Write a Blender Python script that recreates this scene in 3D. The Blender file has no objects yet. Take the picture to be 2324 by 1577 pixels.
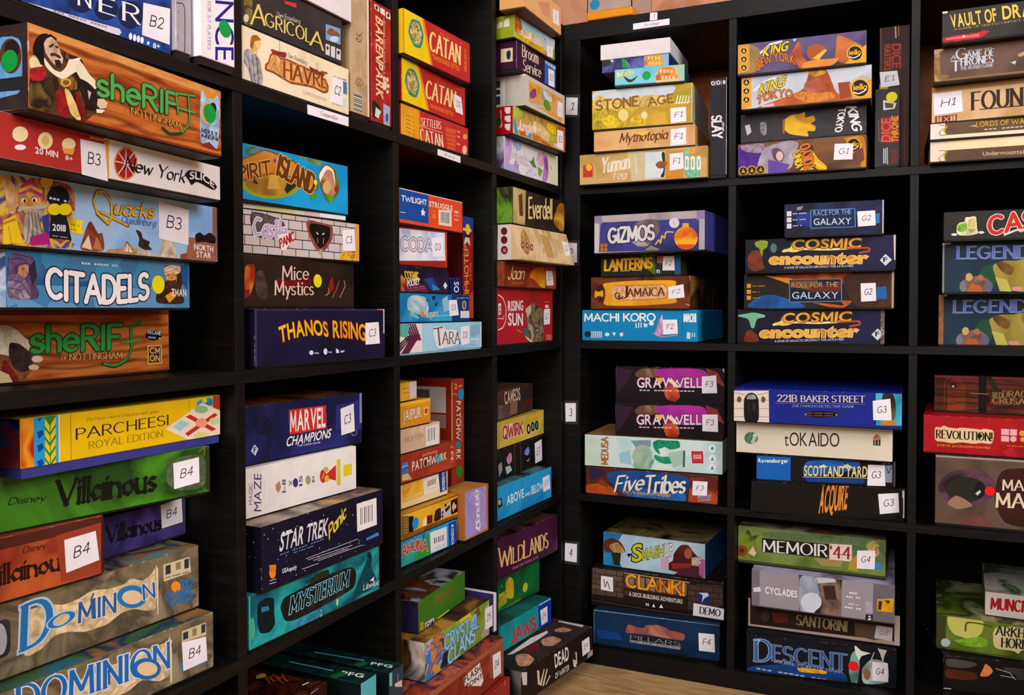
import bpy, bmesh, math, random
from mathutils import Vector, Matrix
random.seed(7)
scene = bpy.context.scene
col = scene.collection

# ------------------------------------------------------------------ camera, light, exposure
def look_matrix(loc, yaw, pitch, roll):
    fw = Vector((math.sin(yaw)*math.cos(pitch), math.cos(yaw)*math.cos(pitch), math.sin(pitch)))
    r = Vector((math.cos(yaw), -math.sin(yaw), 0)); u = r.cross(fw)
    c, s = math.cos(roll), math.sin(roll)
    r, u = r*c + u*s, u*c - r*s
    m = Matrix.Identity(4)
    for i in range(3):
        m[i][0] = r[i]; m[i][1] = u[i]; m[i][2] = -fw[i]; m[i][3] = loc[i]
    return m
cam_data = bpy.data.cameras.new('camera')
cam = bpy.data.objects.new('camera', cam_data); col.objects.link(cam)
cam.matrix_world = look_matrix((0.7405, -1.8765, 0.8139), -0.4356, -0.0243, -0.002)
cam_data.sensor_width = 36.0
cam_data.lens = 1977.24/2324*36.0
cam_data.shift_y = -37.39/2324
cam_data.clip_start = 0.02
scene.camera = cam

world = bpy.data.worlds.new('world'); scene.world = world
world.use_nodes = True
world.node_tree.nodes['Background'].inputs[0].default_value = (1.0, 0.93, 0.88, 1)
world.node_tree.nodes['Background'].inputs[1].default_value = 0.10

def area(name, loc, target, size, energy, color, sy=None):
    d = bpy.data.lights.new(name, 'AREA'); d.energy = energy; d.color = color
    d.shape = 'RECTANGLE'; d.size = size; d.size_y = sy or size
    o = bpy.data.objects.new(name, d); col.objects.link(o); o.location = loc
    o.rotation_euler = (Vector(target)-Vector(loc)).to_track_quat('-Z', 'Y').to_euler()
    return o
area('ceiling_lamp', (0.6, -1.6, 2.6), (0.3, -0.3, 0.7), 0.8, 5, (1.0, 0.965, 0.95))
area('room_lamp', (0.6, -3.2, 2.05), (0.45, 0.0, 0.7), 1.2, 62, (1.0, 0.965, 0.965))
area('side_lamp', (2.9, -1.5, 2.05), (0.0, -0.75, 0.65), 1.1, 55, (1.0, 0.965, 0.965))

vs = scene.view_settings
vs.view_transform = 'Standard'; vs.look = 'None'; vs.gamma = 1.0; vs.use_curve_mapping = False
vs.exposure = 0.0

# ------------------------------------------------------------------ materials
def lin(h):
    o = []
    for i in (0, 2, 4):
        c = int(h[i:i+2], 16)/255
        if c < .5: c *= .64+.72*c                       # dark inks print deep
        o.append(c/12.92 if c <= .04045 else ((c+.055)/1.055)**2.4)
    return (o[0], o[1], o[2], 1)
MATS = {}
def new_mat(name, rough=.5, spec=.16):
    m = bpy.data.materials.new(name); m.use_nodes = True
    b = m.node_tree.nodes['Principled BSDF']
    b.inputs['Roughness'].default_value = rough
    b.inputs['Specular IOR Level'].default_value = spec
    return m, m.node_tree, b
def ramp(nt, cols, lo=.3, hi=.7, const=False):
    r = nt.nodes.new('ShaderNodeValToRGB'); e = r.color_ramp.elements
    n = len(cols)
    while len(e) < n: e.new(.5)
    for i, c in enumerate(cols):
        e[i].position = lo + (hi-lo)*i/max(1, n-1); e[i].color = lin(c)
    if const: r.color_ramp.interpolation = 'CONSTANT'
    return r
def noise(nt, scale, detail=4, dist=.5, vec=None):
    n = nt.nodes.new('ShaderNodeTexNoise'); n.inputs['Scale'].default_value = scale
    n.inputs['Detail'].default_value = detail; n.inputs['Distortion'].default_value = dist
    if vec: nt.links.new(vec, n.inputs['Vector'])
    return n
def coords(nt, sc=None):
    t = nt.nodes.new('ShaderNodeTexCoord')
    if not sc: return t.outputs['Object']
    mp = nt.nodes.new('ShaderNodeMapping'); mp.inputs['Scale'].default_value = sc
    nt.links.new(t.outputs['Object'], mp.inputs['Vector']); return mp.outputs['Vector']
def mat(c):
    if c in MATS: return MATS[c]
    if ':' not in c:                                    # plain printed card with a faint mottle
        m, nt, b = new_mat('card_'+c)
        n = noise(nt, 35, 3, .2, coords(nt))
        r = nt.nodes.new('ShaderNodeValToRGB'); L = lin(c)
        r.color_ramp.elements[0].position = .3; r.color_ramp.elements[1].position = .7
        r.color_ramp.elements[0].color = (L[0]*.93, L[1]*.93, L[2]*.93, 1)
        r.color_ramp.elements[1].color = (min(1, L[0]*1.05), min(1, L[1]*1.05), min(1, L[2]*1.05), 1)
        nt.links.new(n.outputs[0], r.inputs[0]); nt.links.new(r.outputs[0], b.inputs['Base Color'])
    else:
        k, rest = c.split(':', 1)
        m, nt, b = new_mat('print_'+str(len(MATS)))
        if k == 'p':                                    # brushed illustration colour
            L = lin(rest); n = noise(nt, 60, 6, 1.8, coords(nt)); r = nt.nodes.new('ShaderNodeValToRGB')
            for el, po, g in ((r.color_ramp.elements[0], .32, .58), (r.color_ramp.elements[1], .68, 1.35)):
                el.position = po; el.color = (min(1, L[0]*g), min(1, L[1]*g), min(1, L[2]*g), 1)
            nt.links.new(n.outputs[0], r.inputs[0]); nt.links.new(r.outputs[0], b.inputs['Base Color'])
        elif k == 'e':                                  # rubbed card edge: base colour flaking to paper
            n = noise(nt, 90, 5, .8, coords(nt)); r = ramp(nt, [rest, rest, 'cfc4b8'], .3, .78)
            nt.links.new(n.outputs[0], r.inputs[0]); nt.links.new(r.outputs[0], b.inputs['Base Color'])
        elif k in 'nv':
            s, cs = rest.split(':'); cs = cs.split(',')
            if k == 'n':
                n = noise(nt, float(s), 5, .9, coords(nt)); r = ramp(nt, cs, .34, .66); src = n.outputs[0]
            else:
                n = nt.nodes.new('ShaderNodeTexVoronoi'); n.inputs['Scale'].default_value = float(s)
                nt.links.new(coords(nt), n.inputs['Vector'])
                sp = nt.nodes.new('ShaderNodeSeparateColor'); nt.links.new(n.outputs['Color'], sp.inputs[0])
                r = ramp(nt, cs, .1, .9); src = sp.outputs[0]
            nt.links.new(src, r.inputs[0]); nt.links.new(r.outputs[0], b.inputs['Base Color'])
        elif k == 'w':                                  # painted wood planks
            cs = rest.split(',')
            n = noise(nt, 7, 5, 1.6, coords(nt, (1.2, 6, 9))); r = ramp(nt, [cs[1], cs[0], cs[2], cs[0]], .3, .7)
            w = nt.nodes.new('ShaderNodeTexWave'); w.bands_direction = 'Z'; w.inputs['Scale'].default_value = 22
            w.inputs['Distortion'].default_value = 9; w.inputs['Detail'].default_value = 3; w.inputs['Detail Scale'].default_value = .5
            nt.links.new(coords(nt, (.5, 1, 1)), w.inputs['Vector'])
            r2 = ramp(nt, ['5a3a2a', 'ffffff'], .0, .35)
            mx = nt.nodes.new('ShaderNodeMix'); mx.data_type = 'RGBA'; mx.blend_type = 'MULTIPLY'; mx.inputs[0].default_value = .6
            nt.links.new(n.outputs[0], r.inputs[0]); nt.links.new(w.outputs['Color'], r2.inputs[0])
            nt.links.new(r.outputs[0], mx.inputs[6]); nt.links.new(r2.outputs[0], mx.inputs[7]); nt.links.new(mx.outputs[2], b.inputs['Base Color'])
        elif k == 'k':                                  # drawn stonework: x across, z up
            cs = rest.split(',')
            tx = nt.nodes.new('ShaderNodeTexCoord'); sp = nt.nodes.new('ShaderNodeSeparateXYZ'); cb = nt.nodes.new('ShaderNodeCombineXYZ')
            nt.links.new(tx.outputs['Object'], sp.inputs[0]); nt.links.new(sp.outputs[0], cb.inputs[0]); nt.links.new(sp.outputs[2], cb.inputs[1])
            bk = nt.nodes.new('ShaderNodeTexBrick'); bk.inputs['Scale'].default_value = 1
            bk.inputs['Brick Width'].default_value = .026; bk.inputs['Row Height'].default_value = .0125; bk.inputs['Mortar Size'].default_value = .0007
            bk.inputs['Color1'].default_value = lin(cs[0]); bk.inputs['Color2'].default_value = lin(cs[2]); bk.inputs['Mortar'].default_value = lin(cs[3])
            nt.links.new(cb.outputs[0], bk.inputs['Vector']); nt.links.new(bk.outputs['Color'], b.inputs['Base Color'])
        elif k == 'z':                                  # night sky with stars
            cs = rest.split(',')
            n = noise(nt, 6, 4, .6, coords(nt)); r = ramp(nt, cs[:2])
            v = nt.nodes.new('ShaderNodeTexVoronoi'); v.inputs['Scale'].default_value = 110; nt.links.new(coords(nt), v.inputs['Vector'])
            r2 = ramp(nt, [cs[2], '000000'], .05, .12)
            mx = nt.nodes.new('ShaderNodeMix'); mx.data_type = 'RGBA'; mx.blend_type = 'ADD'; mx.inputs[0].default_value = .8
            nt.links.new(n.outputs[0], r.inputs[0]); nt.links.new(v.outputs['Distance'], r2.inputs[0])
            nt.links.new(r.outputs[0], mx.inputs[6]); nt.links.new(r2.outputs[0], mx.inputs[7]); nt.links.new(mx.outputs[2], b.inputs['Base Color'])
    MATS[c] = m
    return m
def shelf_material():
    m, nt, b = new_mat('black_brown_laminate', .5, .2)
    n = noise(nt, 12, 6, .3, coords(nt, (1, 1, 14))); r = ramp(nt, ['080706', '100d0c', '1b1713'], .35, .7)
    nt.links.new(n.outputs[0], r.inputs[0]); nt.links.new(r.outputs[0], b.inputs['Base Color'])
    return m
def wall_shade():  # near-black colour standing in for the shade behind the open cells
    m, nt, b = new_mat('painted_wall_shade', .8, .1)
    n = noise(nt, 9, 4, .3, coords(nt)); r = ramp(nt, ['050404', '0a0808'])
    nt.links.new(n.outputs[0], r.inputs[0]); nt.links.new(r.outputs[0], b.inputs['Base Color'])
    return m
def floor_material():
    m, nt, b = new_mat('wood_floor', .5, .3)
    n = noise(nt, 6, 6, 1.2, coords(nt, (1.5, 9, 1))); r = ramp(nt, ['927050', 'b08a64', 'c49e74'], .3, .7)
    nt.links.new(n.outputs[0], r.inputs[0]); nt.links.new(r.outputs[0], b.inputs['Base Color'])
    return m
def clear_material():
    m, nt, b = new_mat('clear_plastic', .15, .5)
    b.inputs['Base Color'].default_value = (.9, .88, .86, 1)
    b.inputs['Transmission Weight'].default_value = .85; b.inputs['IOR'].default_value = 1.2
    return m
def tape_material():
    m, nt, b = new_mat('clear_tape', .2, .5)
    b.inputs['Base Color'].default_value = (.8, .8, .82, 1); b.inputs['Alpha'].default_value = .04
    return m
M_SHELF = shelf_material(); M_SHADE = wall_shade(); M_FLOOR = floor_material(); M_CLEAR = clear_material(); M_TAPE = tape_material()

# ------------------------------------------------------------------ mesh collector
class MB:
    """collects polygons with materials; build() links them as one mesh object"""
    def __init__(self): self.v = []; self.f = []; self.m = []; self.mats = []
    def mi(self, m):
        if m not in self.mats: self.mats.append(m)
        return self.mats.index(m)
    def poly(self, pts, m):
        i = len(self.v); self.v.extend(pts); self.f.append(tuple(range(i, i+len(pts)))); self.m.append(self.mi(m))
    def box(self, x0, x1, y0, y1, z0, z1, m, bevel=0, lean=0, seg=2, edge=None):
        bm = bmesh.new(); bmesh.ops.create_cube(bm, size=1)
        for v in bm.verts:
            lo = v.co.z < 0; fr = v.co.y < 0
            v.co = Vector((x1 if v.co.x > 0 else x0, (y0-(lean if lo else 0)) if fr else y1, z0 if lo else z1))
        if bevel: bmesh.ops.bevel(bm, geom=bm.edges[:], offset=bevel, segments=seg, affect='EDGES', profile=.5)
        k = len(self.v); mi = self.mi(m)
        bm.verts.index_update()
        self.v.extend([tuple(v.co) for v in bm.verts])
        ei = self.mi(edge) if edge else mi
        for f in bm.faces:
            self.f.append(tuple(k+v.index for v in f.verts)); self.m.append(mi if f.calc_area() > 4e-4 or not edge else ei)
        bm.free()
    def build(self, name, parent=None, loc=None):
        me = bpy.data.meshes.new(name); me.from_pydata(self.v, [], self.f)
        for m in self.mats: me.materials.append(m)
        me.polygons.foreach_set('material_index', self.m); me.update()
        o = bpy.data.objects.new(name, me); col.objects.link(o)
        if parent: o.parent = parent
        if loc: o.location = loc
        return o
def tag(o, label=None, cat=None, group=None, kind=None):
    for k, v in (('label', label), ('category', cat), ('group', group), ('kind', kind)):
        if v: o[k] = v
    return o
def empty(name, loc, rz=0):
    o = bpy.data.objects.new(name, None); col.objects.link(o); o.location = loc; o.rotation_euler = (0, 0, rz)
    o.empty_display_size = .05
    return o

# ------------------------------------------------------------------ lettering
# skeleton letters: L = line x0,y0,x1,y1   A = arc cx,cy,rx,ry,deg0,deg1 ; cap height 1
SK = {
'A': (.8, 'L0,0,.4,1;L.4,1,.8,0;L.15,.36,.65,.36'), 'B': (.6, 'L.04,0,.04,1;L.04,1,.3,1;A.3,.76,.26,.24,90,-90;L.3,.52,.04,.52;A.3,.26,.3,.26,90,-90;L.3,0,.04,0'),
'C': (.74, 'A.4,.5,.4,.5,50,310'), 'D': (.72, 'L.04,0,.04,1;L.04,1,.28,1;A.28,.5,.44,.5,90,-90;L.28,0,.04,0'),
'E': (.54, 'L.04,0,.04,1;L.04,1,.52,1;L.04,.52,.42,.52;L.04,0,.54,0'), 'F': (.52, 'L.04,0,.04,1;L.04,1,.52,1;L.04,.52,.42,.52'),
'G': (.78, 'A.4,.5,.4,.5,50,320;L.72,.15,.72,.44;L.72,.44,.48,.44'), 'H': (.7, 'L.04,0,.04,1;L.66,0,.66,1;L.04,.52,.66,.52'),
'I': (.1, 'L.05,0,.05,1'), 'J': (.42, 'L.38,1,.38,.25;A.19,.25,.19,.25,0,-160'), 'K': (.66, 'L.04,0,.04,1;L.6,1,.06,.42;L.24,.6,.66,0'),
'L': (.5, 'L.04,0,.04,1;L.04,0,.5,0'), 'M': (.9, 'L.04,0,.08,1;L.08,1,.45,.2;L.45,.2,.82,1;L.82,1,.86,0'), 'N': (.72, 'L.04,0,.04,1;L.04,1,.68,0;L.68,0,.68,1'),
'O': (.82, 'A.41,.5,.4,.5,0,360'), 'P': (.58, 'L.04,0,.04,1;L.04,1,.3,1;A.3,.74,.28,.26,90,-90;L.3,.48,.04,.48'), 'Q': (.84, 'A.41,.5,.4,.5,0,360;L.5,.25,.85,-.08'),
'R': (.64, 'L.04,0,.04,1;L.04,1,.3,1;A.3,.74,.28,.26,90,-90;L.3,.48,.04,.48;L.28,.48,.62,0'), 'S': (.58, 'A.28,.75,.26,.25,35,270;A.28,.25,.28,.25,90,-150'),
'T': (.7, 'L0,1,.7,1;L.35,1,.35,0'), 'U': (.7, 'L.04,1,.04,.32;A.35,.32,.31,.32,180,360;L.66,.32,.66,1'), 'V': (.76, 'L0,1,.38,0;L.38,0,.76,1'),
'W': (1.1, 'L0,1,.28,0;L.28,0,.55,.8;L.55,.8,.82,0;L.82,0,1.1,1'), 'X': (.7, 'L0,0,.68,1;L.02,1,.7,0'), 'Y': (.7, 'L0,1,.35,.48;L.7,1,.35,.48;L.35,.48,.35,0'), 'Z': (.62, 'L.02,1,.6,1;L.6,1,.02,0;L.02,0,.62,0'),
'0': (.54, 'A.27,.5,.26,.5,0,360'), '1': (.26, 'L.02,.8,.2,1;L.2,1,.2,0;L.06,0,.34,0'), '2': (.55, 'A.27,.73,.25,.27,170,-30;L.48,.58,.03,0;L.03,0,.55,0'),
'3': (.52, 'A.24,.76,.22,.24,150,-90;A.24,.26,.27,.26,90,-150'), '4': (.58, 'L.42,0,.44,1;L.44,1,.02,.32;L.02,.32,.58,.32'), '5': (.54, 'L.5,1,.1,1;L.1,1,.07,.55;A.25,.31,.27,.31,130,-140'),
'6': (.54, 'A.28,.3,.26,.3,0,360;A.55,.32,.53,.68,105,178'), '7': (.52, 'L.02,1,.5,1;L.5,1,.15,0'), '8': (.54, 'A.27,.76,.22,.24,0,360;A.27,.26,.26,.26,0,360'), '9': (.54, 'A.26,.7,.25,.3,0,360;L.51,.7,.4,0'),
'a': (.52, 'A.25,.31,.25,.31,30,330;L.5,.62,.5,0'), 'b': (.52, 'L.02,1,.02,0;A.26,.31,.25,.31,150,-150'), 'c': (.44, 'A.25,.31,.25,.31,50,310'), 'd': (.52, 'A.25,.31,.25,.31,30,330;L.5,1,.5,0'),
'e': (.5, 'L.02,.33,.49,.33;A.25,.31,.25,.31,0,310'), 'f': (.36, 'L.14,0,.14,.8;A.32,.8,.18,.2,180,50;L0,.6,.34,.6'), 'g': (.52, 'A.25,.31,.25,.31,0,360;L.5,.62,.5,-.1;A.25,-.1,.25,.22,0,-150'),
'h': (.48, 'L.02,0,.02,1;A.23,.38,.21,.24,180,0;L.44,.38,.44,0'), 'i': (.1, 'L.05,0,.05,.62;L.05,.82,.05,.9'), 'j': (.2, 'L.15,.62,.15,-.1;A.0,-.1,.15,.2,0,-90;L.15,.82,.15,.9'), 'k': (.46, 'L.02,0,.02,1;L.42,.62,.03,.24;L.16,.37,.46,0'),
'l': (.1, 'L.05,0,.05,1'), 'm': (.74, 'L.02,0,.02,.62;A.19,.42,.17,.2,180,0;L.36,.42,.36,0;A.53,.42,.17,.2,180,0;L.7,.42,.7,0'), 'n': (.48, 'L.02,0,.02,.62;A.23,.38,.21,.24,180,0;L.44,.38,.44,0'),
'o': (.52, 'A.25,.31,.25,.31,0,360'), 'p': (.52, 'L.02,.62,.02,-.32;A.26,.31,.25,.31,150,-150'), 'q': (.52, 'A.25,.31,.25,.31,30,330;L.5,.62,.5,-.32'), 'r': (.36, 'L.02,0,.02,.62;A.22,.38,.2,.24,180,60'),
's': (.4, 'A.2,.46,.18,.16,35,270;A.2,.15,.19,.15,90,-150'), 't': (.34, 'L.14,.92,.14,.12;A.27,.12,.13,.12,180,310;L0,.62,.32,.62'), 'u': (.48, 'L.02,.62,.02,.22;A.23,.22,.21,.22,180,360;L.44,.62,.44,0'),
'v': (.46, 'L0,.62,.23,0;L.23,0,.46,.62'), 'w': (.7, 'L0,.62,.18,0;L.18,0,.35,.5;L.35,.5,.52,0;L.52,0,.7,.62'), 'x': (.46, 'L0,0,.46,.62;L0,.62,.46,0'), 'y': (.46, 'L0,.62,.24,.02;L.48,.62,.12,-.32'), 'z': (.42, 'L0,.62,.4,.62;L.4,.62,0,0;L0,0,.42,0'),
'!': (.1, 'L.05,.28,.05,1;L.05,0,.05,.06'), "'": (.08, 'L.05,.75,.05,1'), '-': (.3, 'L0,.45,.3,.45'), '.': (.1, 'L.05,0,.05,.04'), ',': (.1, 'L.06,.05,.02,-.12'), '&': (.7, 'A.3,.76,.2,.24,0,360;A.3,.27,.3,.27,100,330;L.2,.6,.7,0'), '+': (.4, 'L0,.45,.4,.45;L.2,.25,.2,.65'), '/': (.4, 'L0,0,.4,1'),
}
def strokes(ch, step=24):
    w, s = SK[ch]; out = []
    for t in s.split(';'):
        n = [float(q) for q in t[1:].split(',')]
        if t[0] == 'L': out.append([(n[0], n[1]), (n[2], n[3])])
        else:
            k = max(3, int(abs(n[5]-n[4])/step))
            out.append([(n[0]+n[2]*math.cos(math.radians(n[4]+(n[5]-n[4])*i/k)), n[1]+n[3]*math.sin(math.radians(n[4]+(n[5]-n[4])*i/k))) for i in range(k+1)])
    return w, out
def hull(p):
    p = sorted(set(p))
    def half(q):
        h = []
        for a in q:
            while len(h) > 1 and (h[-1][0]-h[-2][0])*(a[1]-h[-2][1])-(h[-1][1]-h[-2][1])*(a[0]-h[-2][0]) <= 1e-12: h.pop()
            h.append(a)
        return h[:-1]
    return half(p)+half(p[::-1])
def nib(a, b, ang, k=8):
    c, s = math.cos(ang), math.sin(ang)
    return [(a*math.cos(t)*c-b*math.sin(t)*s, a*math.cos(t)*s+b*math.sin(t)*c) for t in [2*math.pi*i/k for i in range(k)]]
PEN = {'o': (.11, .1, 0, 0, .15), 'r': (.085, .036, 0, 0, .17), 'h': (.05, .05, 0, .1, .18), 'q': (.085, .045, .6, .22, .13), 'k': (.11, .035, .75, 0, .12), 'u': (.11, .065, .5, 0, .15)}
def skel_polys(text, st, ratio, grow):
    """list of convex polys in letter units and the total width"""
    a, b, ang, shear, gap = PEN[st]
    kx = min(2.2, max(.7, 1/ratio))
    N = [(x*kx, y) for x, y in nib(a+grow, b+grow, ang)]
    polys = []; x = 0
    for ch in text:
        if ch == ' ': x += .36; continue
        if ch not in SK: ch = ch.upper() if ch.upper() in SK else '-'
        w, ss = strokes(ch, 62 if st == 'k' else 17)
        for s in ss:
            for p, q in zip(s, s[1:]):
                polys.append([(x+u+v*shear, v) for u, v in hull([(p[0]+n[0], p[1]+n[1]) for n in N]+[(q[0]+n[0], q[1]+n[1]) for n in N])])
            if st == 'k' and len(s) == 2 and abs(s[0][1]-s[1][1]) > .3:      # lozenge feet of blackletter
                for e in s:
                    d = (.15*kx+grow, .11+grow); polys.append([(x+e[0]-d[0], e[1]), (x+e[0], e[1]-d[1]), (x+e[0]+d[0], e[1]), (x+e[0], e[1]+d[1])])
            if st == 'r' and len(s) == 2:                     # serifs on upright stroke ends
                for e, f in ((s[0], s[1]), (s[1], s[0])):
                    if abs(e[1]-f[1]) > 1.2*abs(e[0]-f[0]) and (abs(e[1]) < .02 or abs(e[1]-1) < .02 or abs(e[1]-.62) < .02):
                        d = .11*kx+grow; t = .022+grow
                        polys.append([(x+e[0]-d, e[1]-t), (x+e[0]+d, e[1]-t), (x+e[0]+d, e[1]+t), (x+e[0]-d, e[1]+t)])
        x += w+gap*(1 if st != 'k' else .8)+(.03*(kx-1))
    return polys, max(.05, x-gap)
GL = {}
def glyph(ch, off):
    key = (ch, round(off, 3))
    if key not in GL:
        cu = bpy.data.curves.new('g', 'FONT'); cu.body = ch; cu.offset = off; cu.resolution_u = 4
        ob = bpy.data.objects.new('g', cu); col.objects.link(ob)
        dg = bpy.context.evaluated_depsgraph_get(); dg.update()
        ev = ob.evaluated_get(dg); me = ev.to_mesh()
        GL[key] = ([(v.co.x, v.co.y) for v in me.vertices], [tuple(p.vertices) for p in me.polygons])
        ev.to_mesh_clear(); bpy.data.objects.remove(ob); bpy.data.curves.remove(cu)
    return GL[key]
CAP = max(v[1] for v in glyph('H', 0)[0])
def sans_polys(text, off, shear, grow):
    polys = []; x = 0
    for ch in text:
        if ch == ' ': x += .38; continue
        V0, _ = glyph(ch, off); x0 = min(v[0] for v in V0); x1 = max(v[0] for v in V0)
        if ch in 'MWmw' and off+grow > .008:                  # sharp letters: thicken by pen instead of by offset
            w, ss = strokes(ch); r = .055+(off+grow*1.3)/CAP; k = ((x1-x0)/CAP-.11)/w
            N = nib(r, r, .39)
            for s in ss:
                for p, q in zip(s, s[1:]):
                    polys.append([(x+.055+u+v*shear, v) for u, v in hull([(p[0]*k+n[0], p[1]*.9+.05+n[1]) for n in N]+[(q[0]*k+n[0], q[1]*.9+.05+n[1]) for n in N])])
            x += (x1-x0)/CAP+.11; continue
        V, F = glyph(ch, off+grow) if grow else (V0, _)
        for f in F: polys.append([(x+(V[i][0]-x0+V[i][1]*shear)/CAP, V[i][1]/CAP) for i in f])
        x += (x1-x0)/CAP+.11
    return polys, max(.05, x-.11)
def letter_polys(text, st, ratio, grow):
    if st in 'sbi': return sans_polys(text, {'s': 0.0, 'b': .022, 'i': .018}[st], .22 if st == 'i' else 0, grow*.75)
    return skel_polys(text, st, ratio, grow)
def set_text(text, bl, br, tl, st, grow=0, arc=0):
    L = math.hypot(br[0]-bl[0], br[1]-bl[1]); Hh = math.hypot(tl[0]-bl[0], tl[1]-bl[1])
    _, w = letter_polys(text, st, 1, 0)
    ratio = (L/w)/max(1e-6, Hh)
    polys, w = letter_polys(text, st, ratio, grow)
    ex = ((br[0]-bl[0])/w, (br[1]-bl[1])/w); ey = (tl[0]-bl[0], tl[1]-bl[1])
    out = []
    for p in polys:
        q = []
        for x, y in p:
            t = x/w; k = y+arc*(L/max(1e-6, Hh))*4*t*(1-t)
            q.append((bl[0]+x*ex[0]+k*ey[0], bl[1]+x*ex[1]+k*ey[1]))
        out.append(q)
    return out
def clip(p, w0, w1, h0, h1):
    for ax, lim, sg in ((0, w0, 1), (0, w1, -1), (1, h0, 1), (1, h1, -1)):
        if all(sg*(q[ax]-lim) >= 0 for q in p): continue
        o = []
        for a, b in zip(p, p[1:]+p[:1]):
            ia, ib = sg*(a[ax]-lim) >= 0, sg*(b[ax]-lim) >= 0
            if ia != ib:
                t = (lim-a[ax])/(b[ax]-a[ax]); c = [a[0]+(b[0]-a[0])*t, a[1]+(b[1]-a[1])*t]; c[ax] = lim
            if ia: o.append(a)
            if ia != ib: o.append(tuple(c))
        p = o
        if len(p) < 3: return None
    return p
def band(pts, w):
    """a pen line of width w through pts, as convex polys"""
    N = nib(w/2, w/2, 0, 6)
    return [hull([(p[0]+n[0], p[1]+n[1]) for n in N]+[(q[0]+n[0], q[1]+n[1]) for n in N]) for p, q in zip(pts, pts[1:])]
def oval(c, a, b, n=20):
    return [(c[0]+a[0]*math.cos(t)+b[0]*math.sin(t), c[1]+a[1]*math.cos(t)+b[1]*math.sin(t)) for t in [2*math.pi*i/n for i in range(n)]]
def smooth(p, closed=True, n=2):
    for k in range(n):
        g = (.17, .25)[k]
        o = [] if closed else [p[0]]
        for a, b in (zip(p, p[1:]+p[:1]) if closed else zip(p, p[1:])):
            o += [(a[0]*(1-g)+b[0]*g, a[1]*(1-g)+b[1]*g), (a[0]*g+b[0]*(1-g), a[1]*g+b[1]*(1-g))]
        p = o if closed else o+[p[-1]]
    return p
def pts(l): return [(l[i]*1e-4, l[i+1]*1e-4) for i in range(0, len(l), 2)]

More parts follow.
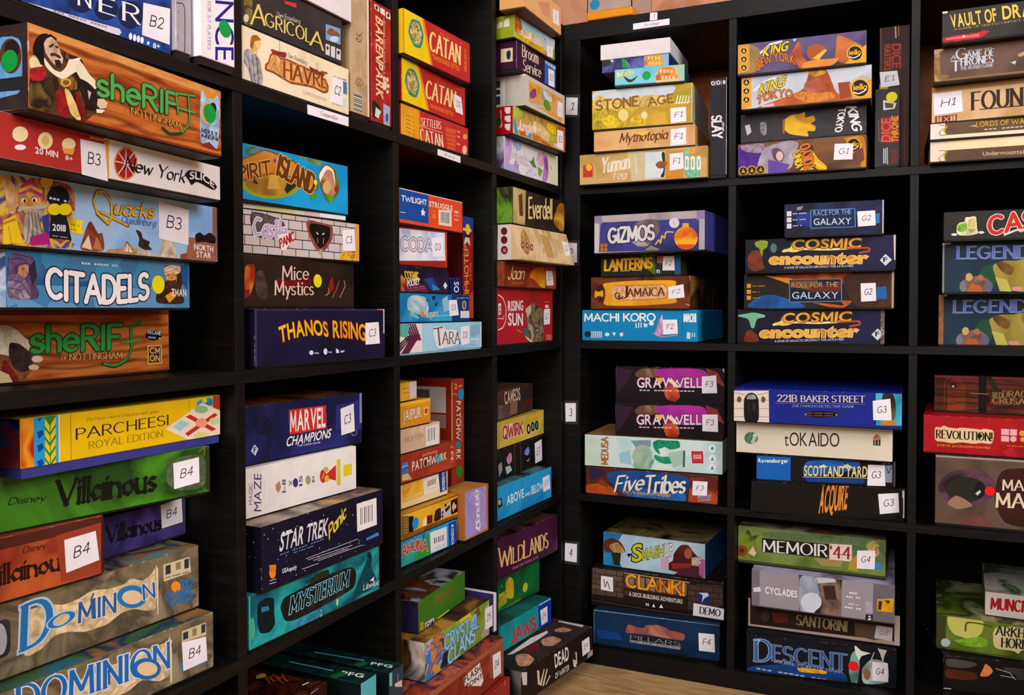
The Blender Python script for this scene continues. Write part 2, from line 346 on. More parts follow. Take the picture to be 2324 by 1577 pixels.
# ------------------------------------------------------------------ a boxed game: lid with its printing, tray, paper labels, dots
EPS = 7e-5
def face_map(face, W, D, H, lean, inset=0):
    if face == 'F': return lambda u, v, e: (-W/2+u, -D/2-lean*(H-v)/(H*.968)-e+inset, v), W, H
    if face == 'L': return lambda u, v, e: (-W/2-e+inset, D/2-u, v), D, H
    if face == 'R': return lambda u, v, e: (W/2+e-inset, -D/2+u, v), D, H
    return lambda u, v, e: (-W/2+u, -D/2+v, H+e), W, D
def game_box(label, group, x, y, z, rz, W, D, H, base, ops, lid=.03, tray=None, left=None, right=None, top=None, lean=0, white=0, cat='game box'):
    W, D, H, lean = W*1e-4, D*1e-4, H*1e-4, lean*1e-4
    root = tag(empty('game_box' if cat == 'game box' else 'game_leaflet', (x*1e-4, y*1e-4, z*1e-4), math.radians(rz)), label, cat, group)
    art = MB(); ins = 0
    if white:                                                       # plain deep lid, printed tray
        ins = .003; lv = H*white
        t = MB(); t.box(-W/2, W/2, -D/2, D/2, lv, H, mat('e4dfe2'), .0012); t.build('lid', root)
        art.box(-W/2+ins, W/2-ins, -D/2+ins, D/2-ins, 0, H-.002, mat(base)); lo, hi = 0, lv+.004; name = 'tray'
    else:
        lv = max(.0022, H*lid)
        t = MB(); t.box(-W/2+.0014, W/2-.0014, -D/2+.0014, D/2-.0014, 0, H*.5, mat(tray or '2a2522')); t.build('tray', root)
        art.box(-W/2, W/2, -D/2, D/2, lv, H, mat(base), .0011, lean, 2, mat('e:'+(base if ':' not in base else base.split(':')[-1].split(',')[0]))); lo, hi = lv+.0004, H-.0004; name = 'lid'
    n = {}
    def layer(face, b):                                             # printing sits one layer above whatever it overlaps
        L = n.setdefault(face, [])
        k = 1+max([q[1] for q in L if q[0][0] < b[1] and q[0][1] > b[0] and q[0][2] < b[3] and q[0][3] > b[2]], default=0)
        L.append((b, k)); return k
    def put(face, polys, c, lift=0):
        fm, fw, fh = face_map(face, W, D, H, lean, ins if face != 'T' else 0)
        allp = [q for p in polys for q in p]
        bb = (min(q[0] for q in allp), max(q[0] for q in allp), min(q[1] for q in allp), max(q[1] for q in allp))
        e = EPS*layer(face, bb)
        h0, h1 = (lo, hi) if face != 'T' else (.0004, fh-.0004)
        for i, p in enumerate(polys):
            q = clip(p, .0004+ins, fw-.0004-ins, h0, h1)
            if q: art.poly([fm(u, v, e+5e-6*(i % 11)) for u, v in q], mat(c))      # overlapping strokes never share a plane
    for f, c in (('L', left), ('R', right), ('T', top)):
        if c: put(f, [[(0, 0), (9, 0), (9, 9), (0, 9)]], c)
    later = []
    for o in ops:
        k, f = o[0], o[1]
        if k == 'P':
            q = pts(o[2]); put(f, [smooth(q) if len(q) > 6 or (len(q) > 4 and o[3][0] in 'pn' and ':' in o[3]) else q], o[3])
        elif k == 'M': put(f, [pts(q) for q in o[2]], o[3])
        elif k == 'E':
            l = pts(o[2]); put(f, [oval(*l)], o[3])
        elif k == 'S': put(f, band(smooth(pts(o[2]), False) if len(o[2]) > 6 and o[2][:2] != o[2][-2:] else pts(o[2]), o[3]*1e-4), o[4])
        elif k == 'T':
            bl, br, tl = pts(o[3]); st, ol, arc, ow = (list(o[5:])+[None, 0, None])[:4]
            if ol: put(f, set_text(o[2], bl, br, tl, st, ow or .05, arc or 0), ol)
            put(f, set_text(o[2], bl, br, tl, st, 0, arc or 0), o[4])
        else: later.append(o)
    art.build(name, root)
    for o in later:
        k, f = o[0], o[1]
        fm, fw, fh = face_map(f, W, D, H, lean, ins)
        qq = pts(o[3]) if k == 'LB' else oval(*pts(o[2]), 28)
        e = EPS*(layer(f, (min(q[0] for q in qq), max(q[0] for q in qq), min(q[1] for q in qq), max(q[1] for q in qq)))+1); th = .0002
        mb = MB()
        def slab(p, c):
            mb.poly([fm(u, v, e+th) for u, v in p], c)
            for a, b in zip(p, p[1:]+p[:1]): mb.poly([fm(*a, e), fm(*b, e), fm(*b, e+th), fm(*a, e+th)], c)
        if k == 'LB':
            q = pts(o[3]); slab(q, mat(o[4]))                      # q: bottom-left, bottom-right, top-right, top-left
            bl, br, tr, tl = q
            def at(s, t): return tuple((bl[i]*(1-s)+br[i]*s)*(1-t)+(tl[i]*(1-s)+tr[i]*s)*t for i in (0, 1))
            tx = o[2]
            if tx:
                demo = tx.endswith('*'); tx = tx.rstrip('*')
                a, b, c = (at(.22, .25), at(.88, .27), at(.22, .8)) if demo else (at(.24, .36), at(.72, .38), at(.26, .68))
                for i, p in enumerate(set_text(tx, a, b, c, 'r' if demo else 'h')): mb.poly([fm(u, v, e+th+EPS+6e-6*(i % 11)) for u, v in p], mat('1c1828'))
            else:
                for j in range(3):
                    for p in band([at(.3, .65-.14*j), at(.45, .6-.14*j), at(.62, .66-.14*j)], .0007): mb.poly([fm(u, v, e+th+EPS) for u, v in p], mat('8a86a0'))
            o_ = mb.build('paper_label', root)
            if tx: o_['label'] = 'white paper label marked '+tx
        else:
            slab(qq, mat(o[3])); mb.build('dot_sticker', root)
    return root

# ------------------------------------------------------------------ the room
def plane_box(name, x0, x1, y0, y1, z0, z1, m):
    b = MB(); b.box(x0, x1, y0, y1, z0, z1, m); o = b.build(name); o['kind'] = 'structure'; return o
plane_box('floor', -1.2, 4.0, -4.2, 1.2, -.02, 0, M_FLOOR)
plane_box('wall_left', -.46, -.40, -4.2, .47, 0, 2.7, mat('n:7:5a4438,6a5244,4e3a30'))
plane_box('wall_right', -.40, 4.0, .41, .47, 0, 2.7, mat('n:9:cf8e70,dc9c7c,c07e60'))
plane_box('ceiling', -.46, 4.0, -4.2, .47, 2.7, 2.74, mat('cfc8c0'))

# ------------------------------------------------------------------ the two cube shelving units (four by four)
PITCH, INNER, BOARD, OUTER, DEEP = .351, .335, .016, .039, .39
SIZE = 4*INNER+3*BOARD+2*OUTER
def shelving(label, loc, rz, brown=()):  # brown: cells whose added panel is coloured as lit wall
    root = tag(empty('cube_shelving_unit', loc, rz), label, 'shelving unit', 'shelving units')
    def part(name, x0, x1, z0, z1, y0=0.0, y1=DEEP, m=M_SHELF, bv=.0006):
        b = MB(); b.box(x0, x1, y0, y1, z0, z1, m, bv, seg=1); return b.build(name, root)
    part('side_panel', 0, OUTER, OUTER, SIZE-OUTER); part('side_panel', SIZE-OUTER, SIZE, OUTER, SIZE-OUTER)
    part('bottom_board', 0, SIZE, 0, OUTER); part('top_board', 0, SIZE, SIZE-OUTER, SIZE)
    for k in range(1, 4):
        z = OUTER+k*PITCH-BOARD
        part('shelf', OUTER, SIZE-OUTER, z, z+BOARD)
    for r in range(4):
        z = OUTER+r*PITCH
        for k in range(1, 4):
            x = OUTER+k*PITCH-BOARD
            part('divider', x, x+BOARD, z, z+INNER, .0008)
        for k in range(4):
            x = OUTER+k*PITCH
            part('light_shade_panel', x, x+INNER, z, z+INNER, DEEP-.004, DEEP, mat('n:6:b5643c,c87a4c,a05632') if (r, k) in brown else M_SHADE, 0)  # open-backed unit: added panels, black for shaded wall, brown for lit wall
    return root
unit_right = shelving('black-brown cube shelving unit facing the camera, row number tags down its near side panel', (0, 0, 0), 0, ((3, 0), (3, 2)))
unit_left = shelving('black-brown cube shelving unit along the side wall, running out of the corner', (-.0006, 0.0228-SIZE, 0), math.pi/2)
for u, text, name, q in [('L', 'Cooperative', 'shelf_label', [-9300, 10758, -8385, 10766, -8383, 10898, -9308, 10885]), ('L', 'Euro', 'shelf_label', [-5819, 10767, -5017, 10754, -5016, 10872, -5818, 10872]), ('R', 'Strategy', 'shelf_label', [1645, 14330, 2464, 14329, 2463, 14462, 1645, 14462]), ('R', '3', 'row_label', [2025, 14476, 2194, 14476, 2193, 14634, 2030, 14648]), ('R', '1', 'row_label', [44, 12613, 330, 12580, 340, 12969, 55, 13009]), ('R', '2', 'row_label', [42, 9244, 318, 9217, 318, 9660, 42, 9690]), ('R', '3', 'row_label', [40, 5551, 290, 5564, 290, 5990, 29, 5979]), ('R', '4', 'row_label', [11, 2306, 311, 2301, 317, 2727, 22, 2720])]:
    Pq = [(max(p[0], .0015), p[1]) if u == 'R' else p for p in pts(q)]; mb = MB(); par = unit_right if u == 'R' else unit_left
    off = 0 if u == 'R' else -(0.0228-SIZE)
    f = lambda p, e: (p[0]+off, -e, p[1])
    mb.poly([f(p, .0006) for p in Pq], mat('f1edf5'))
    for a, b in zip(Pq, Pq[1:]+Pq[:1]): mb.poly([f(a, 0), f(b, 0), f(b, .0006), f(a, .0006)], mat('f1edf5'))
    bl, br, tr, tl = Pq
    def at(s, t): return tuple((bl[i]*(1-s)+br[i]*s)*(1-t)+(tl[i]*(1-s)+tr[i]*s)*t for i in (0, 1))
    if len(text) > 1: a, b, c = at(.3, .32), at(.72, .32), at(.3, .72)
    else: a, b, c = at(.38, .3), at(.62, .3), at(.38, .7)
    for i, p in enumerate(set_text(text, a, b, c, 'h')): mb.poly([f(v, .0007+6e-6*(i % 11)) for v in p], mat('1c1828'))
    mb.build(name, par)
    if name == 'row_label' and bl[1] < 1.4:
        tp = MB(); g = .006
        tp.poly([f(p, .0009) for p in ((max(.001, bl[0]-g), bl[1]-g), (br[0]+g, br[1]-g), (tr[0]+g, tr[1]+g), (max(.001, tl[0]-g), tl[1]+g))], M_TAPE); tp.build('clear_tape', par)

# ------------------------------------------------------------------ plastic tub on top of the right-hand unit
t_, s_, w_, h_ = [v*1e-4 for v in [1106, -58, 1072, 790]]
h_ = .12
tub = tag(empty('storage_tub', (t_, s_+.08, SIZE)), 'clear plastic tub with orange base and blue dot, on top of the shelving unit', 'tub')
b = MB(); b.box(-w_/2, w_/2, -.08, .08, 0, .018, mat('e8941c'), .003); b.build('base', tub)
b = MB()
for x0, x1, y0, y1 in ((-w_/2+.001, -w_/2+.003, -.079, .079), (w_/2-.003, w_/2-.001, -.079, .079), (-w_/2+.001, w_/2-.001, -.079, -.077), (-w_/2+.001, w_/2-.001, .077, .079)):
    b.box(x0, x1, y0, y1, .018, h_, M_CLEAR)
b.build('clear_wall', tub)
b = MB(); b.box(-w_/2-.003, w_/2+.003, -.083, .083, h_, h_+.012, mat('e0dcd8'), .003); b.build('lid', tub)
b = MB(); b.poly([(-w_/2+.02+p[0], -.0797, .034+p[1]) for p in oval((0, 0), (.0115, 0), (0, .0115), 28)], mat('3a86b5')); b.build('dot_sticker', tub)

# ------------------------------------------------------------------ the games, cubby by cubby (0.1 mm units)
game_box('blue game box with big white serif letters in dark rings and a B2 label', 'games in the top-row near cubby of the left shelving unit', -704, -12802, 10924, 92.64, 2403, 1350, 993, '27447f', [
 ('P','F',[0,0,2403,0,2403,996,0,996],'n:30:20376b,2c4f94,3a63ab'),
 ('E','F',[1228,232,143,46,2,104],'1b2c58'),
 ('E','F',[1524,258,152,48,2,114],'1b2c58'),
 ('E','F',[1841,299,171,53,2,144],'1b2c58'),
 ('P','F',[639,36,1689,109,1713,77,1680,38,626,-11],'d9d4e2'),
 ('M','F',[[904,37,935,39,934,55,903,53],[946,39,977,41,976,57,945,52],[988,42,1020,43,1019,59,988,55],[1073,46,1104,48,1104,64,1072,59],[1115,48,1147,50,1146,66,1115,61],[1158,50,1189,52,1188,68,1157,66],[1200,53,1232,54,1231,70,1200,65],[1243,55,1274,56,1273,72,1242,68],[1327,59,1359,61,1358,77,1327,72],[1370,61,1401,63,1400,79,1369,74],[1412,63,1443,65,1443,81,1411,80],[1454,66,1486,67,1485,83,1454,78],[1497,68,1528,69,1527,85,1496,81]],'8d88a0'),
 ('T','F','N',[1183,193,1332,206,1186,351],'f4f1f2','r'),
 ('T','F','E',[1435,209,1619,220,1438,361],'f4f1f2','r'),
 ('T','F','R',[1732,214,1949,233,1735,398],'f4f1f2','r'),
 ('E','F',[1832,73,22,6,1,37],'f4f1f2'),
 ('E','F',[1887,74,22,6,1,37],'f4f1f2'),
 ('E','F',[1938,76,22,6,1,37],'f4f1f2'),
 ('E','F',[1988,77,23,6,1,37],'f4f1f2'),
 ('E','F',[2073,71,18,5,0,19],'f4f1f2'),
 ('T','F','8+',[2138,36,2241,55,2139,90],'f4f1f2','b'),
 ('LB','F','B2',[1987,131,2378,136,2391,535,2010,477],'f1edf5')])
game_box('tall grey game box standing on edge with a thin black outline', 'games in the top-row near cubby of the left shelving unit', -1484, -11462, 10924, 91.12, 232, 2900, 2947, 'a8a1aa', [
 ('S','F',[17,608,138,639,130,108,102,70,18,37],10,'2a272c'),
 ('S','F',[43,527,39,498],7,'77717c'),
 ('S','F',[30,261,26,190],7,'77717c')])
game_box('white game box standing on edge with big navy letters and a green dot', 'games in the top-row near cubby of the left shelving unit', -1405, -10997, 10924, 90.04, 550, 2900, 2947, 'eeeaf2', [
 ('T','F','NCE',[242,784,232,99,540,857],'2b2a86','s'),
 ('T','F','FOR 2-7 PLAYERS',[120,738,112,189,174,747],'9a93a4','s'),
 ('DOT','F',[391,501,97,0,0,97],'0f9b52')], left='f3f0f6')
game_box('wood-plank game box with green lettering at the bottom of its stack, bearded man cut off', 'games in the second-row near cubby of the left shelving unit', -2080, -12569, 7414, 89.91, 2887, 2900, 727, 'w:b5642f,8a4520,c9783f', [
 ('P','F',[0,679,2887,679,2887,730,0,730],'7e2f1a'),
 ('P','F',[0,0,2887,0,2887,36,0,36],'9c4a2a'),
 ('P','F',[629,733,850,597,1008,512,1126,397,1140,312,1231,209,1122,131,1000,1,617,21],'p:8a5a3a'),
 ('P','F',[709,573,850,591,965,541,1052,455,1119,411,1064,274,873,284,705,332],'n:60:efe4cc,d8c7a4,f6eedd'),
 ('P','F',[883,420,992,402,1132,285,1122,145,1002,111,915,172,874,297],'n:50:2c2526,4a3a34,1b1718'),
 ('P','F',[816,286,914,145,972,72,985,-5,783,11],'p:7a2622'),
 ('P','F',[702,185,870,106,926,0,699,11],'e0c690'),
 ('E','F',[1177,240,62,-3,1,34],'e4cdb0'),
 ('E','F',[1138,158,58,-4,0,28],'d9bd9c'),
 ('T','F','sheRIF',[1117,311,2186,303,1122,572],'3f964a','u','1f4a24'),
 ('S','F',[2458,588,2322,550,2347,305,2269,168,2108,102,1955,151],41,'1f4a24'),
 ('S','F',[2459,591,2322,555,2347,305,2269,174,2109,111,1964,150],24,'3f964a'),
 ('S','F',[2206,373,2455,384],25,'3f964a'),
 ('T','F','OF',[1453,214,1518,214,1454,258],'d8a55c','r','6b3d18'),
 ('T','F','NOTTINGHAM',[1543,204,2203,193,1544,271],'dfb068','r','6b3d18'),
 ('E','F',[2656,439,119,-3,1,62],'1b1a1e'),
 ('T','F','ARCANE',[2566,461,2759,436,2566,506],'dfe6ee','b'),
 ('M','F',[[2579,408,2606,406,2608,426,2581,428],[2616,405,2643,402,2645,422,2618,421],[2653,401,2680,398,2682,418,2654,417],[2726,393,2753,391,2755,411,2728,409]],'a9c4d8'),
 ('P','F',[2564,104,2775,104,2775,324,2564,324],'e9b93c'),
 ('P','F',[2581,120,2756,120,2756,309,2581,309],'5a2a58'),
 ('T','F','CM',[2592,231,2745,221,2593,299],'f0c23c','b'),
 ('T','F','ON',[2591,141,2744,132,2592,212],'f0c23c','b')])
game_box('blue game box with bold white capitals and a yellow dot between two turbaned portraits', 'games in the second-row near cubby of the left shelving unit', -1133, -12645, 8144, 97.85, 2476, 2300, 542, '3d7ea8', [
 ('P','F',[0,0,2476,0,2476,545,0,545],'v:26:4b8fb8,35749e,6ba4cb,2a5f88'),
 ('P','F',[0,11,2229,11,2229,229,0,229],'v:26:5d93c4,6f9fd0,4c7fb2'),
 ('P','F',[11,516,289,496,311,409,300,256,353,156,336,98,5,95],'p:5a4a6a'),
 ('P','F',[28,505,161,526,289,471,295,383,204,441,99,399,24,322],'p:6d5a80'),
 ('P','F',[128,400,234,418,240,343,186,278,112,300],'p:c98a72'),
 ('P','F',[10,309,142,326,253,217,259,97,5,95],'n:70:8d7d96,6a5a76,a896ad'),
 ('P','F',[233,380,304,459,327,308,276,218],'39304a'),
 ('M','F',[[862,446,892,446,892,466,862,466],[903,445,933,445,933,465,903,462],[943,445,973,445,973,465,943,461],[1024,445,1053,445,1054,465,1024,461],[1064,445,1094,445,1094,465,1064,461],[1104,445,1134,445,1134,465,1104,465],[1145,444,1174,444,1174,464,1145,461],[1185,444,1215,444,1215,464,1185,460],[1266,444,1295,444,1295,464,1266,460],[1306,444,1336,444,1336,464,1306,460]],'c8d2e4'),
 ('T','F','CITADELS',[444,132,1789,133,449,390],'f3eff2','o','1a1c3a',-0.04),
 ('P','F',[2027,491,2318,505,2400,358,2314,252,2407,64,1897,69,1921,198,2081,309],'p:4a2f26'),
 ('P','F',[2026,460,2165,505,2342,490,2305,410,2059,369],'p:dfc0a8'),
 ('P','F',[2071,401,2245,423,2255,314,2161,264,2069,324],'p:d69a62'),
 ('P','F',[2055,154,2195,219,2241,157,2123,78],'e3a43a'),
 ('S','F',[2093,383,2140,394],8,'3a241a'),
 ('S','F',[2186,393,2233,388],8,'3a241a'),
 ('P','F',[2156,385,2179,386,2188,346,2146,345],'b5783f'),
 ('P','F',[2081,332,2162,327,2249,342,2219,274,2160,249,2098,275],'5a3a28'),
 ('S','F',[2037,442,2176,474,2317,426],9,'b8967c'),
 ('S','F',[2048,407,2199,449,2337,474],9,'b8967c'),
 ('S','F',[86,497,205,485,281,458],7,'453754'),
 ('S','F',[48,445,130,468,219,442],7,'453754'),
 ('S','F',[158,370,191,368],6,'3a2420'),
 ('P','F',[206,364,232,330,208,324],'a86a55'),
 ('S','F',[38,273,155,252,244,129],7,'574868'),
 ('S','F',[22,199,139,177,183,103],7,'574868'),
 ('P','F',[2318,505,2451,495,2435,223,2339,316],'2a5d92'),
 ('DOT','F',[1945,277,99,0,0,99],'efe21c'),
 ('T','F','ZMAN',[2152,159,2409,156,2153,236],'f1ecec','b')], left='n:30:7d90b0,b9c0d4,3d5070')
game_box('sky blue game box with a white-bearded man, gold script and half-timbered roofs', 'games in the second-row near cubby of the left shelving unit', -729, -12465, 8688, 96.76, 2956, 1650, 662, '92bdec', [
 ('P','F',[0,0,2956,0,2956,665,0,665],'n:12:8fbbea,a5c9f0,7fb0e6'),
 ('P','F',[-310,606,808,663,846,424,733,164,864,29,-321,10],'n:34:4a3424,c98f5a,7d2c5c,e2bd3c,5b4a8c'),
 ('P','F',[201,525,320,639,454,532,468,433,360,371,199,390],'p:c84a8e'),
 ('P','F',[186,462,333,517,453,469,421,365,300,340,198,353],'p:d79a52'),
 ('P','F',[20,608,82,599,173,545,200,463,168,301,97,294,72,423],'p:d9a877'),
 ('P','F',[40,228,168,289,243,50,37,24],'e9c22c'),
 ('P','F',[271,349,498,373,403,250,523,45,430,32,341,157,294,23,237,124],'n:60:b9b2a8,8d877e,d8d2c8'),
 ('P','F',[311,105,509,171,539,59,324,31],'b3237e'),
 ('P','F',[450,305,520,338,524,134,463,193],'38479a'),
 ('E','F',[258,427,29,3,0,19],'efe0c4'),
 ('E','F',[369,444,30,4,0,19],'efe0c4'),
 ('E','F',[263,424,13,2,0,15],'1f1612'),
 ('E','F',[364,439,14,2,0,15],'1f1612'),
 ('P','F',[214,453,251,472,302,451,295,440,251,455,217,438],'8d8478'),
 ('P','F',[324,456,377,491,415,480,410,467,374,475,332,445],'8d8478'),
 ('P','F',[295,444,332,448,353,401,323,377,286,387],'c07a3c'),
 ('P','F',[198,359,257,382,316,376,376,400,452,400,522,420,482,378,390,362,315,358,241,339,183,312],'b9b0a4'),
 ('P','F',[201,518,327,578,454,539,448,509,326,543,208,486],'e3b83a'),
 ('S','F',[300,327,305,229,280,65],6,'6f665c'),
 ('S','F',[333,331,344,232,340,70],6,'6f665c'),
 ('S','F',[366,334,383,236,400,74],6,'6f665c'),
 ('S','F',[399,338,423,239,461,79],6,'6f665c'),
 ('S','F',[91,570,101,487],5,'a8744a'),
 ('S','F',[117,564,124,483],5,'a8744a'),
 ('S','F',[142,558,146,478],5,'a8744a'),
 ('S','F',[167,552,169,474],5,'a8744a'),
 ('P','F',[40,216,168,265,170,240,42,190],'b8891c'),
 ('S','F',[95,185,121,42],6,'a87a14'),
 ('E','F',[502,627,71,10,1,57],'e9c55a'),
 ('E','F',[634,504,127,15,2,97],'1f2430'),
 ('P','F',[552,341,720,358,782,115,524,115],'1f2430'),
 ('P','F',[585,329,687,329,687,427,585,427],'1f2430'),
 ('E','F',[584,383,77,8,1,54],'ead21e'),
 ('E','F',[704,396,79,9,1,55],'ead21e'),
 ('M','F',[[528,471,558,470,559,490,528,492],[569,470,600,468,601,489,570,486],[611,468,641,467,642,487,611,484],[694,465,724,464,725,484,694,481]],'dcdbe0'),
 ('T','F','2018',[560,188,714,191,561,246],'f4f1f2','b'),
 ('M','F',[[558,134,575,134,575,145,559,145],[580,134,597,133,597,144,581,143],[602,133,619,133,619,144,603,142],[647,132,663,132,663,143,647,141],[669,131,685,131,685,142,669,140],[691,131,707,131,707,142,691,142],[713,130,729,130,730,141,713,139]],'9fa6b8'),
 ('P','F',[736,321,937,314,893,250,935,174,766,182],'p:e9c81e'),
 ('M','F',[[770,258,786,257,787,269,771,270],[792,257,808,256,809,268,792,266],[814,256,830,255,830,266,814,265],[857,253,873,253,874,264,858,263]],'8a7410'),
 ('M','F',[[770,212,788,211,789,223,770,224],[795,211,813,210,814,222,795,220],[820,210,838,209,839,221,820,219]],'8a7410'),
 ('P','F',[890,70,1007,348,1110,194,1165,226,1198,29,889,30],'p:8a4a38'),
 ('P','F',[898,57,987,184,1028,39],'e4d3b0'),
 ('P','F',[1037,53,1092,179,1170,35],'b57a5c'),
 ('P','F',[1198,29,1253,67,1423,72,1492,168,1678,59,1678,23,1198,25],'p:b98d68'),
 ('P','F',[1442,52,1497,140,1598,47],'e9dcc0'),
 ('S','F',[1498,155,1461,46],7,'6b4630'),
 ('S','F',[1498,155,1588,46],7,'6b4630'),
 ('S','F',[1510,113,1519,42],6,'6b4630'),
 ('P','F',[1638,35,1680,124,1864,48,1992,56,1995,221,2193,236,2235,71,2279,-19,1637,6],'p:c9b9a4'),
 ('P','F',[1612,292,1702,271,1721,200,1835,179,1803,133,1875,93,1740,85,1649,122,1681,197],'p:3a3632'),
 ('P','F',[2447,271,2942,293,2937,-3,2395,18],'9c6a56'),
 ('P','F',[2304,75,2420,97,2419,19,2303,28],'a54a3a'),
 ('P','F',[2870,646,2953,663,2943,47,2862,173],'8c6550'),
 ('P','F',[2555,311,2640,350,2713,308,2815,364,2929,309,2915,226,2712,244,2565,217],'p:2b1c1c'),
 ('T','F','NORTH',[2535,144,2875,133,2536,207],'f0ecec','b'),
 ('T','F','STAR',[2575,59,2835,57,2576,123],'f0ecec','b'),
 ('S','F',[1239,308,1096,411,1054,514,1100,615,1190,626,1289,528,1296,390,1239,308,1096,397],36,'8a6a1e'),
 ('S','F',[1150,416,1296,376,1514,315],33,'8a6a1e'),
 ('S','F',[1239,315,1096,411,1059,515,1103,610,1190,621,1284,527,1291,390,1239,315],24,'e3b93e'),
 ('S','F',[1150,419,1296,376,1495,322],21,'e3b93e'),
 ('T','F','uacks',[1315,420,1870,433,1318,559],'e5bb42','q','8a6a1e'),
 ('T','F','Quedlinburg',[1418,339,1911,348,1419,409],'6e8fd0','q'),
 ('LB','F','B3',[1962,221,2436,184,2447,576,1963,624],'f1edf5')])
game_box('slim red and white game box with black script, pizza wheel and B3 label', 'games in the second-row near cubby of the left shelving unit', 196, -12774, 9353, 97.95, 2998, 620, 396, 'ece8ec', [
 ('P','F',[0,0,2998,0,2998,399,0,399],'ece7ea'),
 ('P','F',[0,0,1243,0,1243,399,0,399],'b03a36'),
 ('P','F',[1248,-21,1298,-21,1298,380,1248,380],'e0a33a'),
 ('P','F',[1067,375,1308,379,1295,353,1066,352],'e0a33a'),
 ('E','F',[301,246,79,15,1,64],'f0d9a8'),
 ('E','F',[299,137,57,10,0,23],'ece6ea'),
 ('E','F',[559,239,79,14,1,73],'f0d9a8'),
 ('E','F',[559,239,40,7,1,41],'e0b070'),
 ('E','F',[815,255,78,14,1,55],'f0d9a8'),
 ('P','F',[736,208,887,224,856,168,763,164],'eba24a'),
 ('T','F','20 MIN',[449,114,693,116,450,166],'ece6ea','b'),
 ('T','F','8+',[774,114,859,113,775,151],'ece6ea','b'),
 ('E','F',[1519,196,158,25,3,157],'d98a4a'),
 ('E','F',[1519,196,137,22,2,140],'a82d2c'),
 ('S','F',[1386,198,1656,193],11,'f3e6dc'),
 ('S','F',[1521,334,1516,57],11,'f3e6dc'),
 ('S','F',[1420,287,1628,97],11,'f3e6dc'),
 ('S','F',[1408,77,1627,322],11,'f3e6dc'),
 ('T','F','New York',[1493,138,2373,133,1495,264],'1d1b1f','q'),
 ('P','F',[2374,219,2453,281,2664,289,2883,204,2939,162,2881,113,2577,181,2492,116,2441,176],'p:17161a'),
 ('T','F','SLICE',[2462,179,2882,134,2463,256],'f3f0f2','b',None,0.1),
 ('LB','F','B3',[960,11,1279,-6,1247,331,946,326],'f1edf5')])
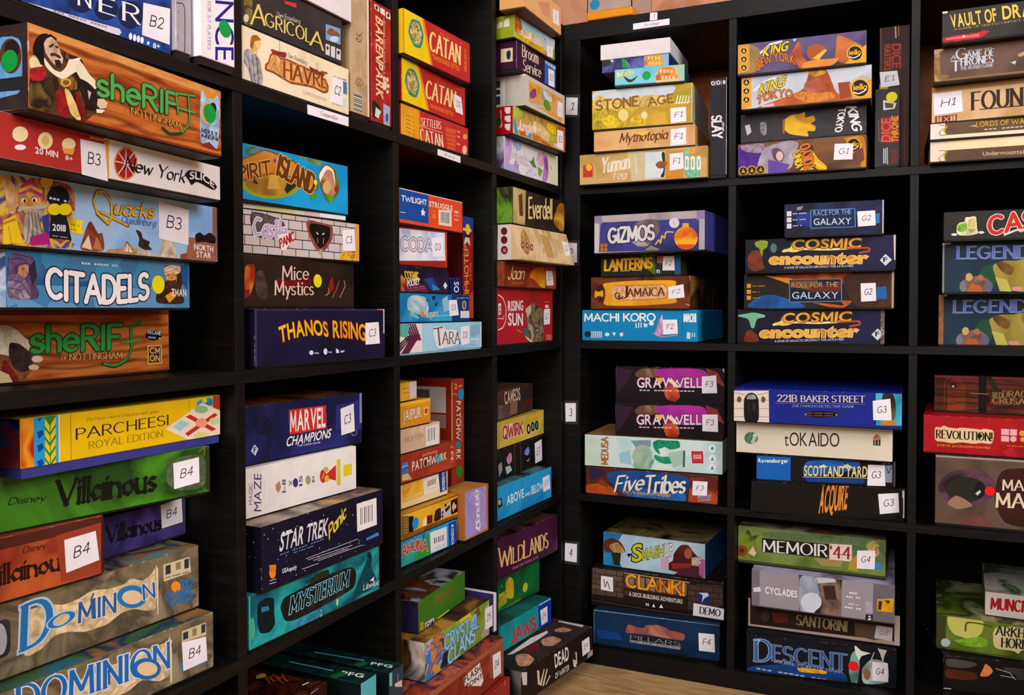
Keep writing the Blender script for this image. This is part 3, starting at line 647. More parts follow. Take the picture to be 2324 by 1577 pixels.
game_box('wood-plank game box with green lettering and bearded lord, jutting out at the stack top', 'games in the second-row near cubby of the left shelving unit', 351, -12845, 9752, 94.99, 2381, 860, 716, 'w:b5642f,8a4520,c9783f', [
 ('P','F',[0,647,2381,633,2381,719,0,719],'w:cf8045,b5642f,d99a60'),
 ('P','F',[0,0,2381,0,2381,43,0,43],'8a3a26'),
 ('P','F',[-4,6,13,292,46,463,95,558,194,616,422,565,528,572,608,463,704,377,816,258,800,177,685,130,587,44,519,25,335,25],'n:26:3a241a,6a4a30,241512,8a6a48'),
 ('P','F',[7,412,48,463,130,475,147,408,92,353,20,344],'p:e6d2a4'),
 ('P','F',[20,350,141,396,177,354,145,284,54,241,13,272],'p:a82832'),
 ('P','F',[12,252,126,269,214,342,262,229,234,77,85,4,0,6],'n:40:4a3a22,2a2018,7a6a3a'),
 ('P','F',[40,481,60,578,121,655,201,682,157,606,149,501,166,413,117,400,93,445],'p:1c1415'),
 ('P','F',[133,640,220,681,282,662,269,627,207,641,156,585],'241a18'),
 ('P','F',[150,583,176,632,226,662,275,640,306,586,318,547,343,512,329,456,284,428,234,446,185,490,156,533],'p:d9b59c'),
 ('P','F',[199,577,243,610,249,596,208,562],'3a2620'),
 ('P','F',[262,599,296,599,291,581,264,584],'3a2620'),
 ('P','F',[249,575,278,546,255,535],'b88a70'),
 ('P','F',[211,523,255,535,311,529,324,507,292,503,254,514,216,493],'4a332a'),
 ('P','F',[254,477,304,491,329,456,303,423,265,434],'3a2822'),
 ('P','F',[148,475,185,438,246,392,315,389,368,444,402,527,461,533,501,554,541,521,526,464,459,425,419,394,340,332,264,345,202,371,153,410],'efe4cc'),
 ('P','F',[460,511,541,532,608,452,676,414,725,371,661,323,592,339,525,377,472,439],'eadcc0'),
 ('P','F',[528,561,474,515,421,522,501,563],'f6eedc'),
 ('P','F',[264,345,340,332,419,394,471,364,483,281,390,259,301,270],'n:50:8a6a3a,5a4024,c8a868'),
 ('E','F',[365,317,55,13,1,36],'d8a84a'),
 ('E','F',[365,317,34,8,0,21],'8a5a2a'),
 ('P','F',[249,205,300,259,364,243,413,41,347,17,284,41],'p:8e2024'),
 ('P','F',[339,268,397,261,467,160,525,30,465,25,400,70],'p:e0c078'),
 ('P','F',[456,275,522,247,587,44,525,32,467,149],'p:7a1c22'),
 ('P','F',[485,389,579,380,661,345,730,250,700,155,602,135,535,218],'n:46:1c1718,322826,0e0b0c'),
 ('P','F',[701,255,773,271,815,247,793,192,728,173,693,198],'d9bca0'),
 ('P','F',[686,163,785,174,742,137,685,130],'efe2c8'),
 ('P','F',[591,307,632,294,604,222],'c8b8a0'),
 ('T','F','sheRIF',[702,294,1696,312,706,504],'5aa65a','u','2a4a24'),
 ('S','F',[1964,564,1682,531,1714,340],31,'2a4a24'),
 ('S','F',[1964,567,1682,531,1714,340],19,'5aa65a'),
 ('S','F',[1861,541,1877,355,1866,252,1765,151,1588,112,1494,155],30,'2a4a24'),
 ('S','F',[1861,541,1877,355,1862,254,1765,163],18,'5aa65a'),
 ('S','F',[1697,392,1952,396],19,'5aa65a'),
 ('T','F','OF',[999,202,1083,208,1000,236],'d8a050','r','5a2f14'),
 ('T','F','NOTTINGHAM',[1091,210,1747,192,1092,268],'dda552','r','5a2f14'),
 ('P','F',[2051,700,2375,671,2325,71,2196,95,2177,144,2041,88],'p:a3c0e6'),
 ('P','F',[2070,691,2325,673,2263,606,2145,593],'d98a3a'),
 ('E','F',[2172,443,109,23,2,117],'d9a860'),
 ('E','F',[2242,497,60,13,1,66],'1f1d22'),
 ('DOT','F',[2192,440,96,0,0,96],'0f9a48'),
 ('T','F','MERRY',[2062,214,2318,216,2063,265],'22252e','b'),
 ('T','F','MEN',[2061,169,2317,176,2062,207],'22252e','b'),
 ('P','F',[2045,82,2177,144,2325,71,2176,72],'7d3a26'),
 ('P','L',[476,632,804,607,795,153,633,137,465,120],'n:9:4a78a8,6a98c8,33587c'),
 ('E','L',[674,459,120,-12,3,142],'5a3a24'),
 ('E','L',[689,508,82,-8,2,81],'2a1c18'),
 ('P','L',[469,284,798,285,795,174,466,182],'22262e'),
 ('DOT','L',[666,419,89,0,0,89],'0a8a40')], left='n:9:2a2022,3a2c2a,1d1618')
game_box('stone-grey game box with blue castle lettering and B4 label, lowest of its stack', 'games in the third-row near cubby of the left shelving unit', -1723, -12376, 3904, 85.59, 3000, 3000, 674, 'n:16:6d6250,847660,5c5446,978870', [
 ('P','F',[1112,509,1358,497,1612,534,1794,505,2069,539,2359,535,2375,607,2399,148,2232,127,2014,240,1830,162,1430,199,1156,263],'p:d9c193'),
 ('T','F','DOMINION',[640,395,2370,242,644,676],'2d6db4','r','cfdcea'),
 ('E','F',[2073,331,183,-67,2,118],'2d6db4'),
 ('E','F',[2081,328,129,-47,1,77],'e3c79c'),
 ('S','F',[1611,487,1615,341],26,'3c5c90'),
 ('P','F',[2375,619,2403,443,2401,56,2380,65],'e6d6ad'),
 ('P','F',[2545,590,2886,586,2892,436,2544,460],'cdbb96'),
 ('P','F',[2561,483,2631,483,2631,565,2561,565],'39414a'),
 ('P','F',[2689,482,2753,482,2753,569,2689,569],'8d7f66'),
 ('P','F',[2819,475,2876,475,2876,574,2819,574],'39414a'),
 ('P','F',[2517,234,2898,233,2905,109,2539,128],'3f7dbf'),
 ('LB','F','B4',[2558,128,2900,131,2884,419,2540,461],'f1edf5')], top='n:9:2a2f28,2d6d78,4a6a3a,1c3a58,8a6a3a')
game_box('stone-grey game box with blue castle lettering and sunset logo, second from the bottom', 'games in the third-row near cubby of the left shelving unit', -1953, -12395, 4581, 86.3, 3050, 3000, 760, 'n:16:6d6250,847660,5c5446,978870', [
 ('P','F',[858,626,1169,611,1315,555,1493,573,1644,616,1826,574,2022,568,2109,619,2262,539,2391,594,2431,674,2454,161,2280,201,2148,267,1975,270,1821,194,1539,201,1361,271,1200,278,1078,187,879,149],'p:d9c193'),
 ('T','F','D',[869,242,1151,271,893,671],'2f78bd','r','bcd2e6'),
 ('T','F','o',[1165,347,1413,361,1168,542],'2f78bd','r','bcd2e6'),
 ('T','F','MIN',[1476,323,1912,301,1480,530],'3d639f','r','e7e3d4'),
 ('S','F',[1640,325,1623,523,1650,575],22,'3d639f'),
 ('E','F',[2121,408,191,-56,2,126],'2f78bd'),
 ('E','F',[2121,401,129,-38,1,78],'e6c9a2'),
 ('T','F','N',[2267,333,2418,314,2254,503],'2f66b0','r','e7e3d4'),
 ('P','F',[2431,681,2465,626,2461,106,2446,111],'e6d6ad'),
 ('P','F',[2539,652,2911,651,2933,462,2544,455],'d3c29c'),
 ('P','F',[2570,527,2640,527,2640,631,2570,631],'3a424c'),
 ('P','F',[2713,542,2785,542,2785,627,2713,627],'8d7f66'),
 ('P','F',[2836,525,2901,525,2901,636,2836,636],'3a424c'),
 ('M','F',[[2571,487,2588,486,2589,499,2571,500],[2594,486,2612,485,2613,498,2595,496],[2618,485,2636,484,2636,497,2619,495],[2666,482,2683,482,2684,495,2666,493],[2689,481,2707,480,2707,493,2690,492],[2713,480,2731,479,2731,492,2714,493],[2737,479,2754,478,2755,491,2737,489],[2760,478,2778,477,2779,490,2761,488],[2808,475,2825,475,2826,488,2808,486],[2832,474,2849,473,2850,486,2832,485],[2855,473,2873,472,2873,485,2856,486],[2879,472,2896,471,2897,484,2879,482]],'5a5240'),
 ('E','F',[2714,350,68,-19,1,64],'f0942a'),
 ('T','F','RIO',[2782,308,2948,302,2783,402],'2f78bd','o'),
 ('T','F','GRANDE',[2564,232,2947,214,2565,311],'2f78bd','o'),
 ('T','F','GAMES',[2626,148,2945,140,2628,220],'2f78bd','o'),
 ('P','F',[534,607,729,600,762,556,762,235,528,242],'p:3c3c40'),
 ('E','F',[660,424,66,-22,2,153],'aeb4bc')], top='n:12:3a6d78,2f8c96,8a6a3a,1c3a58,b59a50')
game_box('rust-orange game box with black blackletter script and large B4 label', 'games in the third-row near cubby of the left shelving unit', -1649, -13022, 5344, 84.66, 1700, 2400, 636, 'a44c2b', [
 ('P','F',[0,0,1700,0,1700,639,0,639],'n:8:b0552f,8f3c24,c8693a'),
 ('P','F',[0,524,1700,524,1700,639,0,639],'5d3022'),
 ('T','F','Villainous',[439,201,1298,182,442,382],'3a1710','k'),
 ('T','F','Disney',[834,441,1062,436,835,502],'54261a','q'),
 ('P','F',[1170,537,1685,565,1684,34,1223,51],'9a4a30'),
 ('P','F',[1672,604,1706,621,1697,6,1663,3],'4a2418'),
 ('LB','F','B4',[1273,133,1642,175,1605,490,1257,473],'f1edf5')])
game_box('purple game box with black blackletter script and B4 label, tucked behind a rust one', 'games in the third-row near cubby of the left shelving unit', -1924, -11395, 5344, 91.03, 1350, 2200, 481, '4c3f78', [
 ('P','F',[0,0,1350,0,1350,484,0,484],'n:10:4d4080,3b3162,62529a'),
 ('T','F','Villainous',[166,191,960,164,169,367],'151220','k'),
 ('P','F',[939,487,1388,465,1383,129,960,158],'4a4a5a'),
 ('LB','F','B4',[963,170,1295,177,1281,475,947,458],'f1edf5')])
game_box('dark green game box with black blackletter script and taped B4 label', 'games in the third-row near cubby of the left shelving unit', -1158, -12171, 5983, 79.48, 2698, 1550, 559, '3f7a22', [
 ('P','F',[0,0,2698,0,2698,562,0,562],'n:5:35641f,284a1c,4f8a24,3c721e'),
 ('T','F','Villainous',[899,179,1989,152,914,427],'14180e','k'),
 ('T','F','Disney',[427,278,778,258,428,343],'12240e','q'),
 ('P','F',[2117,484,2640,489,2642,67,2267,98,2127,204],'p:55664a'),
 ('P','F',[2647,501,2709,559,2702,3,2642,67],'3c3a22'),
 ('S','F',[2550,514,2625,556,2617,452],7,'9a8a4a'),
 ('S','F',[2545,122,2613,150,2590,95],7,'9a8a4a'),
 ('LB','F','B4',[2221,128,2550,154,2546,449,2212,423],'f1edf5')])
game_box('long yellow game box lid on a blue tray with striped patterned left end', 'games in the third-row near cubby of the left shelving unit', -1634, -12004, 6545, 89.27, 2564, 2800, 575, 'edc30e', [
 ('P','F',[-12,98,139,98,139,578,-12,578],'n:24:c2491c,e0752a,e9a02a,b5371c'),
 ('P','F',[139,98,249,98,249,578,139,578],'2aa0dc'),
 ('P','F',[171,428,228,448,241,398,188,360],'1c50a8'),
 ('P','F',[169,300,225,319,239,268,185,230],'1c50a8'),
 ('P','F',[167,149,223,167,236,116,183,80],'1c50a8'),
 ('P','F',[173,557,232,567,196,528],'1c50a8'),
 ('P','F',[249,98,371,98,371,578,249,578],'3c8c4a'),
 ('P','F',[255,548,307,474,306,406,254,481],'e9d02a'),
 ('P','F',[254,450,306,376,305,308,252,383],'e9d02a'),
 ('P','F',[252,348,304,273,303,204,251,280],'e9d02a'),
 ('P','F',[250,245,302,169,301,101,249,177],'e9d02a'),
 ('P','F',[249,147,301,71,300,2,247,80],'e9d02a'),
 ('P','F',[371,557,316,484,315,416,370,485],'e9d02a'),
 ('P','F',[370,458,314,386,313,317,368,387],'e9d02a'),
 ('P','F',[368,354,313,282,311,214,367,282],'e9d02a'),
 ('P','F',[366,250,311,179,310,110,365,178],'e9d02a'),
 ('P','F',[365,151,309,81,308,12,363,80],'e9d02a'),
 ('P','F',[371,98,401,98,401,578,371,578],'5aa8d8'),
 ('P','F',[401,98,415,98,415,578,401,578],'e9e4d0'),
 ('P','F',[533,98,539,98,539,578,533,578],'8f7408'),
 ('S','F',[2074,567,2080,430],5,'8f7408'),
 ('T','F','The Classic Game of Chase,Race and Capture',[718,474,1643,461,719,506],'9a7d12','r'),
 ('T','F','PARCHEESI',[594,301,1767,312,595,408],'3a2140','r'),
 ('T','F','ROYAL EDITION',[740,186,1686,184,741,258],'937a1c','r'),
 ('P','F',[2192,536,2439,566,2446,445,2244,505,2191,457],'p:2f9ad6'),
 ('P','F',[2448,572,2562,568,2559,393,2446,431],'b5482a'),
 ('E','F',[2314,531,39,-4,0,29],'e9d83c'),
 ('P','F',[1723,267,2275,508,2559,386,2555,89,2050,103],'f0dfc8'),
 ('P','F',[2020,372,2088,390,2496,171,2424,153],'c0392e'),
 ('P','F',[2472,368,2517,336,2051,142,2009,180],'c0392e'),
 ('E','F',[2258,273,91,-11,1,55],'e9a07c'),
 ('P','F',[1830,273,1954,341,2070,289,1935,215],'9fd0de'),
 ('E','F',[2260,431,105,-11,1,45],'8fbf8a'),
 ('E','F',[2461,269,82,-10,1,43],'c8d89a'),
 ('E','F',[2256,128,123,-16,1,39],'d9d68a')], lid=0.17, tray='45488c', left='n:16:1c2c50,7a2a1c,2a4a80,1a1c2c')
game_box('cream game box with a sketched man in braces, orange title plaque and C2 label', 'games in the top-row second cubby of the left shelving unit', -1540, -9410, 10924, 90.03, 2185, 3000, 674, 'ead9b4', [
 ('P','F',[0,0,2185,0,2185,677,0,677],'n:10:ecdcb8,f2e6c8,e3cfa4'),
 ('P','F',[21,365,116,423,323,346,384,29,157,9,17,19],'p:a8a2a6'),
 ('S','F',[99,332,158,42],11,'5e5a62'),
 ('S','F',[178,353,221,24],11,'5e5a62'),
 ('S','F',[258,341,286,17],13,'5a4640'),
 ('P','F',[27,227,96,158,157,-2,20,20],'e2d8c4'),
 ('P','F',[165,589,262,622,345,573,324,479,259,440,274,378,178,374,132,449],'p:e0b87a'),
 ('P','F',[157,587,262,625,350,580,212,537,187,420,132,449],'p:a86a2a'),
 ('P','F',[506,461,625,504,694,453,834,478,995,473,1274,461,1604,433,1714,335,1702,234,1581,195,1386,224,1010,185,901,165,554,226,403,222,404,301,463,338],'p:8f5a32'),
 ('P','F',[523,443,625,481,693,431,834,455,995,444,1273,431,1584,403,1673,326,1662,250,1582,225,1386,254,1010,214,902,194,571,252,437,247,440,293,488,327],'p:e8a468'),
 ('T','F','Le',[504,303,761,265,522,420],'eac06a','q','8f5a32'),
 ('T','F','HAVRE',[760,219,1663,287,763,426],'7a4422','r','d9905a'),
 ('P','F',[507,523,660,524,826,557,799,475,694,465,540,470],'p:8c3a3a'),
 ('P','F',[1265,500,1427,475,1625,474,1604,433,1330,427],'p:7a4038'),
 ('S','F',[679,666,686,520],6,'a08a78'),
 ('S','F',[1448,589,1457,482],5,'a08a78'),
 ('T','F','Uwe Rosenberg',[843,504,1236,499,853,564],'a39a8c','h'),
 ('T','F','COMPLETE EDITION',[1156,98,1660,99,1157,142],'b0a68f','s'),
 ('P','F',[2027,477,2141,478,2139,306,2025,300],'4f7fb0'),
 ('P','F',[2027,502,2134,502,2134,509,2027,509],'a84a4a'),
 ('P','F',[2056,237,2131,241,2123,105,2051,116],'cfe0ce'),
 ('M','F',[[1795,99,1810,99,1810,107,1795,107],[1815,99,1830,99,1830,107,1815,105],[1835,99,1850,100,1850,107,1835,106],[1875,100,1890,100,1890,108,1875,106],[1895,100,1910,100,1910,108,1895,106],[1915,100,1930,100,1929,108,1915,108],[1935,100,1949,101,1949,108,1935,107],[1955,101,1969,101,1969,108,1955,107],[1995,101,2009,101,2009,109,1994,107]],'7d766a'),
 ('M','F',[[1810,488,1829,488,1828,497,1810,497],[1835,488,1853,489,1853,498,1835,496],[1860,489,1878,489,1877,499,1859,496],[1909,490,1927,490,1927,500,1908,497],[1933,491,1951,491,1951,500,1933,498],[1958,491,1976,492,1976,501,1957,500],[1982,492,2000,492,2000,502,1982,499],[2007,492,2025,493,2025,502,2007,500],[2056,494,2074,494,2074,503,2056,501],[2080,494,2099,495,2098,504,2080,502]],'544a4a'),
 ('LB','F','C2',[1752,121,2044,121,2042,481,1812,488],'f1edf5')])
game_box('charcoal game box with golden tapered serif title and small harbour picture', 'games in the top-row second cubby of the left shelving unit', -1498, -9475, 11601, 89.41, 2024, 2900, 647, '413c40', [
 ('P','F',[0,0,2024,0,2024,650,0,650],'n:20:443f44,3a363b'),
 ('P','F',[56,358,208,363,204,34,51,0],'n:40:8a7a3a,3c3c2c,c8b878'),
 ('E','F',[95,105,47,14,1,49],'d9cfae'),
 ('T','F','A',[180,60,421,114,191,303],'e2cf7a','r','5a4e20'),
 ('T','F','GRICOL',[437,113,1315,141,439,280],'e2cf7a','r','5a4e20'),
 ('T','F','A',[1314,111,1583,110,1326,323],'e2cf7a','r','5a4e20'),
 ('T','F','Uwe Rosenberg',[648,293,1104,330,648,355],'cfc8cc','h'),
 ('P','F',[796,538,1035,578,1034,517,813,503],'c8434a'),
 ('P','F',[1656,492,1991,520,1989,294,1654,276],'7fa3c8'),
 ('P','F',[1685,414,1776,477,1980,436,1979,398,1684,352],'p:8a6248'),
 ('E','F',[1845,335,103,28,0,42],'bcd6e8'),
 ('P','F',[1649,220,1743,227,1741,75,1647,72],'d9d3d6'),
 ('P','F',[1769,222,1864,229,1863,73,1767,73],'d9d3d6'),
 ('P','F',[1891,223,1994,226,1993,75,1889,73],'d9d3d6'),
 ('E','F',[1692,170,24,6,0,27],'33313a'),
 ('E','F',[1940,174,29,8,0,28],'33313a')], right='8f6a3a')
game_box('white game box with dark underside on top of the charcoal one', 'games in the top-row second cubby of the left shelving unit', -1409, -9391, 12251, 90.0, 2223, 2800, 430, 'e6e0e6', [
 ('P','F',[0,0,2223,0,2223,13,0,13],'8a5a48')], tray='3c2a22')
game_box('tan game box standing on edge with safety marks and a barcode', 'games in the top-row second cubby of the left shelving unit', -1542, -8025, 10924, 89.97, 457, 3000, 2997, 'bda27c', [
 ('P','F',[0,0,457,0,457,3000,0,3000],'n:18:b89c78,c4aa86,ad9270'),
 ('P','F',[411,0,457,0,457,3000,411,3000],'ead9c4'),
 ('T','F','C',[110,1149,286,1198,128,1187],'3a332c','s'),
 ('S','F',[129,1252,162,1222,200,1226,253,1254,276,1300],10,'3a332c'),
 ('S','F',[201,1259,200,1226],8,'3a332c'),
 ('S','F',[133,1175,161,1138,206,1141,263,1172],10,'3a332c'),
 ('S','F',[121,551,155,592,212,612,280,602,291,565,233,506,154,494,117,518,121,551],8,'a04a40'),
 ('S','F',[154,501,257,609],8,'a04a40'),
 ('S','F',[100,1668,98,1462],6,'8c7656'),
 ('S','F',[136,1680,133,1440],6,'8c7656'),
 ('S','F',[172,1691,169,1418],6,'8c7656'),
 ('S','F',[208,1702,205,1494],7,'8c7656'),
 ('S','F',[244,1714,241,1472],7,'8c7656'),
 ('S','F',[126,1005,123,720],6,'8c7656'),
 ('S','F',[162,1015,159,703],6,'8c7656'),
 ('S','F',[198,1025,194,686],7,'8c7656'),
 ('S','F',[234,1034,231,747],7,'8c7656'),
 ('S','F',[271,1044,267,729],7,'8c7656'),
 ('P','F',[64,127,263,127,263,383,64,383],'ddd6cc'),
 ('P','F',[64,130,263,130,263,147,64,147],'5a5458'),
 ('P','F',[64,158,263,158,263,167,64,167],'5a5458'),
 ('P','F',[64,187,263,187,263,208,64,208],'5a5458'),
 ('P','F',[64,215,263,215,263,226,64,226],'5a5458'),
 ('P','F',[64,244,263,244,263,258,64,258],'5a5458'),
 ('P','F',[64,272,263,272,263,289,64,289],'5a5458'),
 ('P','F',[64,300,263,300,263,309,64,309],'5a5458'),
 ('P','F',[64,329,263,329,263,350,64,350],'5a5458'),
 ('P','F',[64,357,263,357,263,369,64,369],'5a5458'),
 ('M','F',[[74,4,90,8,88,16,72,12],[96,10,113,14,111,21,95,16],[119,15,135,19,133,27,117,21],[163,26,180,30,178,38,162,32],[186,31,203,35,201,43,184,37],[208,36,225,40,223,48,207,44]],'3a332c')])
game_box('red game box standing on edge with cream slanted vertical title and paw print', 'games in the top-row second cubby of the left shelving unit', -1484, -7477, 10924, 90.12, 535, 2900, 1857, 'a62f2b', [
 ('P','F',[0,0,535,0,535,1860,0,1860],'n:12:a8312c,952622,b53c34'),
 ('P','F',[81,1816,201,1813,212,1736,87,1738],'e9dfd4'),
 ('P','F',[237,1811,360,1813,372,1717,241,1725],'e9dfd4'),
 ('P','F',[397,1800,515,1795,522,1708,399,1705],'e9dfd4'),
 ('E','F',[140,1774,34,11,0,30],'54302a'),
 ('E','F',[459,1757,35,11,0,30],'54302a'),
 ('T','F','BÄRENPARK',[115,1660,114,448,304,1656],'f0cf9c','i'),
 ('S','F',[334,1699,292,440],7,'f0cf9c'),
 ('T','F','from the makers',[334,1645,325,828,383,1646],'e0b890','s'),
 ('E','F',[349,656,65,15,1,71],'e9cdb0'),
 ('E','F',[337,756,37,9,0,38],'e9cdb0'),
 ('E','F',[419,762,38,9,0,38],'e9cdb0'),
 ('E','F',[444,672,38,9,0,33],'e9cdb0'),
 ('E','F',[423,578,38,8,0,30],'e9cdb0'),
 ('P','F',[6,391,222,316,258,202,123,94,-8,122],'p:24301f'),
 ('P','F',[101,278,246,240,171,117,75,138],'d9d6c8'),
 ('P','F',[309,375,496,360,480,61,313,63],'9bb0d4'),
 ('E','F',[406,177,40,8,1,69],'4a5a8c')])
game_box('midnight navy game box with arched yellow-orange title and C3 label, bottom of its stack', 'games in the second-row second cubby of the left shelving unit', -1305, -8931, 7414, 87.31, 2712, 2700, 744, '1d1938', [
 ('P','F',[0,0,2712,0,2712,747,0,747],'n:7:1c1836,241d44,171430'),
 ('P','F',[0,717,2712,717,2712,747,0,747],'3a3358'),
 ('P','F',[0,0,33,0,33,747,0,747],'4a3f68'),
 ('T','F','THANOS',[446,306,1407,359,416,502],'n:10:f0b021,f3c024,e07a2c','b','6a2a12',0.06),
 ('T','F','RISING',[1497,350,2242,276,1486,574],'n:10:f0b021,f3c024,e07a2c','b','6a2a12',0.02),
 ('E','F',[1045,155,43,-2,0,31],'cfe0f4'),
 ('M','F',[[1112,138,1134,137,1135,155,1113,156],[1142,137,1165,136,1166,153,1143,151],[1173,135,1195,134,1196,152,1173,150]],'cfe0f4'),
 ('E','F',[1335,158,41,-2,0,44],'cfe0f4'),
 ('M','F',[[1399,140,1417,139,1418,154,1399,155],[1424,138,1443,138,1443,153,1425,151],[1449,137,1468,136,1469,152,1450,150]],'cfe0f4'),
 ('P','F',[1559,195,1623,165,1623,121,1558,130],'cfe0f4'),
 ('M','F',[[1660,128,1682,130,1680,158,1658,156],[1689,130,1711,132,1709,160,1688,153],[1719,132,1741,134,1739,162,1718,155]],'cfe0f4'),
 ('P','F',[2522,725,2671,725,2671,740,2522,740],'c8746a'),
 ('P','F',[2671,374,2698,374,2698,747,2671,747],'cfc8d8'),
 ('LB','F','C3',[2229,220,2576,225,2550,547,2228,538],'f1edf5')])
game_box('dark brown game box with thin pale storybook title and yellow dot', 'games in the second-row second cubby of the left shelving unit', -1480, -9296, 8161, 90.63, 2409, 2700, 668, '2e211c', [
 ('P','F',[0,0,2409,0,2409,671,0,671],'n:9:2f211c,3c2a22,261b18'),
 ('P','F',[76,545,267,560,265,353,172,161,71,171],'n:16:e08a2c,9c3c1c,5a2218'),
 ('P','F',[72,237,165,239,172,161,70,127],'8a2438'),
 ('P','F',[266,442,400,504,515,257,462,97,278,163],'n:24:3a2c28,5a4a44,241a18'),
 ('P','F',[621,398,1072,365,1381,459,1418,301,672,261],'p:6e1a1c'),
 ('T','F','Mice',[788,378,1331,399,791,555],'e8c8b8','r'),
 ('T','F','Mystics',[639,177,1437,189,641,358],'e8c8b8','r'),
 ('P','F',[1827,412,1891,452,1921,287,1741,183],'8a2c20'),
 ('S','F',[2040,393,1974,276,1877,159],13,'c86a58'),
 ('S','F',[2161,409,2193,332,2060,162],12,'d9a89a'),
 ('S','F',[1784,284,1804,222,1720,183],9,'c8b8b0'),
 ('DOT','F',[1535,384,92,0,0,92],'ece31a')])
game_box('castle-wall game box with purple blackletter shield, dark masked crest and C3 label', 'games in the second-row second cubby of the left shelving unit', -1562, -9202, 8832, 86.36, 2422, 2900, 566, 'cfc6c4', [
 ('P','F',[0,0,2422,0,2422,569,0,569],'k:cdc4c6,ded6d0,c2b6ae,4c4246'),
 ('P','F',[258,464,296,546,473,546,857,490,922,290,887,223,308,222],'p:4f4648'),
 ('P','F',[280,466,311,530,473,529,832,476,888,287,863,244,323,240],'p:605659'),
 ('T','F','Castle',[308,250,896,247,326,481],'b9a3c6','k','efe9ee'),
 ('P','F',[740,288,787,94,886,88,920,148,1056,252,1006,331,855,308],'f0e6e4'),
 ('T','F','PANIC',[787,117,1056,246,772,226],'a82c30','o'),
 ('P','F',[1276,515,1392,537,1555,521,1835,507,1837,319,1699,160,1577,91,1424,192,1318,367],'p:8a5248'),
 ('P','F',[1346,466,1445,499,1628,490,1778,478,1780,328,1662,207,1560,151,1443,267,1354,382],'p:1e1614'),
 ('P','F',[1489,386,1534,359,1525,346,1489,368],'e8e4e0'),
 ('P','F',[1608,365,1655,387,1645,361,1612,350],'e8e4e0'),
 ('S','F',[1506,296,1524,235],9,'c8a498'),
 ('S','F',[1641,305,1629,230],9,'c8a498'),
 ('E','F',[1578,109,41,2,0,42],'9aa87a'),
 ('P','F',[1946,22,2045,155,2327,171,2330,536,2434,591,2432,7,1965,11],'p:d8a63c'),
 ('P','F',[2320,535,2424,590,2424,7,2329,22],'d99a4a'),
 ('S','F',[2235,147,2316,151],10,'3a3026'),
 ('S','F',[2234,108,2316,112],10,'3a3026'),
 ('S','F',[2234,75,2316,80],10,'3a3026'),
 ('LB','F','C3',[2049,155,2331,172,2305,482,2042,448],'f1edf5')])
game_box('thin pale folded leaflet box squeezed under the bright blue game box', 'games in the second-row second cubby of the left shelving unit', -1348, -9324, 9401, 83.62, 2103, 2400, 86, 'd6d8c8', [
 ('P','F',[421,0,1052,0,1157,89,421,89],'d8cf8a'),
 ('P','F',[1304,0,1577,0,1577,89,1262,89],'dcb6c0'),
 ('P','F',[1577,0,2103,0,2103,89,1577,89],'dce6ee')], cat='leaflet')
game_box('bright blue game box with a curling brown banner and round nest medallion', 'games in the second-row second cubby of the left shelving unit', -1544, -9354, 9490, 87.01, 2150, 2900, 715, '1296d6', [
 ('P','F',[0,0,2150,0,2150,718,0,718],'n:6:1296d8,0f8ccb,1ea2e0'),
 ('P','F',[136,630,245,702,462,704,320,603,153,566],'p:4f7a5a'),
 ('P','F',[214,631,384,708,461,693,259,594],'5a7a8c'),
 ('E','F',[632,297,557,71,3,218],'8f9a2a'),
 ('E','F',[632,303,496,64,2,178],'n:10:b98a3a,7a5a22,d0a850'),
 ('P','F',[301,300,378,231,285,242],'1f3038'),
 ('P','F',[896,331,1101,322,894,179,844,220],'26322c'),
 ('P','F',[569,392,698,409,761,221,534,194],'c29a4a'),
 ('P','F',[1071,697,1246,700,1611,706,1554,636,1389,649],'p:7a8a30'),
 ('P','F',[-126,448,135,531,321,614,493,698,701,674,900,659,1070,614,1244,543,1478,454,1523,313,1294,213,1136,314,931,406,698,409,410,348,225,290,-130,135],'p:7a4e1e'),
 ('P','F',[-126,432,135,514,320,598,493,681,701,657,900,641,1052,593,1226,529,1450,438,1495,316,1294,231,1154,328,939,424,698,427,410,365,225,306,-130,157],'n:14:c98a3c,b5742c,dca04e'),
 ('T','F','SPIRIT',[-100,204,593,384,-127,372],'6a3f16','o','e3b468'),
 ('T','F','ISLAND',[698,409,1384,236,767,655],'6a3f16','o','e3b468'),
 ('E','F',[663,574,23,3,0,28],'6d4a8c'),
 ('P','F',[1488,504,1610,656,1724,698,1896,610,1972,367,1873,230,1718,138,1587,259],'p:6a7030'),
 ('P','F',[1506,495,1629,641,1704,664,1838,614,1875,406,1719,237,1606,299],'f0e6e0'),
 ('P','F',[1533,412,1685,618,1799,596,1856,429,1893,308,1757,242,1625,276],'n:18:a8745a,c8926e,8a5a40'),
 ('E','F',[1682,357,86,11,1,87],'c8b070'),
 ('P','F',[1312,203,1421,252,1494,236,1383,139],'4f9a2a'),
 ('P','F',[1700,235,1854,278,1814,198,1737,127],'5aa02c'),
 ('E','F',[1890,357,47,6,1,50],'8c3a2a'),
 ('DOT','F',[1444,395,35,0,0,35],'eedd1c')])
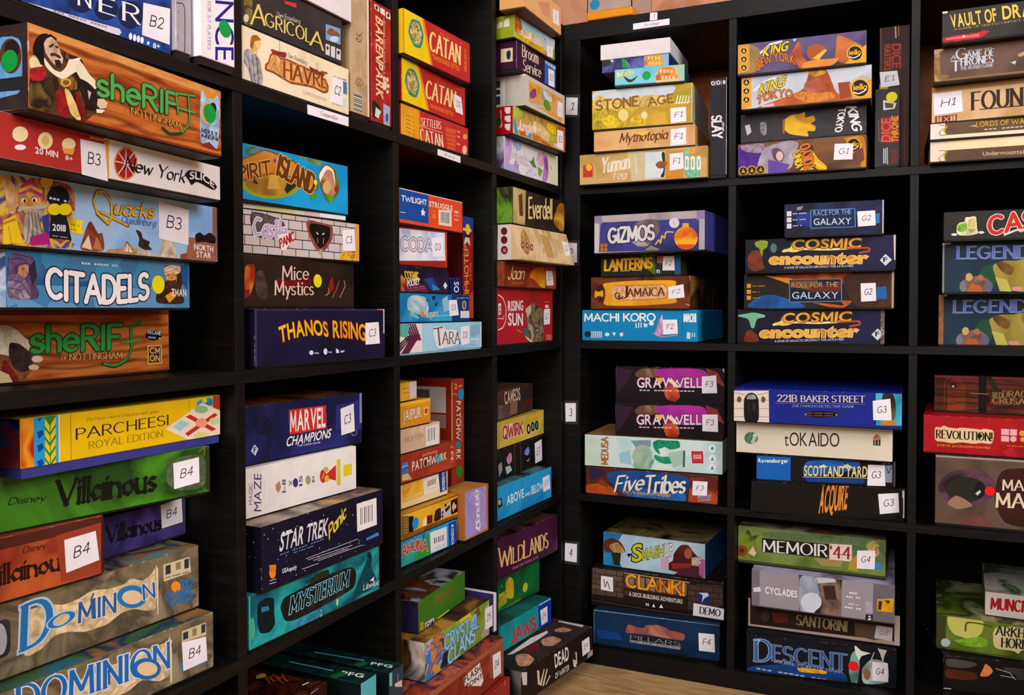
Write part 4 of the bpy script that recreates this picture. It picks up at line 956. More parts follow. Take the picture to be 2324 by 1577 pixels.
game_box('glowing teal game box with black lettering on a dark plaque and a haunted figure', 'games in the third-row second cubby of the left shelving unit', -1396, -9047, 3904, 87.22, 2690, 2800, 701, '1c7f8e', [
 ('P','F',[0,0,2690,0,2690,704,0,704],'n:6:1d8c98,126070,2fb0b0,0f4d66'),
 ('P','F',[152,564,305,597,450,554,448,361,469,209,366,130,190,172,149,328],'p:0d222c'),
 ('P','F',[216,497,348,480,359,421,226,430],'3a7a98'),
 ('P','F',[551,394,622,503,907,519,1361,562,1763,558,2059,533,2144,419,2099,213,1676,174,1202,144,806,142,641,186],'n:40:241d18,16201e,3c3428'),
 ('P','F',[1006,575,1310,644,1520,640,1545,546,1156,550],'p:3a3e2c'),
 ('T','F','MYSTERIUM',[736,255,1942,284,774,467],'101418','r','8fd8ee'),
 ('P','F',[2040,84,2187,298,2337,478,2459,652,2520,562,2487,401,2640,191,2484,65,2185,78],'p:0f4f58'),
 ('E','F',[2444,600,49,-12,0,48],'123a40'),
 ('E','F',[1703,121,22,-7,1,53],'bfe09a'),
 ('E','F',[62,278,47,-15,2,140],'4fb08a'),
 ('E','F',[1355,61,26,-8,1,59],'8fd0e0'),
 ('P','F',[806,133,1051,140,1408,97,1329,18,853,2],'p:3a86b0'),
 ('T','F','Libellud',[2289,121,2686,102,2289,195],'e6f0f0','q'),
 ('P','F',[2455,214,2563,250,2547,188],'e6f0f0'),
 ('P','F',[0,0,32,0,32,704,0,704],'3fc0a0')])
game_box('starry navy game box with slanted silver title, yellow script and white barcode panel', 'games in the third-row second cubby of the left shelving unit', -1257, -9013, 4608, 88.22, 2590, 2700, 840, '17142c', [
 ('P','F',[0,0,2590,0,2590,843,0,843],'z:17142c,1e1a38,e6e6f4'),
 ('T','F','STAR TREK',[322,463,1279,448,336,692],'dcdfe6','i'),
 ('P','F',[571,670,595,648,386,637,370,660],'dcdfe6'),
 ('T','F','Panic',[1319,387,1695,617,1280,551],'e6d65a','q','8a7a1c'),
 ('M','F',[[340,409,383,409,383,421,340,421],[399,409,442,409,443,421,399,419],[458,409,502,409,502,421,458,418],[576,408,620,408,620,420,576,418],[635,408,679,408,679,420,635,417],[694,408,738,407,738,419,694,420],[754,407,797,407,797,419,754,417],[813,407,856,407,857,419,813,417],[931,407,975,406,975,418,931,416],[990,406,1034,406,1034,418,990,416],[1049,406,1093,406,1093,418,1049,418],[1108,406,1152,405,1152,417,1108,415],[1168,405,1211,405,1211,417,1168,415]],'6f9cc8'),
 ('M','F',[[595,371,615,371,615,382,595,382],[622,371,641,371,641,382,622,380],[648,371,668,370,668,381,648,379],[701,370,721,370,721,381,701,379],[727,369,747,369,747,380,728,378],[754,369,774,369,774,380,754,380],[780,369,800,369,800,380,781,378],[807,368,826,368,827,379,807,377],[860,368,879,368,880,379,860,377],[886,367,906,367,906,378,886,376],[913,367,932,367,933,378,913,378],[939,367,959,367,959,378,939,376],[966,366,985,366,986,377,966,375]],'6f9cc8'),
 ('S','F',[836,238,1967,233],8,'cfd0dc'),
 ('S','F',[874,212,1835,174],8,'cfd0dc'),
 ('S','F',[988,175,1748,151],8,'cfd0dc'),
 ('S','F',[1078,147,2071,121],8,'cfd0dc'),
 ('S','F',[755,120,1090,109],8,'cfd0dc'),
 ('E','F',[197,225,59,-16,1,76],'f08a24'),
 ('P','F',[138,336,262,311,261,240,148,239],'e07a1e'),
 ('S','F',[147,136,260,128],9,'dcdce6'),
 ('S','F',[146,97,259,89],9,'dcdce6'),
 ('T','F','USAopoly',[376,168,650,151,377,224],'e6e6f0','b'),
 ('P','F',[2168,194,2458,219,2489,165,2168,158],'4f86c8'),
 ('P','F',[1943,745,2425,741,2434,337,1954,336],'f2eff2'),
 ('P','F',[2031,669,2052,668,2050,423,2029,424],'77747c'),
 ('P','F',[2076,668,2088,669,2086,424,2074,423],'77747c'),
 ('P','F',[2122,667,2149,665,2146,420,2119,422],'77747c'),
 ('P','F',[2167,666,2182,667,2180,421,2165,421],'77747c'),
 ('P','F',[2213,665,2237,664,2235,419,2210,420],'77747c'),
 ('P','F',[2259,665,2271,666,2269,420,2257,419],'77747c'),
 ('P','F',[2305,664,2327,663,2325,417,2303,418],'77747c')], left='z:0d0b18,15122a,cfd4e6', top='n:8:8a5f3a,a89a88,5a4a48,b08a5a')
game_box('plain white game box with sideways purple title and a red pawn award', 'games in the third-row second cubby of the left shelving unit', -1624, -9147, 5450, 85.86, 2521, 2700, 663, 'efecea', [
 ('P','F',[0,0,2521,0,2521,666,0,666],'efebe8'),
 ('T','F','MAGIC',[442,186,445,460,379,199],'7a6a8c','s'),
 ('T','F','MAZE',[593,72,599,560,468,98],'5a3f74','s'),
 ('S','F',[647,497,652,181],5,'d8d2d0'),
 ('S','F',[736,360,743,176],5,'d8d2d0'),
 ('P','F',[854,376,931,412,956,320,912,254,862,301],'b58a72'),
 ('T','F','1-8',[1041,236,1043,417,977,242],'5a5a8c','b'),
 ('T','F','15',[1363,266,1364,413,1303,271],'5a5a8c','b'),
 ('E','F',[1231,334,50,-9,1,63],'4a3a80'),
 ('S','F',[1104,382,1165,321],11,'5a4a5a'),
 ('S','F',[1104,319,1166,371],11,'5a4a5a'),
 ('E','F',[1479,329,52,-9,1,64],'b59a72'),
 ('T','F','8+',[1614,274,1615,371,1557,277],'5a5a8c','b'),
 ('E','F',[1787,329,66,-11,1,95],'cf3a2c'),
 ('P','F',[1826,336,2065,450,2063,222,1845,293],'cf3a2c'),
 ('E','F',[1846,418,55,-9,0,40],'d8a86a'),
 ('E','F',[1864,283,47,-8,1,50],'e3b83a'),
 ('P','F',[2082,144,2163,144,2163,521,2082,521],'dccd2c'),
 ('P','F',[2228,417,2420,417,2422,249,2236,250],'e6cf2a'),
 ('M','F',[[1773,296,1784,316,1771,323,1760,302],[1788,324,1799,345,1786,352,1778,329],[1803,352,1814,373,1801,380,1793,357]],'f0e0d8')])
game_box('indigo game box with white comic title on red and C3 label under clear tape', 'games in the third-row second cubby of the left shelving unit', -1703, -8997, 6116, 84.9, 2731, 2700, 771, '272b66', [
 ('P','F',[0,0,2731,0,2731,774,0,774],'n:6:2a2d68,1f2350,35397c'),
 ('P','F',[501,637,693,665,905,531,886,336,625,393],'p:222446'),
 ('P','F',[1193,663,1937,655,1947,318,1207,320],'cf3c34'),
 ('T','F','MARVEL',[1214,360,1919,351,1218,633],'f6f0ee','b',None,0,0.02),
 ('T','F','CHAMPIONS',[1130,169,2020,178,1144,293],'f0eef2','i','15173c'),
 ('T','F','THE CARD GAME',[1350,136,1811,125,1350,159],'c8cae0','b'),
 ('P','F',[573,273,636,204,582,123,508,198],'dfe3f0'),
 ('T','F','F',[551,168,598,167,552,234],'272b66','b'),
 ('P','F',[2147,634,2728,663,2734,213,2144,284],'363a78'),
 ('S','F',[2479,188,2531,133,2616,164,2595,229],8,'b8a878'),
 ('P','F',[2676,310,2731,310,2731,774,2676,774],'8a86b0'),
 ('LB','F','C3',[2259,181,2557,206,2536,622,2243,574],'f1edf5')], top='n:10:1c1a20,8a5a3a,2a2426')
game_box('slim dark teal game box lying end-on nearest the divider, white letters on its lid', 'games in the bottom-row second cubby of the left shelving unit', -1450, -7474, 394, 88.66, 388, 3300, 2248, '3a4652', [
 ('P','F',[0,0,388,0,388,2251,0,2251],'3c4652'),
 ('P','F',[-3,2243,76,2236,74,2020,5,2048],'6fc0b8'),
 ('P','F',[144,2027,338,2016,347,1902,154,1978],'d8c0b0'),
 ('S','F',[226,2156,235,2026],16,'8f9aae'),
 ('T','T','PFG',[141,449,177,75,228,483],'e6e8ea','b'),
 ('S','T',[147,1535,189,1039,224,635],37,'5fb0c8'),
 ('P','T',[13,677,200,618,160,505,-15,544],'1f6a40')], left='10201f', top='n:10:0f2a28,14403a,0c1c22,1f5a4c')
game_box('slim dark teal game box lying end-on in the middle, white letters on its lid', 'games in the bottom-row second cubby of the left shelving unit', -1450, -8250, 394, 89.65, 390, 3300, 2378, '2a4a52', [
 ('P','F',[0,1905,390,1905,390,2381,0,2381],'5fb8c0'),
 ('T','T','PFG',[148,467,188,94,259,515],'e6e8ea','b'),
 ('S','T',[193,1443,203,1031,203,648],35,'5fb0c8'),
 ('P','T',[35,575,237,512,188,370,-21,453],'1f6a40')], left='10201f', top='n:10:0f2a28,14403a,0c1c22,1f5a4c')
game_box('dark rust-brown game box with glowing orange scrollwork lid, at the bottom near side', 'games in the bottom-row second cubby of the left shelving unit', -827, -9763, 394, 93.96, 1400, 1800, 2594, '30140e', [
 ('S','T',[1279,992,1141,801,1075,703],23,'a85a2a'),
 ('S','T',[1234,901,1258,838,1131,689],23,'a85a2a'),
 ('S','T',[1189,812,1170,724,1188,675],23,'a85a2a'),
 ('S','T',[1329,859,1287,760,1245,662],23,'a85a2a'),
 ('S','T',[1283,770,1199,647,1140,531],23,'a85a2a'),
 ('S','T',[1238,681,1317,682,1197,516],23,'a85a2a'),
 ('S','T',[1379,727,1228,569,1254,502],23,'a85a2a'),
 ('P','T',[1204,1048,1321,1023,1301,933,1208,900,1116,969],'p:c8a050'),
 ('S','T',[1190,252,1280,229],29,'e6d8c0')], top='n:14:2a120c,54221a,1c0c0a,6a3018')
game_box('orange and crimson game box with sunset panel and white title, bottom of its stack', 'games in the top-row third cubby of the left shelving unit', -1517, -5721, 10924, 89.08, 2237, 2900, 517, 'b92f33', [
 ('P','F',[0,0,2237,0,2237,520,0,520],'n:8:b93038,c43a3c'),
 ('P','F',[0,0,559,0,559,520,0,520],'n:6:eaa82e,e39a28,f0b63a'),
 ('P','F',[559,0,805,0,559,520],'d9623a'),
 ('M','F',[[165,340,202,341,202,357,165,357],[215,341,252,342,252,358,215,354],[265,342,302,343,301,359,265,355],[364,344,401,344,401,361,364,357]],'9a641c'),
 ('M','F',[[165,278,202,278,202,294,165,295],[215,277,251,277,252,294,215,291],[264,277,301,277,301,293,264,290],[364,276,400,275,401,292,364,289]],'9a641c'),
 ('M','F',[[164,216,201,214,202,231,165,232],[214,214,251,212,251,229,215,227],[264,212,300,210,301,227,264,225],[363,208,400,207,400,223,364,221]],'9a641c'),
 ('M','F',[[164,154,201,151,202,168,165,170],[213,150,250,148,251,164,214,163],[263,147,300,144,301,161,264,160],[362,140,399,138,400,154,363,153]],'9a641c'),
 ('M','F',[[163,91,200,88,202,104,165,108],[213,87,250,83,251,99,214,100],[263,82,299,78,301,95,264,95],[362,72,399,69,400,85,363,85]],'9a641c'),
 ('T','F','SETTLERS',[629,275,1265,327,630,400],'f0d8c8','r'),
 ('S','F',[534,253,1327,275],9,'f0d8c8'),
 ('T','F','CATAN',[618,-5,1341,8,577,215],'f3d8b0','r','a04a1c'),
 ('P','F',[1407,393,1780,414,1761,36,1484,23],'d9603a'),
 ('S','F',[1438,303,1746,318],14,'b03030'),
 ('S','F',[1438,231,1746,245],14,'b03030'),
 ('S','F',[1437,159,1745,172],14,'b03030'),
 ('S','F',[1437,87,1744,98],14,'b03030'),
 ('M','F',[[1833,382,1858,380,1860,411,1835,412],[1867,380,1892,378,1894,408,1868,404],[1900,378,1925,376,1927,406,1902,402]],'f0b86a'),
 ('M','F',[[1833,292,1858,292,1857,323,1832,323],[1866,293,1891,293,1891,323,1866,317],[1900,293,1925,293,1924,324,1899,317]],'f0b86a'),
 ('M','F',[[1816,159,1845,159,1844,190,1815,189],[1855,160,1884,160,1883,191,1854,184],[1894,161,1923,162,1922,192,1893,185]],'f0b86a'),
 ('E','F',[2117,351,83,15,0,50],'e69a48'),
 ('E','F',[2098,107,83,14,1,83],'e9c8a0')])
game_box('red and yellow game box with teal hexagon emblem and D2 label, middle of three', 'games in the top-row third cubby of the left shelving unit', -1499, -5818, 11444, 90.28, 2158, 2900, 706, 'b72b2c', [
 ('P','F',[0,0,2158,0,2158,709,0,709],'n:8:b62a2e,c43838'),
 ('P','F',[0,0,809,0,475,709,0,709],'edca1c'),
 ('P','F',[809,0,885,0,540,709,475,709],'e68a2a'),
 ('P','F',[189,586,418,598,562,385,457,148,213,157,75,360],'p:2f8c86'),
 ('P','F',[217,548,383,552,503,371,420,195,242,200,125,357],'n:60:d8b45a,7a7a3a,e6cf8a,5a4a2a'),
 ('T','F','CATAN',[755,231,1769,267,788,521],'f6dc9c','r','c8641c'),
 ('T','F','TRADE BUILD SETTLE',[891,100,1699,112,892,161],'ee8a2a','b'),
 ('M','F',[[1103,572,1134,573,1133,587,1102,585],[1145,574,1176,576,1176,589,1144,585],[1187,576,1219,578,1218,592,1187,587],[1272,581,1303,583,1302,596,1271,592],[1314,584,1345,585,1345,599,1314,594],[1356,586,1388,588,1387,601,1356,599],[1399,588,1430,590,1429,604,1398,599]],'e8742a'),
 ('M','F',[[1845,624,1875,627,1874,637,1844,634],[1886,628,1916,631,1915,641,1885,636],[1926,632,1956,635,1955,645,1925,640]],'e88aa0'),
 ('LB','F','D2',[1786,205,2064,204,1996,503,1720,511],'f1edf5')])
game_box('red and yellow game box with teal hexagon emblem on top of its pair, no label', 'games in the top-row third cubby of the left shelving unit', -1348, -5901, 12152, 87.94, 2088, 2900, 722, 'b72b2c', [
 ('P','F',[0,0,2088,0,2088,725,0,725],'n:8:b62a2e,c43838'),
 ('P','F',[0,0,793,0,522,725,0,725],'edca1c'),
 ('P','F',[793,0,856,0,585,725,522,725],'e68a2a'),
 ('P','F',[0,0,21,0,21,725,0,725],'d8b012'),
 ('P','F',[219,623,465,651,587,448,489,207,274,194,113,389],'p:2f8c86'),
 ('P','F',[237,585,438,602,532,433,448,248,301,238,157,395],'n:60:d8b45a,7a7a3a,e6cf8a,5a4a2a'),
 ('T','F','CATAN',[767,265,1739,272,783,571],'f6dc9c','r','c8641c'),
 ('T','F','TRADE BUILD SETTLE',[836,139,1716,147,837,215],'ee8a2a','b'),
 ('M','F',[[1077,621,1113,620,1114,635,1077,636],[1126,620,1162,619,1163,634,1126,632],[1175,619,1211,618,1212,634,1175,631],[1273,617,1310,617,1310,632,1273,629],[1322,616,1359,616,1359,631,1323,629],[1371,616,1408,615,1408,630,1372,631]],'e8742a'),
 ('M','F',[[1745,640,1764,640,1765,651,1745,652],[1771,639,1791,639,1791,651,1771,649],[1798,638,1817,638,1818,650,1798,648]],'e88aa0'),
 ('T','F','KLAUS TEUBER',[1891,584,1889,188,1969,580],'ee8a2a','b')], left='d9b014')
game_box('pale blue game box with striped knot border, plaited ends and D3 label', 'games in the second-row third cubby of the left shelving unit', -1489, -5562, 7414, 89.99, 2861, 2900, 504, '93cbe6', [
 ('P','F',[0,0,2861,0,2861,507,0,507],'n:6:93cbe6,a4d6ee,86c0de'),
 ('P','F',[0,0,687,0,687,507,0,507],'e9e0e2'),
 ('P','F',[0,152,0,203,286,314,200,314],'6a2c4c'),
 ('P','F',[0,101,0,152,343,314,257,314],'6a2c4c'),
 ('P','F',[0,51,0,101,401,314,315,314],'6a2c4c'),
 ('P','F',[0,0,57,0,458,314,372,314],'6a2c4c'),
 ('P','F',[57,0,114,0,515,314,429,314],'6a2c4c'),
 ('P','F',[114,0,172,0,572,314,486,314],'6a2c4c'),
 ('P','F',[172,0,229,0,629,314,544,314],'6a2c4c'),
 ('P','F',[143,507,186,507,401,228,343,228],'6a2c4c'),
 ('P','F',[212,507,255,507,463,228,406,228],'6a2c4c'),
 ('P','F',[280,507,323,507,526,228,469,228],'6a2c4c'),
 ('P','F',[349,507,392,507,589,228,532,228],'6a2c4c'),
 ('P','F',[418,507,461,507,652,228,595,228],'6a2c4c'),
 ('P','F',[0,314,200,279,286,481,0,507],'5fb0a8'),
 ('P','F',[1025,444,1469,435,1420,380,1886,378,2041,251,1953,105,1369,63,1177,62],'e6ecf0'),
 ('T','F','T',[1131,112,1418,133,1071,404],'6a5f66','r'),
 ('T','F','ARA',[1369,142,2005,119,1371,350],'6a5f66','r'),
 ('P','F',[2435,434,2788,454,2787,264,2433,239],'7fb4d8'),
 ('M','F',[[2428,172,2510,172,2511,201,2428,201],[2539,171,2622,171,2622,200,2539,195],[2651,171,2733,170,2733,199,2651,194]],'f0f4f6'),
 ('M','F',[[2424,71,2486,71,2485,97,2424,96],[2507,72,2569,73,2569,98,2507,92],[2591,73,2653,74,2652,99,2591,93]],'7fb4d8'),
 ('P','F',[2818,0,2861,0,2861,507,2818,507],'c8eaf4'),
 ('LB','F','D3',[2050,88,2385,114,2351,436,2014,420],'f1edf5')], lid=0.05, tray='a8d8ec')
game_box('ocean blue game box with a ghostly sail, dark penguins and D3 label', 'games in the second-row third cubby of the left shelving unit', -1280, -5695, 7921, 87.93, 2248, 2400, 493, '1f86c0', [
 ('P','F',[0,0,2248,0,2248,496,0,496],'n:7:2a92cc,1a74b4,4aaede'),
 ('P','F',[1618,0,2248,0,2248,496,1618,496],'n:9:1c4a8c,173c74'),
 ('P','F',[223,406,372,468,790,443,875,226,759,133,369,166,208,241],'n:20:cfdee4,8fb4c8,e6eef0'),
 ('P','F',[1291,401,1476,468,1536,209,1350,177],'8fc0e0'),
 ('P','F',[964,453,1081,462,1051,383,992,390],'1c2430'),
 ('P','F',[1065,320,1140,344,1110,281,1065,289],'1c2430'),
 ('P','F',[775,412,832,381,804,350],'1c2430'),
 ('E','F',[660,149,62,0,0,49],'d98a3a'),
 ('P','F',[315,196,589,88,533,73,288,136],'7fc0a0'),
 ('T','F','Niagara',[730,87,1138,115,731,203],'c8d8c0','q'),
 ('M','F',[[1158,107,1190,108,1189,122,1158,120],[1201,108,1232,109,1232,123,1200,119],[1243,110,1275,111,1274,124,1243,121],[1328,113,1360,114,1359,127,1328,124],[1371,114,1402,115,1402,129,1370,125],[1413,115,1445,117,1444,130,1413,129],[1456,117,1487,118,1487,132,1455,128],[1498,118,1530,119,1529,133,1498,129]],'cfe0ea'),
 ('E','F',[2053,305,73,0,1,84],'e0a83a'),
 ('E','F',[2053,305,33,0,0,60],'1c4a8c'),
 ('P','F',[1920,73,2236,73,2236,200,1920,200],'d6dcea'),
 ('M','F',[[1796,422,1819,423,1819,433,1795,433],[1827,423,1851,424,1851,434,1827,432],[1859,424,1883,425,1882,435,1859,433],[1923,426,1946,427,1946,437,1922,435],[1954,427,1978,428,1977,438,1954,436],[1986,428,2009,429,2009,439,1986,439],[2018,429,2041,430,2041,440,2017,438],[2049,430,2073,431,2073,441,2049,438],[2113,432,2136,433,2136,443,2113,440],[2145,433,2168,434,2168,444,2144,441],[2176,434,2200,435,2199,445,2176,444]],'dfe6f0'),
 ('LB','F','D3',[1542,108,1855,126,1785,398,1506,390],'f1edf5')])
game_box('dusky violet game box with orange skyline, stacked title and small white diamond', 'games in the second-row third cubby of the left shelving unit', -1278, -6059, 8416, 86.85, 1470, 2400, 430, '241d38', [
 ('P','F',[0,0,1470,0,1470,433,0,433],'n:7:241c38,1a1830,3a2a4c'),
 ('P','F',[30,293,177,223,201,0,27,-3],'n:10:e08a2a,b53a1c,f0b040'),
 ('P','F',[100,132,710,147,848,10,150,-1],'6a3048'),
 ('P','F',[683,239,935,277,1192,63,933,51],'2a4c9a'),
 ('P','F',[934,168,1192,79,961,51],'3a86c0'),
 ('T','F','COSMIC',[177,223,574,220,127,348],'d8b04a','o','4a2a10'),
 ('T','F','POCKET',[215,105,560,158,203,194],'e8e0e6','o'),
 ('M','F',[[245,68,268,71,266,82,243,79],[276,71,299,74,298,85,275,80],[307,74,330,77,329,88,306,83],[369,81,392,83,391,94,368,89],[400,84,423,86,422,97,399,92],[431,87,454,89,453,100,430,98],[462,90,485,92,484,103,461,99],[493,93,516,95,515,106,492,102],[555,99,578,101,577,112,554,108],[586,102,609,104,608,115,585,111],[617,105,640,107,639,118,616,116],[648,108,671,110,670,121,647,117],[679,111,702,113,701,124,678,120]],'c878a0'),
 ('M','F',[[257,31,281,34,280,45,256,42],[289,35,313,37,312,48,288,44],[321,38,345,41,344,52,320,47],[385,45,409,48,408,59,384,54],[417,49,441,51,440,62,416,57],[449,52,473,55,472,66,448,63],[481,55,505,58,504,69,480,64],[513,59,537,62,536,73,512,68],[577,66,601,68,600,80,576,75],[609,69,633,72,632,83,608,78],[641,73,665,75,663,86,640,84],[673,76,697,79,695,90,672,85],[705,80,729,82,727,93,704,89]],'b86a92'),
 ('P','F',[1355,211,1423,145,1354,86,1289,142],'dfe6ee')])
game_box('red-bordered white game box with thin outlined rounded title and D3 label', 'games in the second-row third cubby of the left shelving unit', -1285, -6054, 8849, 85.72, 1396, 2400, 651, 'a63328', [
 ('P','F',[0,0,1396,0,1396,654,0,654],'n:8:a8352a,983024'),
 ('P','F',[-32,602,1321,624,1341,146,-37,80],'n:10:d2def2,e6ecf6,a8c0ea'),
 ('P','F',[41,586,318,593,317,488,140,460],'b0c0e6'),
 ('T','F','CODA',[63,255,952,291,53,454],'n:30:e6d0d8,c8d2ea','o','7a1c20'),
 ('P','F',[1354,0,1382,0,1382,615,1354,615],'c8552e'),
 ('LB','F','D3',[943,186,1295,207,1249,542,913,515],'f1edf5')])
game_box('half blue half orange game box with white title, star and barcode panel', 'games in the second-row third cubby of the left shelving unit', -1179, -5944, 9504, 90.0, 2096, 2300, 573, 'e0552c', [
 ('P','F',[0,0,2096,0,2096,576,0,576],'e2572e'),
 ('P','F',[-53,78,895,78,895,573,-53,573],'1857a6'),
 ('P','F',[0,553,2096,553,2096,576,0,576],'e6c0c8'),
 ('T','F','TWILIGHT',[53,368,840,380,54,456],'eef2f8','b'),
 ('T','F','STRUGGLE',[916,373,1730,378,917,457],'f3ece6','b'),
 ('P','F',[714,336,744,270,800,269,755,233,779,190,719,212,654,186,681,238,631,267,690,273],'eef2f8'),
 ('M','F',[[30,176,67,178,66,192,29,191],[80,179,117,181,117,195,80,190],[131,181,168,183,167,198,130,193]],'dfe6f4'),
 ('S','F',[1038,316,1115,300,1130,247,1037,215],12,'f0a83a'),
 ('S','F',[1006,196,1146,202],12,'f0a83a'),
 ('S','F',[1022,252,1146,217],12,'f0a83a'),
 ('P','F',[1225,351,1687,374,1694,97,1233,92],'f0dfd0'),
 ('P','F',[1304,319,1620,335,1612,141,1303,142],'a8a2a2'),
 ('S','F',[1449,326,1448,139],11,'efe0d4'),
 ('M','F',[[1803,345,1839,345,1838,396,1802,395],[1852,346,1888,346,1887,397,1851,386],[1901,347,1937,347,1936,398,1900,387]],'f3d8c8'),
 ('S','F',[1787,306,1968,304],10,'f3d8c8'),
 ('M','F',[[1802,223,1840,223,1840,245,1802,245],[1854,223,1891,223,1891,245,1853,241],[1905,223,1943,223,1942,246,1905,241]],'f3d8c8')])
game_box('slim dark red game box on edge with gold vertical capitals and yellow dot', 'games in the second-row third cubby of the left shelving unit', -1403, -4189, 7921, 91.67, 444, 2200, 1976, '8c1c2a', [
 ('P','F',[0,0,444,0,444,1979,0,1979],'n:8:8e1d2a,a3242c,7a1824'),
 ('P','F',[0,1781,444,1742,444,1979,0,1979],'2a4a9c'),
 ('P','F',[0,40,444,0,444,594,222,475],'b5502a'),
 ('T','F','IMHOTEP',[245,539,224,1444,61,519],'e6a858','s'),
 ('T','F','THE DUEL',[351,769,341,1128,303,767],'d99a58','s'),
 ('P','F',[22,1544,311,1544,311,1672,22,1672],'28304a'),
 ('P','F',[22,1425,178,1504,311,1425,266,1583,89,1583],'e0d0c8'),
 ('P','F',[0,1702,355,1702,355,1752,0,1752],'d8d2e0'),
 ('DOT','F',[199,1737,102,0,0,102],'eed420')], left='5a1420')
game_box('navy game box standing on edge between two boxes, two white letters showing', 'games in the second-row third cubby of the left shelving unit', -1300, -4649, 8416, 89.83, 418, 2000, 310, '152a66', [
 ('T','F','OS',[316,45,317,245,139,42],'dfe6f4','b')])
game_box('tropical blue game box with red arched title on green, barcode and navy end', 'games in the third-row third cubby of the left shelving unit', -1169, -5779, 3904, 86.6, 1702, 2000, 441, '2f9ad2', [
 ('P','F',[0,0,1702,0,1702,444,0,444],'n:8:2d9cd8,3aaae0'),
 ('P','F',[22,297,775,382,841,37,19,21],'n:8:35a8a0,2a9a8c,4ab8b0'),
 ('P','F',[388,131,587,139,842,124,858,28,420,38],'p:3f9a2c'),
 ('P','F',[724,394,809,393,858,72,773,93],'3f9a58'),
 ('P','F',[23,389,341,387,775,420,775,459,23,426],'p:2d8cd0'),
 ('P','F',[614,419,673,424,672,348,622,341],'3a7a2c'),
 ('T','F','KAHUNA',[-134,171,747,119,-133,335],'c8432a','o','f0e6d0',0.08),
 ('P','F',[835,407,1368,395,1375,34,858,43],'e2e8ea'),
 ('P','F',[964,290,1285,275,1284,175,964,182],'efe9e6'),
 ('P','F',[964,285,996,284,995,185,964,184],'4a4a58'),
 ('P','F',[1029,282,1051,284,1050,184,1029,182],'4a4a58'),
 ('P','F',[1095,280,1127,279,1126,179,1094,179],'4a4a58'),
 ('P','F',[1161,277,1182,279,1182,179,1160,176],'4a4a58'),
 ('P','F',[1227,275,1260,274,1259,173,1227,173],'4a4a58'),
 ('M','F',[[988,90,1036,89,1036,113,989,115],[1052,89,1100,87,1101,111,1053,108],[1117,87,1164,86,1165,110,1117,106],[1245,83,1293,82,1294,106,1246,103]],'c2c6cc'),
 ('P','F',[1424,443,1686,447,1702,6,1439,9],'1b4ea8'),
 ('T','F','KOSMOS',[1516,393,1523,24,1600,379],'e6eef8','b')])
game_box('brown-framed golden game box with blue dot and black film-reel sign', 'games in the third-row third cubby of the left shelving unit', -1182, -5768, 4348, 88.8, 1853, 2000, 445, 'c88a2c', [
 ('P','F',[0,0,1853,0,1853,448,0,448],'n:10:8a5c2c,9c6a34,7a4e24'),
 ('P','F',[25,431,1843,410,1845,82,22,120],'n:10:e6a82a,f0bc3a,d9942a'),
 ('P','F',[25,422,216,390,205,104,22,101],'7a6a30'),
 ('S','F',[73,356,182,356],9,'c8b86a'),
 ('S','F',[73,310,182,309],9,'c8b86a'),
 ('S','F',[73,264,181,263],9,'c8b86a'),
 ('S','F',[72,218,181,217],9,'c8b86a'),
 ('S','F',[72,172,180,171],9,'c8b86a'),
 ('S','F',[71,126,180,124],9,'c8b86a'),
 ('P','F',[216,376,361,359,358,97,214,112],'1a1412'),
 ('P','F',[774,270,966,249,965,113,773,117],'6a2c14'),
 ('P','F',[1059,307,1191,319,1268,303,1266,105,1002,105],'p:4a1f10'),
 ('P','F',[657,219,783,268,782,115,656,114],'f6e6c8'),
 ('P','F',[1248,287,1580,360,1598,114,1266,115],'c9c2bc'),
 ('P','F',[1286,240,1334,240,1334,190,1286,190],'231c1c'),
 ('P','F',[1384,349,1442,352,1442,297,1383,299],'231c1c'),
 ('P','F',[1383,259,1560,303,1559,243,1421,192],'3a302e'),
 ('P','F',[1286,171,1334,170,1333,121,1285,121],'231c1c'),
 ('P','F',[1600,366,1838,375,1841,113,1608,112],'1c1210'),
 ('P','F',[1629,249,1710,334,1740,277,1801,254,1780,187,1719,190,1689,135],'p:e6bc94'),
 ('M','F',[[334,49,402,49,402,60,334,59],[425,49,493,50,493,60,425,58],[516,50,584,50,584,60,516,58],[698,50,766,51,766,61,698,59],[789,51,857,51,857,61,789,59],[880,51,948,51,947,62,880,62],[971,52,1039,52,1038,62,971,60],[1062,52,1129,52,1129,63,1062,60],[1244,53,1311,53,1311,63,1244,61],[1335,53,1402,53,1402,64,1335,61],[1426,53,1493,54,1493,64,1426,64],[1517,54,1584,54,1584,65,1517,62],[1608,54,1675,54,1675,65,1608,63]],'4a2c14'),
 ('DOT','F',[420,224,99,0,0,99],'1f9ad8')])
